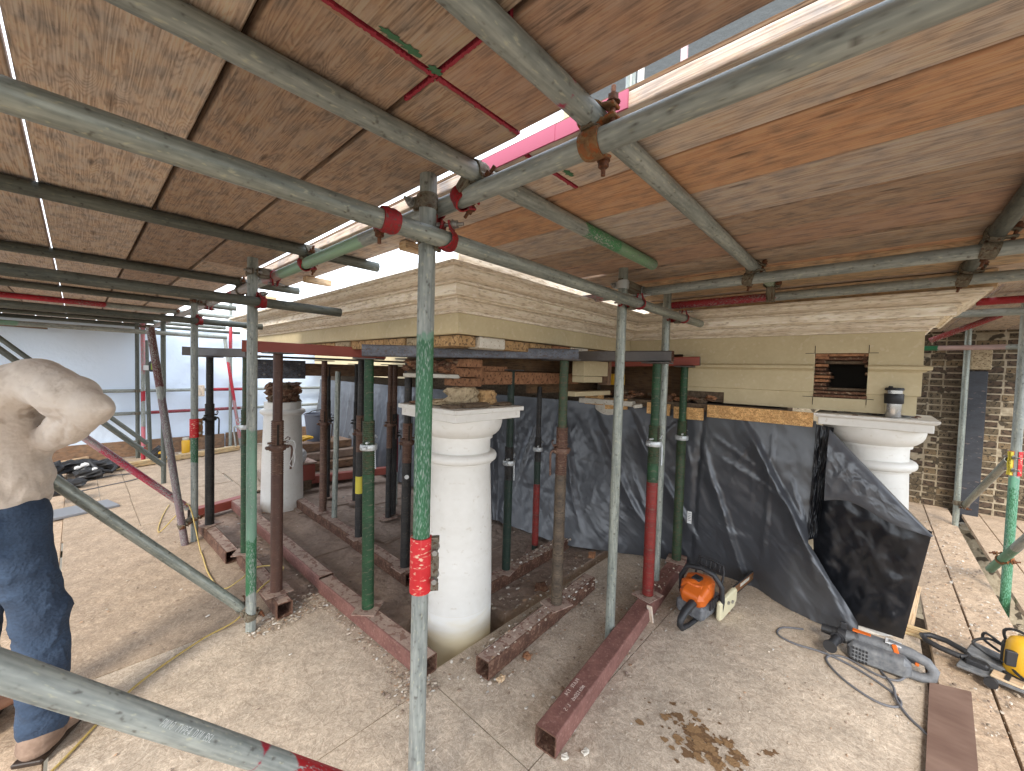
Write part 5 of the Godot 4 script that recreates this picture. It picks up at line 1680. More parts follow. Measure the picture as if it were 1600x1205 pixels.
	scaffold_tube("ledger", "green and white tube low across the brick wall beyond the entablature", gl, Vector3(6.05, 1.806, -0.5), Vector3(6.05, 1.825, 1.7), painted(13, 2.2, [[0.0, 0.95, Color(0.12, 0.40, 0.26), 0.1], [0.95, 1.4, Color(0.66, 0.56, 0.54), 0.1]]), TR)
	scaffold_tube("ledger", "grey tube with a yellow end beside the cornice end", gl, Vector3(4.0, 1.918, 0.33), Vector3(4.0, 1.910, 1.8), painted(14, 1.47, [[-0.05, 0.035, Color(0.80, 0.68, 0.10), 0.0]]), TR)
	scaffold_tube("ledger", "red tube close under the boards beyond the cornice end", gl, Vector3(4.1, 2.003, 0.47), Vector3(4.1, 2.008, 1.6), painted(15, 1.13, [[-0.05, 1.2, Color(0.60, 0.13, 0.16), 0.2]]), TR)
	scaffold_tube("brace", "short red tube angled up by the tarred post", gb, Vector3(5.6, 1.86, 0.36), Vector3(5.5, 2.07, 0.78), painted(16, 0.5, [[-0.05, 0.6, Color(0.55, 0.16, 0.16), 0.3]]), TR)
	# transoms, running away to the right rear
	scaffold_tube("transom", "big transom tube overhead passing through the rusty coupler", gt, Vector3(-1.1, 1.980, -0.460), Vector3(2.625, 1.980, -0.460), painted(17, 3.725, [[1.71, 1.74, Color(0.66, 0.22, 0.32), 0.3], [3.45, 3.72, Color(0.45, 0.54, 0.43), 0.45]]), TR)
	scaffold_tube("transom", "transom tube overhead with a green free end over the building corner", gt, Vector3(-1.1, 1.980, -0.820), Vector3(1.875, 1.980, -0.820), painted(18, 2.975, [[2.35, 2.98, Color(0.26, 0.50, 0.33), 0.42], [2.62, 2.98, Color(0.44, 0.56, 0.44), 0.5]]), TR)
	scaffold_tube("transom", "lower transom tube clamped across the front upright, reaching to the wall", gt, Vector3(-1.1, 1.822, -0.930), Vector3(2.95, 1.818, -0.930), G, TR)
	scaffold_tube("transom", "dark transom tube whose free end hangs over the left cornice, nearest of its row", gt, Vector3(-1.1, 1.980, -1.985), Vector3(1.085, 1.980, -1.985), D, TR)
	scaffold_tube("transom", "lower transom tube clamped across the pale green upright", gt, Vector3(-1.1, 1.774, -2.400), Vector3(1.075, 1.772, -2.400), D, TR)
	scaffold_tube("transom", "dark transom tube ending over the left cornice, second of its row", gt, Vector3(-1.1, 1.980, -3.10), Vector3(1.085, 1.980, -3.10), D, TR)
	scaffold_tube("transom", "lower transom tube clamped across the red-sleeved upright", gt, Vector3(-1.1, 1.776, -3.985), Vector3(1.1, 1.774, -3.985), D, TR)
	scaffold_tube("transom", "dark transom tube just beyond the red-sleeved upright", gt, Vector3(-1.1, 1.980, -4.62), Vector3(1.05, 1.980, -4.62), D, TR)
	scaffold_tube("transom", "transom tube with a red left length, far under the left boards", gt, Vector3(-1.1, 1.980, -5.55), Vector3(1.25, 1.980, -5.55), painted(19, 2.35, [[0.55, 1.3, red, 0.25]]), TR)
	scaffold_tube("transom", "far lower transom tube with a green end at the picture's left edge", gt, Vector3(-1.1, 1.776, -6.15), Vector3(1.3, 1.776, -6.15), painted(20, 2.4, [[0.5, 0.72, mint, 0.2]]), TR)
	scaffold_tube("transom", "far transom tube, third from the sheeting", gt, Vector3(-1.1, 1.980, -6.5), Vector3(1.45, 1.980, -6.5), D, TR)
	scaffold_tube("transom", "far transom tube, second from the sheeting", gt, Vector3(-1.1, 1.980, -7.4), Vector3(1.55, 1.980, -7.4), D, TR)
	scaffold_tube("transom", "farthest transom tube, along the head of the white sheeting", gt, Vector3(-1.1, 1.97, -8.1), Vector3(1.9, 1.97, -8.1), D, TR)
	scaffold_tube("transom", "transom tube at the right edge crossing both ledgers near the cornice end", gt, Vector3(1.3, 1.980, 0.285), Vector3(3.05, 1.980, 0.285), D, TR)
	# braces, falling to the right in planes across the walkway
	var fb := painted(21, 2.56, [[2.06, 2.56, Color(0.66, 0.06, 0.10), 0.06], [1.96, 1.98, red, 0.2]])
	var A := Vector3(-1.05, 2.035, -0.985)
	var B := Vector3(0.655, 0.135, -0.995)
	var br := scaffold_tube("brace", "nearest thick brace tube across the bottom left, red at its lower end", gb, A, B, fb, TR)
	var ax := (B - A).normalized()
	var toc := (Vector3(0, 1.45, 0) - Vector3(0.1, 0.75, -0.99))
	var nrm := (toc - ax * toc.dot(ax)).normalized()
	nrm = nrm.rotated(ax, -0.10)
	var p0 := A + ax * ((0.135 - A.x) / ax.x)
	var sl := ax.cross(nrm).normalized()
	words("PN?0 TYPE4 DIM BSL".replace("?", "1"), 0.0165, M.stamp_pale, br, Transform3D(Basis(ax * 0.66, (nrm.cross(ax) + ax * 0.35), nrm), p0 + nrm * (TR + 0.0002) - br.position), "stamped_lettering")
	scaffold_tube("brace", "grey brace tube passing the standing man to the pale green upright", gb, Vector3(-0.95, 2.03, -2.505), Vector3(0.60, 0.115, -2.505), G, TR)
	scaffold_tube("brace", "brace tube with a pink-red lower length, ending at the red-sleeved upright", gb, Vector3(-0.95, 2.00, -4.085), Vector3(0.605, 0.262, -4.085), painted(22, 2.33, [[1.55, 2.33, Color(0.60, 0.17, 0.26), 0.45], [1.1, 1.6, Color(0.60, 0.46, 0.47), 0.45]]), TR)
	scaffold_tube("brace", "far brace tube seen over the man's elbow, ending at the yellow and black case", gb, Vector3(-0.9, 2.01, -5.60), Vector3(0.62, 0.335, -5.60), D, TR)
	scaffold_tube("brace", "farthest brace tube, ending low at the leftmost far upright", gb, Vector3(-0.9, 2.02, -7.0), Vector3(0.62, 0.365, -7.0), D, TR)
	scaffold_tube("brace", "flat green brace tube at the foot of the rightmost upright", gb, Vector3(4.66, 0.055, 0.695), Vector3(3.3, 0.82, 0.695), painted(23, 1.56, [[-0.05, 0.75, Color(0.28, 0.46, 0.37), 0.2]]), TR)
	scaffold_tube("brace", "grey brace tube rising from the foot of the upright by the tarred post", gb, Vector3(6.14, 0.20, 0.715), Vector3(4.45, 0.925, 0.715), G, TR)
	# guard rails
	scaffold_tube("guard_rail", "upper guard rail across the white sheeting, red in its middle", "guard rails before the sheeting", Vector3(-2.0, 0.985, -8.1), Vector3(3.9, 1.02, -8.1), painted(24, 5.9, [[3.45, 4.1, red, 0.2]]), TR)
	scaffold_tube("guard_rail", "lower guard rail across the white sheeting, red in its middle", "guard rails before the sheeting", Vector3(-2.0, 0.64, -8.1), Vector3(3.9, 0.70, -8.1), painted(25, 5.9, [[2.75, 3.9, Color(0.5, 0.14, 0.18), 0.25]]), TR)
	# sleeves on the standards
	sleeve("bright red bolted sleeve on the front upright", Vector3(0.690, 0.868, -0.980), 0.165, Vector3(0.78, 0, 0.62), "sleeve_red")
	sleeve("red perforated sleeve on the upright before the white sheeting", Vector3(0.637, 0.920, -4.030), 0.150, Vector3(0.9, 0, 0.3), "sleeve_red", "rust_forged")
	sleeve("yellow and red sleeve on the rightmost upright", Vector3(4.335, 0.918, 0.722), 0.165, Vector3(-0.75, 0, -0.65), "sleeve_red", "sleeve_yellow")

func build_couplers() -> void:
	var X := Vector3.RIGHT
	var Y := Vector3.UP
	var Z := Vector3.BACK
	var q := func(x: float, y: float, z: float) -> Vector3: return Vector3(x, y, z)
	coupler("big rusty coupler joining the overhead transom and the long ledger", q.call(0.735, 1.930, -0.460), Z, q.call(0.735, 1.980, -0.460), X, "rust_forged", "bolt_rust", "couplers clamping the scaffold tubes", -1.0, 1.0)
	coupler("grey and red coupler with rusty bolt on the ledger, right above the front upright", q.call(0.735, 1.930, -0.880), Z, q.call(0.735, 1.980, -0.820), X, "red_forged", "bolt_rust", "couplers clamping the scaffold tubes", -1.0, 1.0, "grey_forged")
	coupler("red coupler clamping the ledger to the head of the front upright", q.call(0.735, 1.930, -1.005), Z, q.call(0.690, 1.930, -0.985), Y, "red_forged", "bolt_steel", "couplers clamping the scaffold tubes", 1.0, -1.0, "grey_forged")
	coupler("red coupler with large hook on the lower transom at the front upright", q.call(0.722, 1.822, -0.930), X, q.call(0.695, 1.822, -0.980), Y, "red_forged", "bolt_steel", "couplers clamping the scaffold tubes", 1.0, 1.0, "grey_forged")
	coupler("red coupler under the lower transom, left of the front upright", q.call(0.535, 1.822, -0.930), X, q.call(0.535, 1.872, -0.930), Z, "red_forged", "bolt_rust", "couplers clamping the scaffold tubes", -1.0, 1.0, "", true)
	coupler("red coupler on the green length of the ledger under the nearest dark transom", q.call(0.735, 1.930, -2.02), Z, q.call(0.735, 1.980, -1.985), X, "red_forged", "bolt_rust", "couplers clamping the scaffold tubes", -1.0, 1.0, "grey_forged")
	coupler("coupler pair where the ledger meets the pale green upright", q.call(0.735, 1.930, -2.45), Z, q.call(0.630, 1.930, -2.45), Y, "red_forged", "bolt_steel", "couplers clamping the scaffold tubes", 1.0, 1.0, "grey_forged")
	coupler("red coupler on the lower transom at the pale green upright", q.call(0.655, 1.774, -2.400), X, q.call(0.632, 1.774, -2.450), Y)
	coupler("grey coupler on the ledger at the second dark transom", q.call(0.735, 1.930, -3.12), Z, q.call(0.735, 1.980, -3.10), X, "grey_forged", "bolt_rust", "couplers clamping the scaffold tubes", -1.0)
	coupler("red coupler on the lower transom at the red-sleeved upright", q.call(0.66, 1.776, -3.985), X, q.call(0.638, 1.776, -4.030), Y)
	coupler("red coupler on the pale ledger above the red-sleeved upright", q.call(0.735, 1.930, -4.06), Z, q.call(0.638, 1.930, -4.03), Y, "red_forged", "bolt_rust", "couplers clamping the scaffold tubes", 1.0, 1.0, "grey_forged")
	coupler("grey coupler on the ledger at the red transom", q.call(0.735, 1.930, -5.57), Z, q.call(0.735, 1.980, -5.55), X, "grey_forged", "bolt_rust", "couplers clamping the scaffold tubes", -1.0)
	coupler("grey coupler at the head of the far pink upright", q.call(0.735, 1.93, -7.66), Z, q.call(0.64, 1.93, -7.69), Y, "grey_forged", "bolt_rust")
	coupler("pale coupler holding the ledger to the bright upright", q.call(2.178, 1.922, -1.02), Z, q.call(1.955, 1.922, -1.014), Y, "zinc", "bolt_steel", "couplers clamping the scaffold tubes", 1.0, -1.0)
	coupler("red coupler on the lower transom at the bright upright", q.call(1.985, 1.821, -0.930), X, q.call(1.952, 1.821, -1.0), Y)
	coupler("red coupler near the wall end of the lower transom", q.call(2.63, 1.820, -0.930), X, q.call(2.602, 1.82, -1.0), Y)
	coupler("rusty coupler where the big transom crosses the ledger with the free end", q.call(2.180, 1.922, -0.475), Z, q.call(2.180, 1.980, -0.460), X, "grey_forged", "bolt_rust", "couplers clamping the scaffold tubes", -1.0)
	coupler("rusty coupler where the big transom ends on the red-banded ledger", q.call(2.745, 1.926, -0.48), Z, q.call(2.60, 1.980, -0.460), X, "grey_forged", "bolt_rust", "couplers clamping the scaffold tubes", -1.0)
	coupler("rusty coupler at the right edge on the ledger with the free end", q.call(2.165, 1.922, 0.27), Z, q.call(2.165, 1.980, 0.285), X, "grey_forged", "bolt_rust", "couplers clamping the scaffold tubes", -1.0)
	coupler("rusty coupler at the right edge on the ledger with the red length", q.call(2.745, 1.926, 0.27), Z, q.call(2.745, 1.980, 0.285), X, "grey_forged", "bolt_rust", "couplers clamping the scaffold tubes", -1.0)
	coupler("dirty coupler at the foot of the pale green upright", q.call(0.630, 0.085, -2.450), Y, q.call(0.605, 0.11, -2.505), Vector3(0.63, -0.77, 0), "grey_forged", "bolt_rust", "couplers clamping the scaffold tubes", -1.0)
	coupler("dirty coupler at the feet of the red-sleeved upright and leaning tube", q.call(0.637, 0.19, -4.030), Y, q.call(0.555, 0.16, -3.99), Vector3(-0.12, 0.99, 0), "grey_forged", "bolt_rust")
	coupler("rusty coupler at the foot of the rightmost upright", q.call(4.335, 0.245, 0.722), Y, q.call(4.335, 0.238, 0.695), Vector3(0.87, -0.49, 0), "rust_forged", "bolt_rust")
	coupler("grey coupler at the foot of the upright by the tarred post", q.call(6.10, 0.23, 0.66), Y, q.call(6.08, 0.23, 0.715), Vector3(0.92, -0.39, 0), "grey_forged", "bolt_rust")
	coupler("small coupler on the upper guard rail at the leftmost far upright", q.call(0.605, 1.0, -8.05), Y, q.call(0.605, 1.0, -8.1), X, "grey_forged", "bolt_steel")
	coupler("small coupler on the lower guard rail at the leftmost far upright", q.call(0.605, 0.667, -8.05), Y, q.call(0.605, 0.667, -8.1), X, "grey_forged", "bolt_steel")

func build_beams() -> void:
	var g1 := "hollow steel beams lying on the deck"
	var g2 := "hollow steel needles carried by the props"
	var s := 0.094
	var h := 0.088
	var rb := section("long red oxide beam with chalk marks, nearest on the deck", g1, Vector3(1.195, h * 0.5 + 0.001, -0.868), Vector3(3.10, h * 0.5 + 0.001, -1.045), s, h, "oxide", "oxide")
	var ax := (Vector3(3.10, 0, -1.045) - Vector3(1.195, 0, -0.868)).normalized()
	var sd := Vector3.UP.cross(ax).normalized()
	# chalk figures on the top face, read from the far end
	var at := Vector3(1.40, h + 0.0016, -0.868 - 0.019)
	words("m0x120x6  L S", 0.021, M.chalk, rb, Transform3D(Basis(-ax, sd * -1.0 if false else ax.cross(Vector3.UP).normalized() * -1.0, Vector3.UP), at + sd * -0.012 - rb.position), "chalk_figures")
	words("PLATE 174", 0.021, M.chalk, rb, Transform3D(Basis(-ax, ax.cross(Vector3.UP).normalized() * -1.0, Vector3.UP), at + ax * 0.045 + sd * 0.024 - rb.position), "chalk_figures")
	section("dusty brown beam under the rusty prop, open end towards the corner column", g1, Vector3(1.285, h * 0.5 + 0.001, -1.312), Vector3(2.33, h * 0.5 + 0.001, -1.372), s * 0.92, h, "rust_steel", "dust_top")
	section("dusty beam end running into the foot of the front upright", g1, Vector3(1.115, h * 0.5 + 0.001, -1.50), Vector3(1.075, h * 0.5 + 0.001, -2.56), s, h, "oxide", "dust_top")
	section("dusty red beam behind the bright green prop, its open end by the next beam", g1, Vector3(1.095, h * 0.5 - 0.006, -2.60), Vector3(1.075, h * 0.5 - 0.006, -4.75), s, h, "oxide", "dust_top")
	section("dusty beam whose open end lies beside the pale green upright, carrying the brown prop", g1, Vector3(0.797, h * 0.5 + 0.001, -2.445), Vector3(0.815, h * 0.5 + 0.001, -3.36), s * 0.9, h, "rust_steel", "dust_top")
	section("short dusty beam with open end behind the pale green upright", g1, Vector3(0.755, h * 0.5 + 0.001, -3.40), Vector3(0.73, h * 0.5 + 0.001, -4.25), s * 0.9, h, "rust_steel", "dust_top")
	section("dusty beam under the black prop inside the portico, nearer half", g1, Vector3(1.545, h * 0.5 - 0.038, -2.30), Vector3(1.56, h * 0.5 - 0.038, -3.12), s, h, "rust_steel", "dust_top")
	section("dusty beam inside the portico continuing behind the black prop's beam", g1, Vector3(1.565, h * 0.5 - 0.038, -3.14), Vector3(1.575, h * 0.5 - 0.038, -4.4), s, h, "rust_steel", "dust_top")
	section("rubble-strewn beam under the dark green prop by the plastic", g1, Vector3(1.80, h * 0.5 - 0.036, -1.86), Vector3(2.80, h * 0.5 - 0.036, -1.90), s, h, "rust_steel", "dust_top")
	section("dark red beam across the far portico floor behind the left column's prop", g1, Vector3(0.70, h * 0.5, -4.62), Vector3(1.25, h * 0.5, -4.80), s, h, "oxide_clean", "")
	section("second dark red beam deep in the portico before the rubbish heap", g1, Vector3(1.62, 0.10, -4.95), Vector3(2.75, 0.10, -4.70), s, h, "oxide_clean", "")
	# needles at the head of the props
	section("blue-grey steel needle crossing in front of the corner column", g2, Vector3(1.040, 1.538, -2.052), Vector3(2.120, 1.566, -1.398), 0.062, 0.064, "blue_steel")
	section("ribbed dark steel needle ending open by the green and red prop", g2, Vector3(2.30, 1.566, -1.80), Vector3(2.43, 1.566, -0.915), 0.07, 0.067, "mill_steel")
	section("red oxide needle left of the blue-grey one, open at its left end", g2, Vector3(0.688, 1.558, -2.886), Vector3(1.512, 1.548, -2.640), 0.06, 0.070, "oxide_clean")
	section("dark needle behind the red one, open end over the black prop", g2, Vector3(0.70, 1.537, -4.25), Vector3(0.93, 1.532, -3.70), 0.06, 0.07, "mill_steel")
	section("short dark needle ending behind the red-sleeved upright", g2, Vector3(0.63, 1.545, -4.48), Vector3(0.98, 1.54, -4.32), 0.06, 0.075, "mill_steel")
	section("red needle end standing out from the wall over the dark green prop", g2, Vector3(2.835, 1.530, -1.872), Vector3(3.03, 1.560, -0.945), 0.06, 0.064, "oxide_clean")
	# timber lintel with a steel shoe over the left column
	var t := thing("timber_beam", "brown timber beam with a bolted steel shoe over the left column", "timber beam", "", Vector3(1.45, 1.405, -4.45))
	var mb := MB.new()
	mb.bx(Vector3(0.92, 0, 0), Vector3(1.60, 0.13, 0.10), 0.004)
	obj("timber", mb, M.timber_brown, t)
	mb = MB.new()
	mb.bx(Vector3(-0.06, 0.0, 0.056), Vector3(0.44, 0.18, 0.008), 0.002)
	mb.bx(Vector3(-0.06, -0.092, 0), Vector3(0.44, 0.008, 0.12), 0.002)
	obj("steel_shoe", mb, M.blue_steel, t)
	for x in [-0.22, 0.10]:
		for y in [-0.055, 0.055]:
			mb = MB.new()
			mb.tube(Vector3(x, y, 0.058), Vector3(x, y, 0.068), 0.011, -1.0, 6, 1)
			obj("bolt", mb, M.bolt_steel, t)
	mb = MB.new()
	mb.bx(Vector3(0.6, 0.118, 0.02), Vector3(2.2, 0.02, 0.16), 0.002)
	obj("packing_plate", mb, M.mill_steel, t)

func build_props() -> void:
	prop("rusty brown prop in front of the left column, wire hanging at its collar", 0.800, -2.600, 0.089, 1.520, 0.96, "prop_brown", "prop_rust", "prop_brown", {"collar": "prop_rust", "bar": "prop_rust", "thread": 0.16, "hdir": Vector3(-0.2, 0, 0.98)})
	prop("bright green prop just left of the front upright", 1.100, -2.060, 0.089, 1.500, 1.005, "prop_green", "prop_olive", "prop_green", {"lean": Vector3(0.012, 0, -0.02), "hdir": Vector3(0.2, 0, 0.98), "thread": 0.15, "turn": 0.7})
	prop("rusty cement-splashed prop standing on the dusty brown beam", 1.895, -1.330, 0.089, 1.528, 1.0, "prop_cement", "prop_rust", "prop_olive", {"collar": "prop_rust", "bar": "prop_rust", "hdir": Vector3(0.25, 0, 0.97), "turn": 2.9, "thread": 0.14})
	prop("green prop with a bright red lower half on the long red beam", 2.372, -0.985, 0.089, 1.528, 1.035, "prop_green", "prop_olive", "prop_green", {"band": [0.10, 0.80, "prop_red"], "hdir": Vector3(0.1, 0, 0.99), "thread": 0.12, "turn": -0.2})
	prop("dark green prop at the far end of the long red beam", 2.985, -1.035, 0.089, 1.522, 1.0, "prop_olive", "prop_olive", "prop_green", {"hdir": Vector3(-0.1, 0, 0.99), "thread": 0.13, "turn": 0.2})
	prop("slim dark green prop just right of the corner column", 2.025, -1.860, 0.055, 1.46, 0.815, "prop_dkgreen", "prop_black", "prop_dkgreen", {"thread": 0.12, "ro": 0.029, "ri": 0.024, "turn": 0.3})
	prop("thin dark prop with a red stripe, nearest the plastic", 2.50, -1.985, 0.0, 1.34, 0.83, "prop_dkgreen", "prop_black", "prop_black", {"band": [0.05, 0.55, "prop_red"], "thread": 0.1, "ro": 0.026, "ri": 0.02, "turn": 0.5, "top": false})
	prop("black prop with a maker's disc seen between the green prop and front upright", 1.547, -2.385, 0.053, 1.515, 0.935, "prop_black", "prop_rust", "prop_black", {"collar": "prop_rust", "bar": "prop_rust", "thread": 0.14})
	prop("black prop with yellow tape left of the bright green prop", 1.556, -3.080, 0.053, 1.51, 0.91, "prop_black", "prop_rust", "prop_black", {"collar": "prop_rust", "bar": "prop_rust", "band": [0.42, 0.56, "yellow_tape"], "thread": 0.15})
	prop("rusty prop standing alone inside the portico right of the left column", 1.585, -3.860, 0.053, 1.50, 0.90, "prop_rust", "prop_rust", "prop_rust", {"collar": "prop_rust", "bar": "prop_rust", "thread": 0.14})
	prop("black prop with a hooked handle left of the left column", 0.745, -4.075, 0.089, 1.50, 0.985, "prop_black", "prop_black", "prop_black", {"collar": "prop_black", "bar": "prop_black", "thread": 0.13, "turn": 0.5})
	prop("green prop half hidden behind the pale green upright", 0.815, -3.300, 0.089, 1.50, 1.0, "prop_green", "prop_olive", "prop_olive", {"thread": 0.13, "turn": 2.6})
	prop("slim dark prop far back beside the hanging plastic's end", 2.02, -4.10, 0.0, 1.48, 0.85, "prop_black", "prop_black", "prop_black", {"collar": "prop_black", "bar": "prop_black", "ro": 0.026, "ri": 0.021})
	prop("slim dark prop standing right behind the bright green prop", 2.02, -3.42, 0.0, 1.48, 0.9, "prop_black", "prop_rust", "prop_rust", {"collar": "prop_rust", "bar": "prop_rust", "ro": 0.027, "ri": 0.022})
	prop("dark prop half hidden left of the front upright, deep in the portico", 2.10, -3.47, 0.0, 1.48, 0.78, "prop_black", "prop_black", "prop_rust", {"collar": "prop_black", "bar": "prop_black", "ro": 0.03, "ri": 0.024})
	prop("dark prop close behind the lone rusty prop", 1.86, -4.42, 0.0, 1.45, 0.85, "prop_black", "prop_black", "prop_black", {"collar": "prop_black", "bar": "prop_black", "ro": 0.026, "ri": 0.022})
	scaffold_tube("post", "plain grey tube post just right of the lone rusty prop", "", Vector3(1.605, 0.05, -3.655), Vector3(1.63, 1.40, -3.67), M.galv, 0.024)
	scaffold_tube("post", "thin tube with a red upper half against the dark plastic", "", Vector3(2.33, -0.03, -3.80), Vector3(2.33, 0.95, -3.80), painted(30, 0.98, [[0.34, 0.98, Color(0.42, 0.08, 0.11), 0.1]]), 0.02)
	# the maker's disc on the black prop
	var d := MB.new()
	d.tube(Vector3.ZERO, Vector3(0, 0, 0.001), 0.015, -1.0, 20, 1)
	d.tube(Vector3.ZERO, Vector3(0, 0, 0.0015), 0.008, -1.0, 16, 1)
	tag(obj("maker_disc", d, M.paper, self, Transform3D(Basis(Vector3.UP, -0.55), Vector3(1.547, 0.70, -2.385) + Vector3(-0.52, 0, 0.85) * 0.033)), "small round maker's disc on the black prop", "sticker")
	# wire twisted round the brown prop's collar
	cable("tie_wire", "pale tie wire hanging in loops at the brown prop's collar", [Vector3(0.84, 0.99, -2.58), Vector3(0.87, 1.0, -2.57), Vector3(0.885, 0.97, -2.56), Vector3(0.87, 0.90, -2.56), Vector3(0.855, 0.86, -2.565), Vector3(0.872, 0.84, -2.56), Vector3(0.884, 0.90, -2.56), Vector3(0.875, 0.96, -2.565)], 0.0022, M.bag_white)

func build_person() -> void:
	var fw := Vector3(0.738, 0, -0.675)
	var rt := Vector3(0.675, 0, 0.738)
	var p := thing("person", "person in cream sweatshirt and blue jeans seen from behind, right hand on hip", "person", "", Vector3(-0.13, 0, -2.30))
	var o := Vector3(-0.13, 0, -2.30)
	# joints, in world metres then made local
	var hip := Vector3(-0.235, 0.88, -2.40) - o
	var hr := hip + rt * 0.095 + Vector3(0, -0.03, 0)
	var hl := hip - rt * 0.095 + Vector3(0, -0.03, 0)
	var kr := Vector3(-0.135, 0.485, -2.245) - o + fw * 0.06
	var ar := Vector3(-0.100, 0.10, -2.205) - o + fw * 0.01
	var kl := Vector3(-0.30, 0.49, -2.46) - o + fw * 0.03
	var al := Vector3(-0.285, 0.10, -2.475) - o
	var chest := Vector3(-0.245, 1.22, -2.42) - o
	var neck := Vector3(-0.250, 1.43, -2.43) - o - rt * 0.06
	var sr := Vector3(-0.098, 1.365, -2.265) - o
	var sl := Vector3(-0.385, 1.375, -2.575) - o + fw * 0.03
	var er := Vector3(0.040, 1.275, -2.055) - o
	var wr := Vector3(-0.103, 1.097, -2.415) - o
	var el := sl + Vector3(-0.10, -0.24, -0.08) - fw * 0.06
	var wl := el + Vector3(0.13, -0.15, 0.0) + fw * 0.16
	var head := neck + Vector3(0, 0.20, 0) + fw * 0.06 - rt * 0.075
	var mb := MB.new()
	# the body: one surface from crown to soles
	flesh(mb, [[hip, chest, 0.115, 0.125, Vector3(1, 1, 1)], [chest, neck, 0.12, 0.06], [neck, head + Vector3(0, -0.05, 0), 0.058, 0.065], [sr, chest + Vector3(0, 0.06, 0), 0.045, 0.06], [sl, chest + Vector3(0, 0.06, 0), 0.045, 0.06],
		[sr, er, 0.05, 0.024], [er, wr, 0.026, 0.027], [sl, el, 0.05, 0.04], [el, wl, 0.040, 0.027], [hip, hr - rt * 0.02, 0.105, 0.085], [hip, hl, 0.105, 0.085], [hr - rt * 0.02, kr - rt * 0.01, 0.08, 0.052], [kr, ar, 0.045, 0.034], [hl, kl, 0.085, 0.055], [kl, al, 0.045, 0.034],
		[ar, ar + fw * 0.16 + Vector3(0, -0.055, 0), 0.04, 0.03], [al, al + fw * 0.16 + Vector3(0, -0.055, 0), 0.04, 0.03]], 0.015, 0.04)
	# head with a face turned away from us, and hands, on finer grids
	var fd := (fw + Vector3(-0.1, -0.15, -0.1)).normalized()
	var sd := fd.cross(Vector3.UP).normalized()
	flesh(mb, [[head, head + Vector3(0, 0.03, 0) - fd * 0.02, 0.082, 0.085], [head + fd * 0.03 + Vector3(0, -0.04, 0), head + fd * 0.05 + Vector3(0, -0.075, 0), 0.055, 0.035], [head + fd * 0.085 + Vector3(0, 0.0, 0), head + fd * 0.108 + Vector3(0, -0.028, 0), 0.009, 0.014],
		[head + fd * 0.075 + sd * 0.032 + Vector3(0, 0.012, 0), head + fd * 0.076 + sd * 0.034 + Vector3(0, 0.012, 0), 0.014, 0.014], [head + fd * 0.075 - sd * 0.032 + Vector3(0, 0.012, 0), head + fd * 0.076 - sd * 0.034 + Vector3(0, 0.012, 0), 0.014, 0.014],
		[head + fd * 0.08 + sd * 0.02 + Vector3(0, -0.055, 0), head + fd * 0.08 - sd * 0.02 + Vector3(0, -0.055, 0), 0.010, 0.010], [head + sd * 0.083 + Vector3(0, 0.012, 0), head + sd * 0.088 + Vector3(0, -0.024, 0), 0.017, 0.011], [head - sd * 0.083 + Vector3(0, 0.012, 0), head - sd * 0.088 + Vector3(0, -0.024, 0), 0.017, 0.011]], 0.006, 0.018)
	for s in 2:
		var w: Vector3 = wr if s == 0 else wl
		var e: Vector3 = er if s == 0 else el
		var d := ((w - e).normalized() * 0.6 + fw * 0.3 + Vector3(0, -0.35, 0)).normalized()
		var ac := d.cross(rt if s == 0 else -rt).normalized()
		var nn := d.cross(ac).normalized()
		var palm := w + d * 0.05
		var bones := [[w, palm, 0.024, 0.026], [w + d * 0.02 + ac * 0.018, palm + d * 0.035 + ac * 0.03, 0.018, 0.014], [w + d * 0.02 - ac * 0.018, palm + d * 0.035 - ac * 0.03, 0.018, 0.014]]
		for f in 4:
			var kx := palm + d * 0.04 + ac * (0.03 - f * 0.02)
			var ln: float = [0.040, 0.046, 0.043, 0.033][f]
			var k1 := kx + (d + nn * 0.25).normalized() * ln
			var k2 := k1 + (d * 0.6 + nn * 0.8).normalized() * ln * 0.65
			var k3 := k2 + (d * 0.2 + nn).normalized() * ln * 0.5
			bones += [[kx, k1, 0.0095, 0.009], [k1, k2, 0.009, 0.0085], [k2, k3, 0.0085, 0.0075]]
		var t0 := w + d * 0.025 + ac * 0.022
		bones += [[t0, t0 + (d + ac * 1.1).normalized() * 0.045, 0.014, 0.011], [t0 + (d + ac * 1.1).normalized() * 0.045, t0 + (d + ac * 1.1).normalized() * 0.045 + (d + ac * 0.3).normalized() * 0.032, 0.0105, 0.009]]
		flesh(mb, bones, 0.0045, 0.008)
	obj("body", mb, M.skin, p)
	# hair
	mb = MB.new()
	flesh(mb, [[head + Vector3(0, 0.04, 0) - fd * 0.025, head + Vector3(0, -0.005, 0) - fd * 0.045, 0.086, 0.078]], 0.010, 0.02)
	obj("hair", mb, M.hair_brown, p)
	# sweatshirt: torso and sleeves with pulled folds
	var n := FastNoiseLite.new()
	n.seed = 6; n.frequency = 1.0; n.fractal_octaves = 3
	var folds := func(w: Vector3) -> float:
		# folds fan out from the elbow and gather at the waist and armpit
		var v := w - er
		var dl := v.length()
		var f := 0.0
		if dl < 0.34:
			var ang := atan2(v.y - v.dot(rt) * 0.25, v.dot(rt) + 0.02)
			f += 0.0085 * (0.45 - pow(absf(sin(ang * 7.5 + 1.5 * n.get_noise_3d(w.x * 5, w.y * 5, w.z * 5))), 0.6)) * smoothstep(0.05, 0.13, dl) * (1.0 - smoothstep(0.22, 0.34, dl))
		f += 0.009 * n.get_noise_3d(w.x * 4.0 + 3, w.y * 2.0, w.z * 4.0)
		f += 0.005 * n.get_noise_3d(w.x * 11.0, w.y * 6.0 + w.x * 9.0, w.z * 11.0)
		var hy := w.y - (hip.y + 0.04)
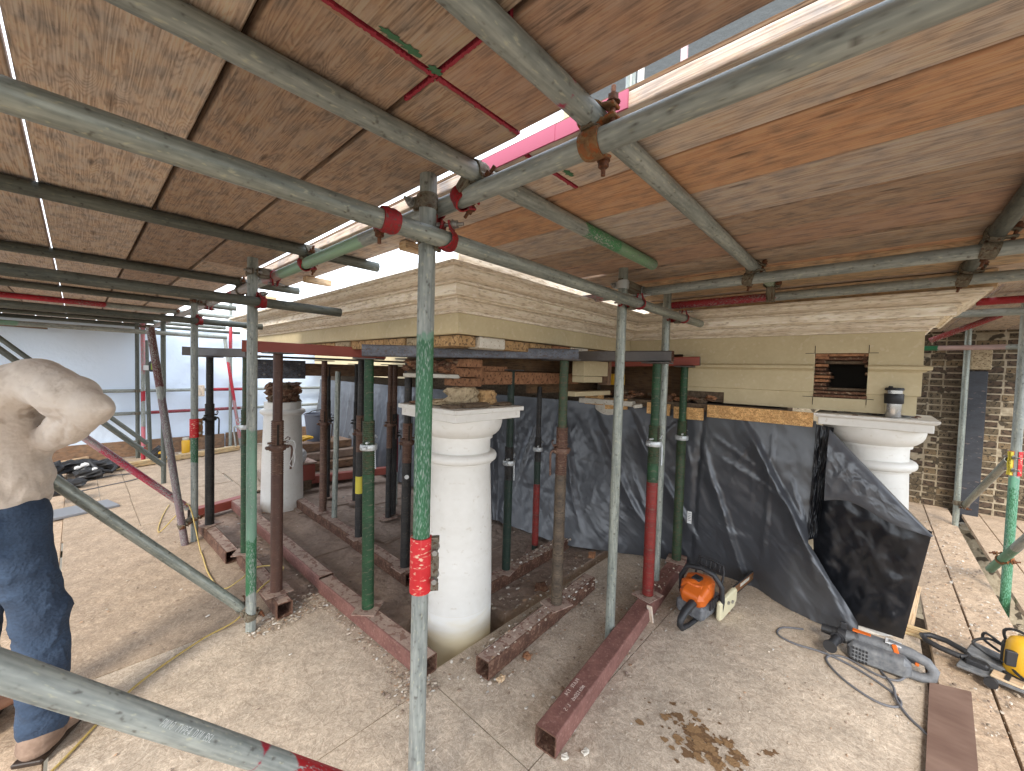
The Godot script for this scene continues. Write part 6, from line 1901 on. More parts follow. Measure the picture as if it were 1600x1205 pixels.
		f += 0.006 * sin(w.y * 60.0 + 6.0 * n.get_noise_3d(w.x * 5, 0, w.z * 5)) * (1.0 - smoothstep(0.02, 0.16, hy))
		return f
	mb = MB.new()
	flesh(mb, [[hip + Vector3(0, 0.0, 0), hip + Vector3(0, 0.10, 0), 0.158, 0.172], [hip + Vector3(0, 0.10, 0) + rt * 0.01, chest, 0.168, 0.160], [chest, neck + Vector3(0, -0.07, 0), 0.158, 0.10], [neck + Vector3(0, -0.05, 0), neck + Vector3(0, -0.005, 0), 0.085, 0.075],
		[sr - rt * 0.01, chest + Vector3(0, 0.06, 0), 0.080, 0.11], [sl, chest, 0.085, 0.13], [sr, sr.lerp(er, 0.55), 0.082, 0.078], [sr.lerp(er, 0.55), er, 0.078, 0.050], [er + rt * 0.05 + Vector3(0, 0.003, 0), er, 0.022, 0.050], [er, er.lerp(wr, 0.45), 0.050, 0.055], [er.lerp(wr, 0.45), wr, 0.055, 0.046], [sl, sl.lerp(el, 0.6), 0.088, 0.08], [sl.lerp(el, 0.5), el, 0.08, 0.06], [el, wl, 0.06, 0.044]], 0.0085, 0.018, folds)
	obj("sweatshirt", mb, M.sweatshirt, p)
	# jeans
	var jf := func(w: Vector3) -> float:
		var f := 0.006 * n.get_noise_3d(w.x * 6, w.y * 5 + 9, w.z * 6)
		f += 0.0075 * (pow(absf(sin(w.y * 26.0 + 9.0 * w.dot(rt) + 5.0 * n.get_noise_3d(w.x * 4, w.y * 3, w.z * 4))), 0.7) - 0.5) * (1.0 - smoothstep(0.60, 0.85, w.y))
		return f
	mb = MB.new()
	flesh(mb, [[hip + Vector3(0, 0.035, 0), hip + Vector3(0, -0.03, 0), 0.132, 0.132], [hip + rt * 0.02, hr - rt * 0.015, 0.13, 0.108], [hip - rt * 0.03, hl, 0.13, 0.112], [hr - rt * 0.015, kr - rt * 0.01, 0.104, 0.072], [kr - rt * 0.01, ar + Vector3(0, 0.0, 0), 0.074, 0.066], [hl, kl, 0.106, 0.074], [kl, al + Vector3(0, 0.0, 0), 0.076, 0.066]], 0.0105, 0.035, jf)
	obj("jeans", mb, M.denim, p)
	mb = MB.new()
	flesh(mb, [[hip + Vector3(0, 0.045, 0), hip + Vector3(0, 0.060, 0), 0.137, 0.137]], 0.012, 0.01)
	obj("belt", mb, M.leather_belt, p)
	# a back pocket, proud of the denim
	mb = MB.new()
	var pk := hr - fw * 0.125 + rt * 0.005 + Vector3(0, 0.0, 0)
	mb.box(Transform3D(Basis(rt, Vector3(0, 0.97, 0) + fw * 0.2, -fw), pk), Vector3(0.12, 0.13, 0.012), 0.006)
	obj("back_pocket", mb, M.denim, p)
	# boots
	for s in 2:
		var a: Vector3 = ar if s == 0 else al
		var dir := (fw * 0.9 - rt * 0.25).normalized() if s == 0 else (fw * 0.8 - rt * 0.5).normalized()
		mb = MB.new()
		var g := Vector3(a.x, 0, a.z)
		flesh(mb, [[g + Vector3(0, 0.12, 0), g + Vector3(0, 0.07, 0), 0.046, 0.052], [g + Vector3(0, 0.055, 0) - dir * 0.03, g + Vector3(0, 0.05, 0) + dir * 0.12, 0.05, 0.045], [g + dir * 0.10 + Vector3(0, 0.045, 0), g + dir * 0.19 + Vector3(0, 0.043, 0), 0.046, 0.04]], 0.008, 0.03, func(w: Vector3) -> float: return 0.004 * n.get_noise_3d(w.x * 16, w.y * 16, w.z * 16))
		obj("boot", mb, M.boot_suede, p)
		mb = MB.new()
		var side := dir.cross(Vector3.UP)
		mb.box(Transform3D(Basis(side, Vector3.UP, -dir), g + dir * 0.07 + Vector3(0, 0.012, 0)), Vector3(0.092, 0.022, 0.29), 0.008)
		obj("sole", mb, M.leather_belt, p)

func build_tools() -> void:
	# chainsaw: x runs from the rear handle to the bar tip
	var ang := atan2(0.13, 0.88)
	var t := thing("chainsaw", "orange and cream chainsaw resting at the foot of the black plastic", "chainsaw", "", Vector3(2.30, 0.0, -0.775), Basis(Vector3.UP, -0.13) * Basis(Vector3.RIGHT, 0.05))
	var mb := MB.new()
	mb.lump(Vector3(0.26, 0.155, -0.02), Vector3(0.23, 0.15, 0.19), 3, 0.10, 18, 12, 0.55)
	mb.box(Transform3D(Basis(Vector3.BACK, 0.35), Vector3(0.19, 0.155, 0.0)), Vector3(0.14, 0.10, 0.15), 0.03)
	obj("engine_cover", mb, M.saw_orange, t)
	mb = MB.new()
	mb.bx(Vector3(0.28, 0.065, -0.01), Vector3(0.28, 0.09, 0.17), 0.02)
	obj("crankcase", mb, M.tool_grey, t)
	mb = MB.new()
	for k in 6: mb.bx(Vector3(0.20 + k * 0.022, 0.12, 0.088), Vector3(0.012, 0.06, 0.012), 0.003)
	mb.bx(Vector3(0.245, 0.222, -0.02), Vector3(0.06, 0.02, 0.05), 0.006)
	obj("vents", mb, M.tool_black, t)
	mb = MB.new()
	mb.box(Transform3D(Basis(Vector3.BACK, 0.12), Vector3(0.38, 0.075, 0.105)), Vector3(0.22, 0.125, 0.035), 0.014)
	mb.bx(Vector3(0.47, 0.09, 0.105), Vector3(0.09, 0.10, 0.03), 0.014)
	obj("clutch_cover", mb, M.tool_cream, t)
	for q in [[0.36, 0.10], [0.42, 0.085]]:
		mb = MB.new()
		mb.tube(Vector3(q[0], q[1], 0.12), Vector3(q[0], q[1], 0.132), 0.010, -1.0, 6, 1)
		obj("nut", mb, M.bolt_steel, t)
	mb = MB.new()
	mb.bx(Vector3(0.66, 0.088, 0.085), Vector3(0.40, 0.056, 0.005), 0.002)
	mb.tube(Vector3(0.86, 0.088, 0.0825), Vector3(0.86, 0.088, 0.0875), 0.028, -1.0, 20, 1)
	var gbar := obj("guide_bar", mb, M.rust_forged, t)
	mb = MB.new()
	mb.bx(Vector3(0.72, 0.095, 0.0885), Vector3(0.15, 0.022, 0.002), 0.0)
	obj("bar_plate", mb, M.white_chipped, gbar)
	mb = MB.new()
	for k in 22:
		for s in [-1.0, 1.0]: mb.bx(Vector3(0.47 + k * 0.018, 0.088 + s * 0.031, 0.085), Vector3(0.014, 0.010, 0.008), 0.002)
	for k in 6:
		var a := -PI * 0.5 + PI * k / 5.0
		mb.box(Transform3D(Basis(Vector3.BACK, a + PI * 0.5), Vector3(0.86 + cos(a) * 0.031, 0.088 + sin(a) * 0.031, 0.085)), Vector3(0.014, 0.010, 0.008), 0.002)
	obj("chain", mb, M.tool_black, gbar)
	# rear handle: a closed loop low at the back
	mb = MB.new()
	mb.sweep([Vector3(0.17, 0.13, 0.02), Vector3(0.10, 0.13, 0.02), Vector3(0.03, 0.115, 0.02), Vector3(-0.012, 0.085, 0.02), Vector3(-0.018, 0.05, 0.02), Vector3(0.01, 0.022, 0.02), Vector3(0.08, 0.014, 0.025), Vector3(0.18, 0.016, 0.03), Vector3(0.30, 0.02, 0.03)], 0.017, 10, true, [0.022, 0.023, 0.022, 0.02, 0.017, 0.015, 0.013, 0.012, 0.012])
	mb.bx(Vector3(0.09, 0.095, 0.02), Vector3(0.04, 0.03, 0.012), 0.004)
	obj("rear_handle", mb, M.tool_black, t)
	# front handle: arch over the engine
	mb = MB.new()
	mb.sweep([Vector3(0.30, 0.03, 0.105), Vector3(0.30, 0.12, 0.112), Vector3(0.29, 0.21, 0.105), Vector3(0.275, 0.27, 0.06), Vector3(0.265, 0.285, -0.01), Vector3(0.26, 0.265, -0.09), Vector3(0.26, 0.19, -0.125), Vector3(0.27, 0.08, -0.12)], 0.0155, 10)
	obj("front_handle", mb, M.tool_black, t)
	mb = MB.new()
	for s in [-0.085, 0.075]:
		mb.sweep([Vector3(0.36, 0.16, s), Vector3(0.385, 0.25, s), Vector3(0.38, 0.30, s * 0.9)], 0.007, 8)
	mb.sweep([Vector3(0.38, 0.30, -0.077), Vector3(0.38, 0.305, 0.0), Vector3(0.38, 0.30, 0.068)], 0.007, 8)
	for k in 5: mb.sweep([Vector3(0.372, 0.255, -0.06 + k * 0.028), Vector3(0.38, 0.30, -0.06 + k * 0.028)], 0.0045, 6)
	mb.sweep([Vector3(0.375, 0.252, -0.08), Vector3(0.375, 0.252, 0.07)], 0.005, 6)
	obj("hand_guard", mb, M.tool_black, t)

	# hammer drill: x runs from the chuck to the rear grip
	t = thing("hammer_drill", "dusty grey hammer drill with orange trim lying on the deck", "hammer drill", "", Vector3(2.79, 0.0, -0.165), Basis(Vector3.UP, -PI * 0.5 - 0.05))
	mb = MB.new()
	mb.tube(Vector3(0.0, 0.075, 0), Vector3(0.05, 0.075, 0), 0.022, 0.026, 18, 1)
	mb.tube(Vector3(0.05, 0.075, 0), Vector3(0.075, 0.075, 0), 0.029, -1.0, 18, 1)
	obj("chuck", mb, M.tool_black, t)
	mb = MB.new()
	mb.tube(Vector3(0.075, 0.075, 0), Vector3(0.16, 0.078, 0), 0.031, 0.036, 18, 1)
	mb.box(Transform3D(Basis(Vector3.BACK, 0.03), Vector3(0.22, 0.092, 0)), Vector3(0.17, 0.075, 0.074), 0.022)
	obj("gear_case", mb, M.tool_grey, t)
	mb = MB.new()
	mb.box(Transform3D(Basis(Vector3.BACK, 0.06), Vector3(0.235, 0.052, 0.05)), Vector3(0.24, 0.10, 0.085), 0.026)
	obj("motor_housing", mb, M.tool_grey, t)
	mb = MB.new()
	for k in 5:
		for j in 4: mb.bx(Vector3(0.142 + k * 0.013, 0.022 + j * 0.019, 0.0935), Vector3(0.008, 0.012, 0.004), 0.001)
	obj("vents", mb, M.tool_black, t)
	mb = MB.new()
	mb.sweep([Vector3(0.27, 0.115, 0.0), Vector3(0.35, 0.112, 0.0), Vector3(0.405, 0.098, 0.0), Vector3(0.43, 0.07, 0.005), Vector3(0.425, 0.04, 0.012), Vector3(0.39, 0.024, 0.02), Vector3(0.30, 0.026, 0.03)], 0.02, 12, true, [0.028, 0.026, 0.023, 0.022, 0.022, 0.021, 0.024])
	obj("rear_grip", mb, M.tool_grey, t)
	mb = MB.new()
	mb.bx(Vector3(0.345, 0.083, 0.004), Vector3(0.05, 0.025, 0.018), 0.005)
	obj("trigger", mb, M.tool_black, t)
	mb = MB.new()
	mb.bx(Vector3(0.165, 0.127, 0.0), Vector3(0.075, 0.008, 0.03), 0.003)
	mb.box(Transform3D(Basis(Vector3.BACK, 0.3), Vector3(0.295, 0.118, 0.032)), Vector3(0.02, 0.05, 0.012), 0.004)
	mb.bx(Vector3(0.372, 0.076, 0.008), Vector3(0.016, 0.016, 0.02), 0.004)
	obj("orange_trim", mb, M.saw_orange, t)
	mb = MB.new()
	mb.bx(Vector3(0.285, 0.134, 0.0), Vector3(0.06, 0.006, 0.05), 0.002)
	obj("name_plate", mb, M.bag_white, t)
	mb = MB.new()
	mb.tube(Vector3(0.07, 0.075, 0.0), Vector3(0.105, 0.075, 0.0), 0.037, -1.0, 20, 1)
	mb.tube(Vector3(0.075, 0.075, 0.035), Vector3(0.055, 0.068, 0.15), 0.019, 0.0215, 16, 1)
	mb.tube(Vector3(0.055, 0.068, 0.15), Vector3(0.054, 0.068, 0.158), 0.030, 0.030, 20, 1)
	mb.tube(Vector3(0.072, 0.074, 0.045), Vector3(0.071, 0.074, 0.052), 0.028, 0.028, 20, 1)
	mb.bx(Vector3(0.09, 0.128, -0.005), Vector3(0.028, 0.04, 0.02), 0.005)
	obj("side_handle", mb, M.tool_black, t)
	var tt := Transform3D(Basis(Vector3.UP, -PI * 0.5 - 0.05), Vector3(2.79, 0.0, -0.165)).affine_inverse()
	var wp := [Vector3(2.70, 0.026, 0.165), Vector3(2.66, 0.012, 0.135), Vector3(2.655, 0.006, 0.06), Vector3(2.70, 0.006, -0.06), Vector3(2.62, 0.006, -0.13), Vector3(2.50, 0.006, -0.06), Vector3(2.43, 0.006, 0.06), Vector3(2.46, 0.006, 0.135), Vector3(2.54, 0.006, 0.13), Vector3(2.63, 0.007, 0.0), Vector3(2.66, 0.008, -0.14), Vector3(2.64, 0.006, -0.27), Vector3(2.67, 0.006, -0.35), Vector3(2.76, 0.006, -0.34), Vector3(2.83, 0.006, -0.25)]
	var loc := []
	for v in wp: loc.append(tt * v)
	cable("power_cord", "", loc, 0.0052, M.cord_grey, t)
	loc = []
	for v in [Vector3(2.70, 0.007, 0.08), Vector3(2.60, 0.013, 0.12), Vector3(2.50, 0.013, 0.13), Vector3(2.42, 0.006, 0.165), Vector3(2.36, 0.006, 0.212), Vector3(2.33, 0.0, 0.236), Vector3(2.31, -0.06, 0.243)]: loc.append(tt * v)
	cable("power_cord", "", loc, 0.0052, M.cord_grey, t)

	# corded saw with a D handle on a grey base plate, at the right edge
	t = thing("corded_saw", "yellow and black corded saw on a dusty grey base plate", "power saw", "", Vector3(3.10, 0.0, 0.42), Basis(Vector3.UP, -PI * 0.5 - 0.28))
	mb = MB.new()
	mb.box(Transform3D(Basis(Vector3.BACK, 0.05), Vector3(0.12, 0.035, 0.0)), Vector3(0.30, 0.016, 0.24), 0.005)
	mb.box(Transform3D(Basis(Vector3.BACK, -0.12), Vector3(0.06, 0.055, -0.06)), Vector3(0.16, 0.03, 0.15), 0.008)
	obj("base_plate", mb, M.tool_grey, t)
	mb = MB.new()
	mb.sweep([Vector3(-0.03, 0.05, 0.05), Vector3(-0.10, 0.055, 0.06), Vector3(-0.155, 0.06, 0.05), Vector3(-0.175, 0.065, 0.02), Vector3(-0.15, 0.07, -0.01), Vector3(-0.09, 0.07, -0.02), Vector3(-0.02, 0.065, 0.0), Vector3(0.0, 0.055, 0.03), Vector3(-0.03, 0.05, 0.05)], 0.014, 10)
	mb.bx(Vector3(0.03, 0.05, 0.05), Vector3(0.08, 0.035, 0.05), 0.01)
	obj("d_handle", mb, M.tool_black, t)
	mb = MB.new()
	mb.bx(Vector3(0.13, 0.047, 0.075), Vector3(0.10, 0.012, 0.07), 0.003)
	obj("sole_insert", mb, M.board_cream, t)
	mb = MB.new()
	mb.bx(Vector3(0.13, 0.0545, 0.075), Vector3(0.016, 0.006, 0.06), 0.001)
	mb.tube(Vector3(0.09, 0.03, 0.125), Vector3(0.09, 0.03, 0.155), 0.02, 0.024, 14, 1)
	obj("blade_slot", mb, M.tool_black, t)
	mb = MB.new()
	mb.lathe(Vector3(0.165, 0.05, -0.03), [Vector2(0.01, 0.0), Vector2(0.062, 0.0), Vector2(0.066, 0.012), Vector2(0.064, 0.09), Vector2(0.06, 0.14), Vector2(0.05, 0.165), Vector2(0.03, 0.178), Vector2(0.0, 0.18)], 28)
	obj("motor_body", mb, M.tool_yellow, t)
	mb = MB.new()
	mb.box(Transform3D(Basis(Vector3.UP, 0.5), Vector3(0.135, 0.135, 0.028)), Vector3(0.05, 0.075, 0.02), 0.005)
	mb.lathe(Vector3(0.165, 0.042, -0.03), [Vector2(0.064, 0.0), Vector2(0.075, 0.003), Vector2(0.075, 0.012), Vector2(0.066, 0.016)], 28)
	mb.bx(Vector3(0.105, 0.12, -0.05), Vector3(0.03, 0.12, 0.06), 0.01)
	obj("black_panel", mb, M.tool_black, t)
	cable("power_cord", "", [Vector3(0.21, 0.215, -0.05), Vector3(0.14, 0.24, -0.07), Vector3(0.09, 0.21, -0.09), Vector3(0.10, 0.13, -0.10), Vector3(0.04, 0.13, -0.11), Vector3(-0.01, 0.09, -0.09), Vector3(0.04, 0.07, -0.05), Vector3(0.12, 0.085, 0.0), Vector3(0.16, 0.075, 0.05), Vector3(0.25, 0.06, 0.10), Vector3(0.36, 0.03, 0.10), Vector3(0.5, 0.02, 0.08)], 0.0065, M.tool_black, t)
	cable("power_cord", "", [Vector3(0.10, 0.12, -0.10), Vector3(0.03, 0.15, -0.12), Vector3(0.02, 0.11, -0.13), Vector3(0.08, 0.09, -0.10)], 0.0065, M.tool_black, t)

	# travel mug on the right column's capital
	t = thing("travel_mug", "steel travel mug with black grip and lid on the right column", "mug", "", Vector3(3.085, 1.2535, 0.074))
	mb = MB.new()
	mb.lathe(Vector3.ZERO, [Vector2(0.0, 0.0), Vector2(0.0325, 0.0), Vector2(0.034, 0.003), Vector2(0.037, 0.075)], 32)
	obj("steel_body", mb, M.mug_steel, t)
	mb = MB.new()
	mb.lathe(Vector3.ZERO, [Vector2(0.0375, 0.075), Vector2(0.0405, 0.078), Vector2(0.0415, 0.128), Vector2(0.039, 0.132)], 32)
	obj("rubber_grip", mb, M.mug_rubber, t)
	mb = MB.new()
	mb.lathe(Vector3.ZERO, [Vector2(0.0385, 0.132), Vector2(0.0395, 0.150)], 32)
	obj("steel_rim", mb, M.mug_steel, t)
	mb = MB.new()
	mb.lathe(Vector3.ZERO, [Vector2(0.0405, 0.150), Vector2(0.041, 0.158), Vector2(0.038, 0.164), Vector2(0.0, 0.166)], 32)
	mb.bx(Vector3(-0.018, 0.168, -0.016), Vector3(0.026, 0.012, 0.02), 0.004)
	obj("lid", mb, M.mug_rubber, t)

func build_clutter() -> void:
	var mb := MB.new()
	# loose cable across the deck
	cable("yellow_cable", "thin yellow cable snaking from the bottom left round the pale green upright", [Vector3(-0.16, 0.005, -1.98), Vector3(-0.05, 0.005, -2.09), Vector3(0.16, 0.005, -2.36), Vector3(0.42, 0.006, -2.53), Vector3(0.60, 0.02, -2.58), Vector3(0.72, 0.10, -2.66), Vector3(0.82, 0.12, -2.72), Vector3(0.90, 0.115, -2.80), Vector3(0.91, 0.10, -2.90), Vector3(0.80, 0.10, -2.98), Vector3(0.70, 0.06, -2.96), Vector3(0.62, 0.01, -3.02), Vector3(0.60, 0.006, -3.3), Vector3(0.63, 0.01, -3.75), Vector3(0.60, 0.30, -4.0), Vector3(0.56, 0.20, -4.2), Vector3(0.46, 0.01, -4.4), Vector3(0.52, 0.006, -4.8), Vector3(0.62, 0.006, -5.2)], 0.0045, M.cord_yellow)
	cable("black_cable", "thin dark cable looped on the far deck boards", [Vector3(-0.1, 0.006, -6.3), Vector3(0.2, 0.006, -6.45), Vector3(0.48, 0.006, -6.6), Vector3(0.56, 0.006, -6.85), Vector3(0.3, 0.006, -6.98), Vector3(0.0, 0.006, -6.8)], 0.006, M.cord_grey)
	# brown board offcut and battens by the right-hand walkway
	var t := thing("board_offcut", "flat brown board offcut at the bottom right beside the deck edge", "board")
	mb = MB.new()
	var P := [Vector3(2.745, 0.006, 0.250), Vector3(2.795, 0.008, 0.388), Vector3(1.75, 0.008, 0.300), Vector3(1.70, 0.006, 0.163)]
	var up := Vector3(0, 0.016, 0)
	mb.quad(P[0] + up, P[1] + up, P[2] + up, P[3] + up, Vector3.UP)
	mb.quad(P[0], P[1], P[2], P[3], Vector3.DOWN)
	for k in 4:
		var a: Vector3 = P[k]
		var b: Vector3 = P[(k + 1) % 4]
		mb.quad(a, b, b + up, a + up, (b - a).cross(Vector3.UP).normalized() * -1.0)
	obj("panel", mb, M.off_cut, t)
	mb = MB.new()
	mb.box(Transform3D(Basis(Vector3.UP, 0.03), Vector3(3.235, 0.022, 0.11)), Vector3(0.045, 0.045, 0.36), 0.003)
	tag(obj("timber_batten", mb, M.timber_yellow), "short yellowish batten at the foot of the loose plastic corner", "batten")
	mb = MB.new()
	mb.box(Transform3D(Basis(Vector3.UP, 0.5) * Basis(Vector3.RIGHT, 0.1), Vector3(3.40, 0.06, 0.21)), Vector3(0.03, 0.34, 0.05), 0.003)
	tag(obj("timber_batten", mb, M.board_cream), "upright pale batten showing below the loose plastic corner", "batten")
	mb = MB.new()
	mb.box(Transform3D(Basis(Vector3.UP, 0.05) * Basis(Vector3.BACK, 0.35), Vector3(2.255, 0.05, -0.915)), Vector3(0.012, 0.13, 0.03), 0.002)
	tag(obj("timber_wedge", mb, M.timber_pale), "small pale wooden wedge stuck beside the green and red prop's foot", "wedge")
	# mud stamped on the deck
	var mud := [[1.72, -0.56, 0.030], [1.69, -0.47, 0.055], [1.63, -0.46, 0.045], [1.66, -0.41, 0.03], [1.735, -0.375, 0.035], [1.70, -0.33, 0.038], [1.63, -0.385, 0.03], [1.61, -0.33, 0.02], [1.80, -0.245, 0.02], [1.82, -0.225, 0.014], [1.77, -0.60, 0.016], [1.575, -0.47, 0.03]]
	rng.seed = 66
	for q in 70:
		var gx := 1.69 + rng.randfn() * 0.065
		mud.append([gx, -0.44 + rng.randfn() * 0.11, rng.randf_range(0.003, 0.011)])
	mb = MB.new()
	var n := FastNoiseLite.new()
	n.seed = 12; n.frequency = 1.0; n.fractal_octaves = 3
	var i := 0
	for m in mud:
		for k in 28:
			var a0 := TAU * k / 28.0
			var a1 := TAU * (k + 1) / 28.0
			var r0: float = m[2] * (0.8 + 0.75 * n.get_noise_2d(cos(a0) * 0.9 + i * 9, sin(a0) * 0.9))
			var r1: float = m[2] * (0.8 + 0.75 * n.get_noise_2d(cos(a1) * 0.9 + i * 9, sin(a1) * 0.9))
			var c := Vector3(m[0], 0.0042, m[1])
			mb.tri(c, Vector3(m[0] + cos(a0) * r0 * 0.8, 0.0012, m[1] + sin(a0) * r0), Vector3(m[0] + cos(a1) * r1 * 0.8, 0.0012, m[1] + sin(a1) * r1), Vector3.UP, Vector3.UP, Vector3.UP)
		i += 1
	var mo := obj("mud_stain", mb, M.mud_stain)
	var m2 := MB.new()
	for q in 46:
		var px := 1.66 + rng.randfn() * 0.05
		var pz := -0.45 + rng.randfn() * 0.07
		var rr := rng.randf_range(0.006, 0.022)
		for k in 14:
			var a0 := TAU * k / 14.0
			var a1 := TAU * (k + 1) / 14.0
			var r0 := rr * (0.8 + 0.6 * n.get_noise_2d(cos(a0) + q * 7, sin(a0)))
			var r1 := rr * (0.8 + 0.6 * n.get_noise_2d(cos(a1) + q * 7, sin(a1)))
			m2.tri(Vector3(px, 0.0062, pz), Vector3(px + cos(a0) * r0, 0.0044, pz + sin(a0) * r0 * 1.3), Vector3(px + cos(a1) * r1, 0.0044, pz + sin(a1) * r1 * 1.3), Vector3.UP, Vector3.UP, Vector3.UP)
	obj("pale_mud", m2, M.mud_pale, mo).set_meta("kind", "stuff")
	mo.set_meta("kind", "stuff")
	tag(mo, "trodden brown mud stain on the deck at bottom right", "mud")
	# toe board and far things
	t = thing("toe_board", "brown toe board along the foot of the white sheeting", "toe board")
	for k in 3:
		mb = MB.new()
		mb.bx(Vector3(-2.2 + k * 2.6, 0.12 + k * 0.012, -8.15), Vector3(2.58, 0.235, 0.036), 0.003)
		obj("plank", mb, M.timber_brown, t)
	mb = MB.new()
	mb.box(Transform3D(Basis(Vector3.BACK, -0.02), Vector3(-1.0, 1.855, -7.9)), Vector3(1.5, 0.04, 0.22), 0.003)
	tag(obj("loose_board", mb, M.timber_dark), "short dark board hanging at the sheeting's head, far left", "board")
	mb = MB.new()
	mb.box(Transform3D(Basis(Vector3.UP, 0.335), Vector3(1.05, 0.045, -7.55)), Vector3(1.62, 0.07, 0.09), 0.004)
	tag(obj("timber_length", mb, M.timber_yellow), "long pale timber lying before the toe board", "timber")
	mb = MB.new()
	mb.box(Transform3D(Basis(Vector3.UP, 0.5) * Basis(Vector3.BACK, 0.03), Vector3(-0.12, 0.06, -8.0)), Vector3(0.5, 0.03, 0.05), 0.003)
	tag(obj("timber_length", mb, M.board_cream), "short pale timber stick behind the black bag", "timber")
	mb = MB.new()
	mb.box(Transform3D(Basis(Vector3.UP, 0.25), Vector3(0.02, 0.012, -5.55)), Vector3(0.46, 0.022, 0.30), 0.003)
	tag(obj("ply_sheet", mb, M.ply_grey), "dark grey ply sheet on the deck beyond the standing man", "board")
	t = thing("tool_bag", "heap of black tool bags and straps by the toe board", "bag")
	for s in [[-0.02, 0.10, -7.35, 0.42, 0.16, 0.22], [0.22, 0.09, -7.25, 0.34, 0.16, 0.22], [0.10, 0.07, -6.95, 0.28, 0.14, 0.22], [-0.25, 0.12, -7.1, 0.3, 0.24, 0.3], [-0.05, 0.05, -6.6, 0.25, 0.1, 0.2]]:
		mb = MB.new()
		mb.lump(Vector3(s[0], s[1], s[2]), Vector3(s[3], s[4], s[5]), int(s[0] * 100) + 60, 0.35, 14, 10, 0.5)
		obj("bag", mb, M.tool_black, t)
	for s in [[0.06, 0.16, -7.05, 0.08], [0.0, 0.15, -6.98, 0.06], [0.14, 0.13, -6.9, 0.05]]:
		mb = MB.new()
		mb.lump(Vector3(s[0], s[1], s[2]), Vector3(s[3], s[3] * 0.7, s[3]), 8, 0.4, 8, 6, 0.7)
		obj("fitting", mb, M.bag_white, t)
	mb = MB.new()
	mb.sweep([Vector3(0.1, 0.20, -7.1), Vector3(0.16, 0.12, -6.9), Vector3(0.28, 0.08, -6.85), Vector3(0.33, 0.11, -7.0)], 0.02, 8)
	obj("strap", mb, M.tool_black, t)
	mb = MB.new()
	mb.box(Transform3D(Basis(Vector3.UP, 0.2), Vector3(-0.16, 0.16, -5.95)), Vector3(0.20, 0.14, 0.16), 0.03)
	var bx2 := thing("black_pouch", "black pouch with a lime tag on the grey ply sheet", "pouch")
	obj("pouch", mb, M.tool_black, bx2)
	mb = MB.new()
	mb.box(Transform3D(Basis(Vector3.UP, 0.2), Vector3(-0.09, 0.15, -5.865)), Vector3(0.04, 0.035, 0.006), 0.001)
	obj("lime_tag", mb, M.laser_green, bx2)
	t = thing("power_tool_case", "yellow and black power tool behind the far pink upright", "power tool")
	mb = MB.new()
	mb.lump(Vector3(0.83, 0.13, -7.5), Vector3(0.26, 0.24, 0.2), 5, 0.4, 12, 8, 0.6)
	obj("body", mb, M.tool_black, t)
	for s in [[0.80, 0.16, -7.40], [0.87, 0.09, -7.40], [0.84, 0.24, -7.46]]:
		mb = MB.new()
		mb.lump(Vector3(s[0], s[1], s[2]), Vector3(0.08, 0.04, 0.04), 15, 0.4, 8, 6)
		obj("yellow_panel", mb, M.tool_yellow, t)
	t = thing("yellow_canister", "orange-yellow canister standing before the toe board", "canister", "", Vector3(1.12, 0.0, -7.75))
	mb = MB.new()
	mb.lathe(Vector3.ZERO, [Vector2(0.0, 0.06), Vector2(0.05, 0.06), Vector2(0.052, 0.24), Vector2(0.035, 0.26)], 20)
	obj("body", mb, M.tool_yellow, t)
	mb = MB.new()
	mb.lathe(Vector3.ZERO, [Vector2(0.04, 0.26), Vector2(0.04, 0.29), Vector2(0.0, 0.292)], 16)
	mb.bx(Vector3(0, 0.03, 0), Vector3(0.16, 0.06, 0.12), 0.01)
	obj("cap", mb, M.white_chipped, t)
	t = thing("laser_level", "small black and lime laser level clipped on the far pink upright", "laser level", "", Vector3(0.70, 1.37, -7.62))
	mb = MB.new()
	mb.bx(Vector3(0.035, 0, 0), Vector3(0.09, 0.15, 0.09), 0.02)
	obj("case", mb, M.tool_black, t)
	mb = MB.new()
	mb.bx(Vector3(0.04, 0.0, 0.046), Vector3(0.06, 0.09, 0.01), 0.004)
	obj("lime_face", mb, M.laser_green, t)
	mb = MB.new()
	mb.bx(Vector3(-0.035, -0.02, 0.0), Vector3(0.06, 0.07, 0.05), 0.006)
	obj("clip", mb, M.bag_white, t)
	mb = MB.new()
	mb.bx(Vector3(1.35, 0.99, -8.05), Vector3(0.10, 0.18, 0.06), 0.008)
	tag(obj("pale_block", mb, M.timber_pale), "small cream block on the guard rail beside the left column", "block")
	# rubbish heap inside the portico: planks, red crate, bucket, bag
	t = thing("plank_stack", "stack of dusty dark planks deep in the portico", "plank stack")
	var k2 := 0
	for s in [[2.05, 0.06, -5.35, 1.1, 0.1, 0.7], [2.12, 0.17, -5.45, 0.95, 0.1, 0.6], [2.15, 0.28, -5.5, 0.9, 0.1, 0.5], [2.2, 0.39, -5.55, 0.75, 0.1, 0.42]]:
		mb = MB.new()
		mb.box(Transform3D(Basis(Vector3.UP, 0.06 * k2 - 0.1), Vector3(s[0], s[1], s[2])), Vector3(s[3], s[4], s[5]), 0.006)
		obj("plank", mb, M["timber_brown" if k2 % 2 else "dirt_slab"], t)
		k2 += 1
	t = thing("bucket", "dark bucket on top of the plank stack", "bucket", "", Vector3(2.20, 0.445, -5.55))
	mb = MB.new()
	mb.lathe(Vector3.ZERO, [Vector2(0.0, 0.0), Vector2(0.13, 0.0), Vector2(0.165, 0.34), Vector2(0.175, 0.345), Vector2(0.175, 0.36), Vector2(0.16, 0.36), Vector2(0.125, 0.02), Vector2(0.0, 0.02)], 28)
	obj("pail", mb, M.bucket_blue, t)
	mb = MB.new()
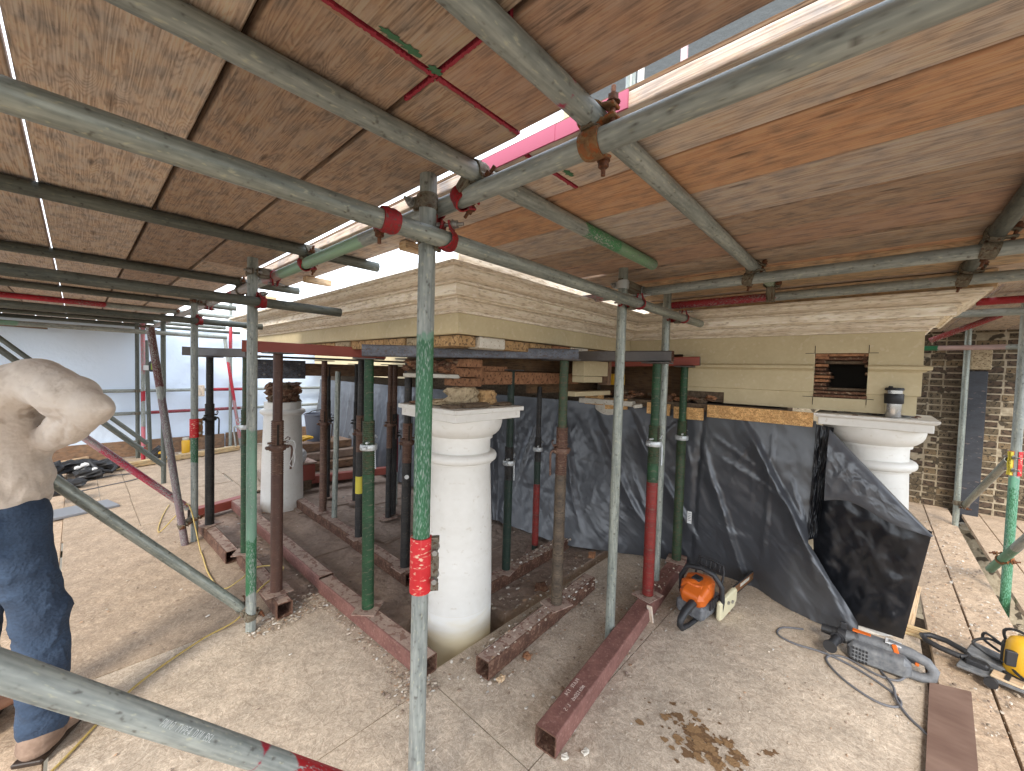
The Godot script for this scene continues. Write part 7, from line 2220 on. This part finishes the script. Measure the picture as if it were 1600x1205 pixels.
	mb.sweep([Vector3(-0.17, 0.35, 0), Vector3(-0.10, 0.40, 0.06), Vector3(0.0, 0.42, 0.08), Vector3(0.10, 0.40, 0.06), Vector3(0.17, 0.35, 0)], 0.006, 8)
	obj("handle", mb, M.tool_black, t)
	mb = MB.new()
	mb.lump(Vector3(1.92, 0.52, -5.35), Vector3(0.26, 0.07, 0.12), 19, 0.5, 12, 8, 0.3)
	tag(obj("yellow_glove", mb, M.tool_yellow), "yellow work glove left of the bucket", "glove")
	mb = MB.new()
	mb.lump(Vector3(1.70, 0.40, -4.9), Vector3(0.22, 0.18, 0.18), 29, 0.45, 14, 10, 0.5)
	tag(obj("plastic_bag", mb, M.bag_white), "crumpled pale plastic bag above the red crate", "bag")
	t = thing("red_crate", "dark red crate against the left column's far side", "crate")
	mb = MB.new()
	mb.bx(Vector3(1.72, 0.20, -4.95), Vector3(0.34, 0.20, 0.26), 0.01)
	obj("box", mb, M.oxide_clean, t)
	mb = MB.new()
	mb.bx(Vector3(1.73, 0.312, -4.95), Vector3(0.36, 0.02, 0.28), 0.005)
	obj("lid", mb, M.dust_top, t)
	mb = MB.new()
	mb.bx(Vector3(1.72, 0.06, -4.86), Vector3(0.26, 0.12, 0.10), 0.012)
	tag(obj("stone_block", mb, M.mortar_dirt), "dusty stone block below the red crate", "block")
	# the tree beyond the sheeting
	t = thing("tree", "leafy tree glimpsed over the sheeting at the far left", "tree", "", Vector3(-2.6, -3.6, -13.5))
	mb = MB.new()
	mb.tube(Vector3.ZERO, Vector3(0.1, 4.0, 0), 0.22, 0.13, 14, 1)
	mb.tube(Vector3(0.1, 3.6, 0), Vector3(1.2, 6.0, 0.4), 0.10, 0.03, 10, 1)
	mb.tube(Vector3(0.1, 3.8, 0), Vector3(-1.0, 6.2, -0.4), 0.10, 0.03, 10, 1)
	obj("trunk", mb, M.timber_brown, t)
	rng.seed = 91
	mb = MB.new()
	for k in 2600:
		var d := Vector3(rng.randfn(), rng.randfn() * 0.8, rng.randfn()).normalized() * pow(rng.randf(), 0.4)
		var c := Vector3(0, 5.6, 0) + d * Vector3(2.3, 1.9, 2.0) * (1.0 + 0.25 * n.get_noise_3d(d.x * 2, d.y * 2, d.z * 2))
		var b := Basis(Vector3(rng.randfn(), rng.randfn(), rng.randfn()).normalized(), rng.randf() * TAU)
		var s := rng.randf_range(0.07, 0.13)
		mb.quad(c + b * Vector3(-s, 0, 0), c + b * Vector3(0, -s * 0.5, 0.01), c + b * Vector3(s, 0, 0), c + b * Vector3(0, s * 0.5, 0.01), b * Vector3.BACK)
	obj("crown", mb, M.leaf, t).set_meta("kind", "stuff")

func build_debris() -> void:
	# flakes of render, brick and wood dust strewn where people have been cutting
	rng.seed = 404
	var mb := MB.new()
	mb.lump(Vector3.ZERO, Vector3(1.0, 0.45, 0.75), 7, 0.35, 6, 4, 0.7)
	var chip := mesh_of([[mb, M.chip]])
	# regions: x0, x1, z0, z1, y, count, size
	var regs := [[1.2, 3.1, -1.25, -0.80, 0.002, 420, 0.010], [1.15, 2.4, -1.49, -1.22, 0.002, 380, 0.012], [0.98, 1.10, -2.5, -1.45, 0.002, 420, 0.010], [0.70, 1.05, -2.60, -2.38, 0.002, 420, 0.011], [0.60, 0.85, -2.50, -2.36, 0.002, 200, 0.010], [0.9, 1.11, -1.60, -1.40, 0.002, 200, 0.010], [1.0, 1.12, -1.60, -1.42, 0.002, 120, 0.011], [1.6, 2.8, -1.98, -1.55, -0.035, 320, 0.014], [1.25, 2.8, -4.6, -2.1, -0.035, 260, 0.013], [1.95, 2.8, -1.93, -1.83, 0.055, 240, 0.013], [1.3, 2.3, -1.39, -1.28, 0.090, 170, 0.010], [2.4, 3.2, -1.05, -0.6, 0.003, 260, 0.010], [2.3, 3.3, -0.6, 0.24, 0.002, 260, 0.007], [2.5, 6.0, 0.30, 0.67, 0.006, 900, 0.011], [2.0, 4.0, 0.5, 1.0, 0.004, 260, 0.009], [-0.05, 1.1, -2.4, -0.9, 0.002, 110, 0.007], [0.0, 0.6, -6.0, -2.5, 0.002, 160, 0.009], [1.1, 2.4, -0.85, 0.1, 0.002, 170, 0.007], [2.4, 2.9, -1.2, -0.95, 0.092, 120, 0.009], [0.75, 1.1, -4.5, -2.6, 0.002, 160, 0.012]]
	var mm := MultiMesh.new()
	mm.transform_format = MultiMesh.TRANSFORM_3D
	mm.use_colors = true
	mm.mesh = chip
	var total := 0
	for r in regs:
		r[5] = int(r[5] * 1.7)
		total += r[5]
	mm.instance_count = total
	var i := 0
	var cols := [Color(0.42, 0.34, 0.26), Color(0.55, 0.47, 0.38), Color(0.30, 0.22, 0.16), Color(0.62, 0.58, 0.52), Color(0.30, 0.23, 0.18), Color(0.38, 0.25, 0.16)]
	for r in regs:
		for k in r[5]:
			var s: float = r[6] * pow(rng.randf(), 3.2) * 1.6 + 0.0022
			var b := Basis(Vector3(rng.randfn() * 0.3, 1, rng.randfn() * 0.3).normalized(), rng.randf() * TAU).scaled(Vector3(s * rng.randf_range(0.7, 2.2), s * rng.randf_range(0.4, 1.0), s))
			var cx := lerpf(r[0], r[1], rng.randf())
			var cz := lerpf(r[2], r[3], rng.randf())
			mm.set_instance_transform(i, Transform3D(b, Vector3(cx, r[4] + s * 0.1, cz)))
			var c: Color = cols[int(pow(rng.randf(), 1.4) * 6.0) % 6] * rng.randf_range(0.75, 1.15)
			c.a = 1.0
			mm.set_instance_color(i, c)
			i += 1
	var mi := MultiMeshInstance3D.new()
	mi.name = "debris"
	mi.multimesh = mm
	add_child(mi)
	mi.set_meta("kind", "stuff")
	tag(mi, "chips of render, brick and sawdust strewn over the deck", "debris")
	# bigger broken lumps one can point at
	var lumps := [[1.53, 0.012, -1.245, 0.055, "orange_brick", "broken orange brick piece beside the dusty brown beam"], [1.975, 0.012, -0.955, 0.06, "white_chipped", "pale render chunk beside the foot of the bright upright"], [1.225, 0.01, -0.80, 0.035, "white_chipped", "white pebble of render below the red beam's open end"], [1.30, 0.009, -0.755, 0.035, "white_chipped", "white render crumb right of the red beam's open end"], [2.12, -0.01, -1.62, 0.10, "broken_brick", "dark brick fragment in the gap behind the rusty prop"], [2.74, 0.015, -1.60, 0.09, "orange_brick", "tan brick shard on the deck edge under the plastic"], [1.33, 0.01, -1.235, 0.05, "board_cream", "splinter of wood beside the brown beam's open end"]]
	for l in lumps:
		mb = MB.new()
		mb.lump(Vector3.ZERO, Vector3(l[3], l[3] * 0.5, l[3] * 0.7), int(l[0] * 1000), 0.4, 9, 7, 0.7)
		tag(obj("broken_piece", mb, M[l[4]], self, Transform3D(Basis(Vector3.UP, l[0] * 7.0), Vector3(l[0], l[1], l[2]))), l[5], "rubble piece")
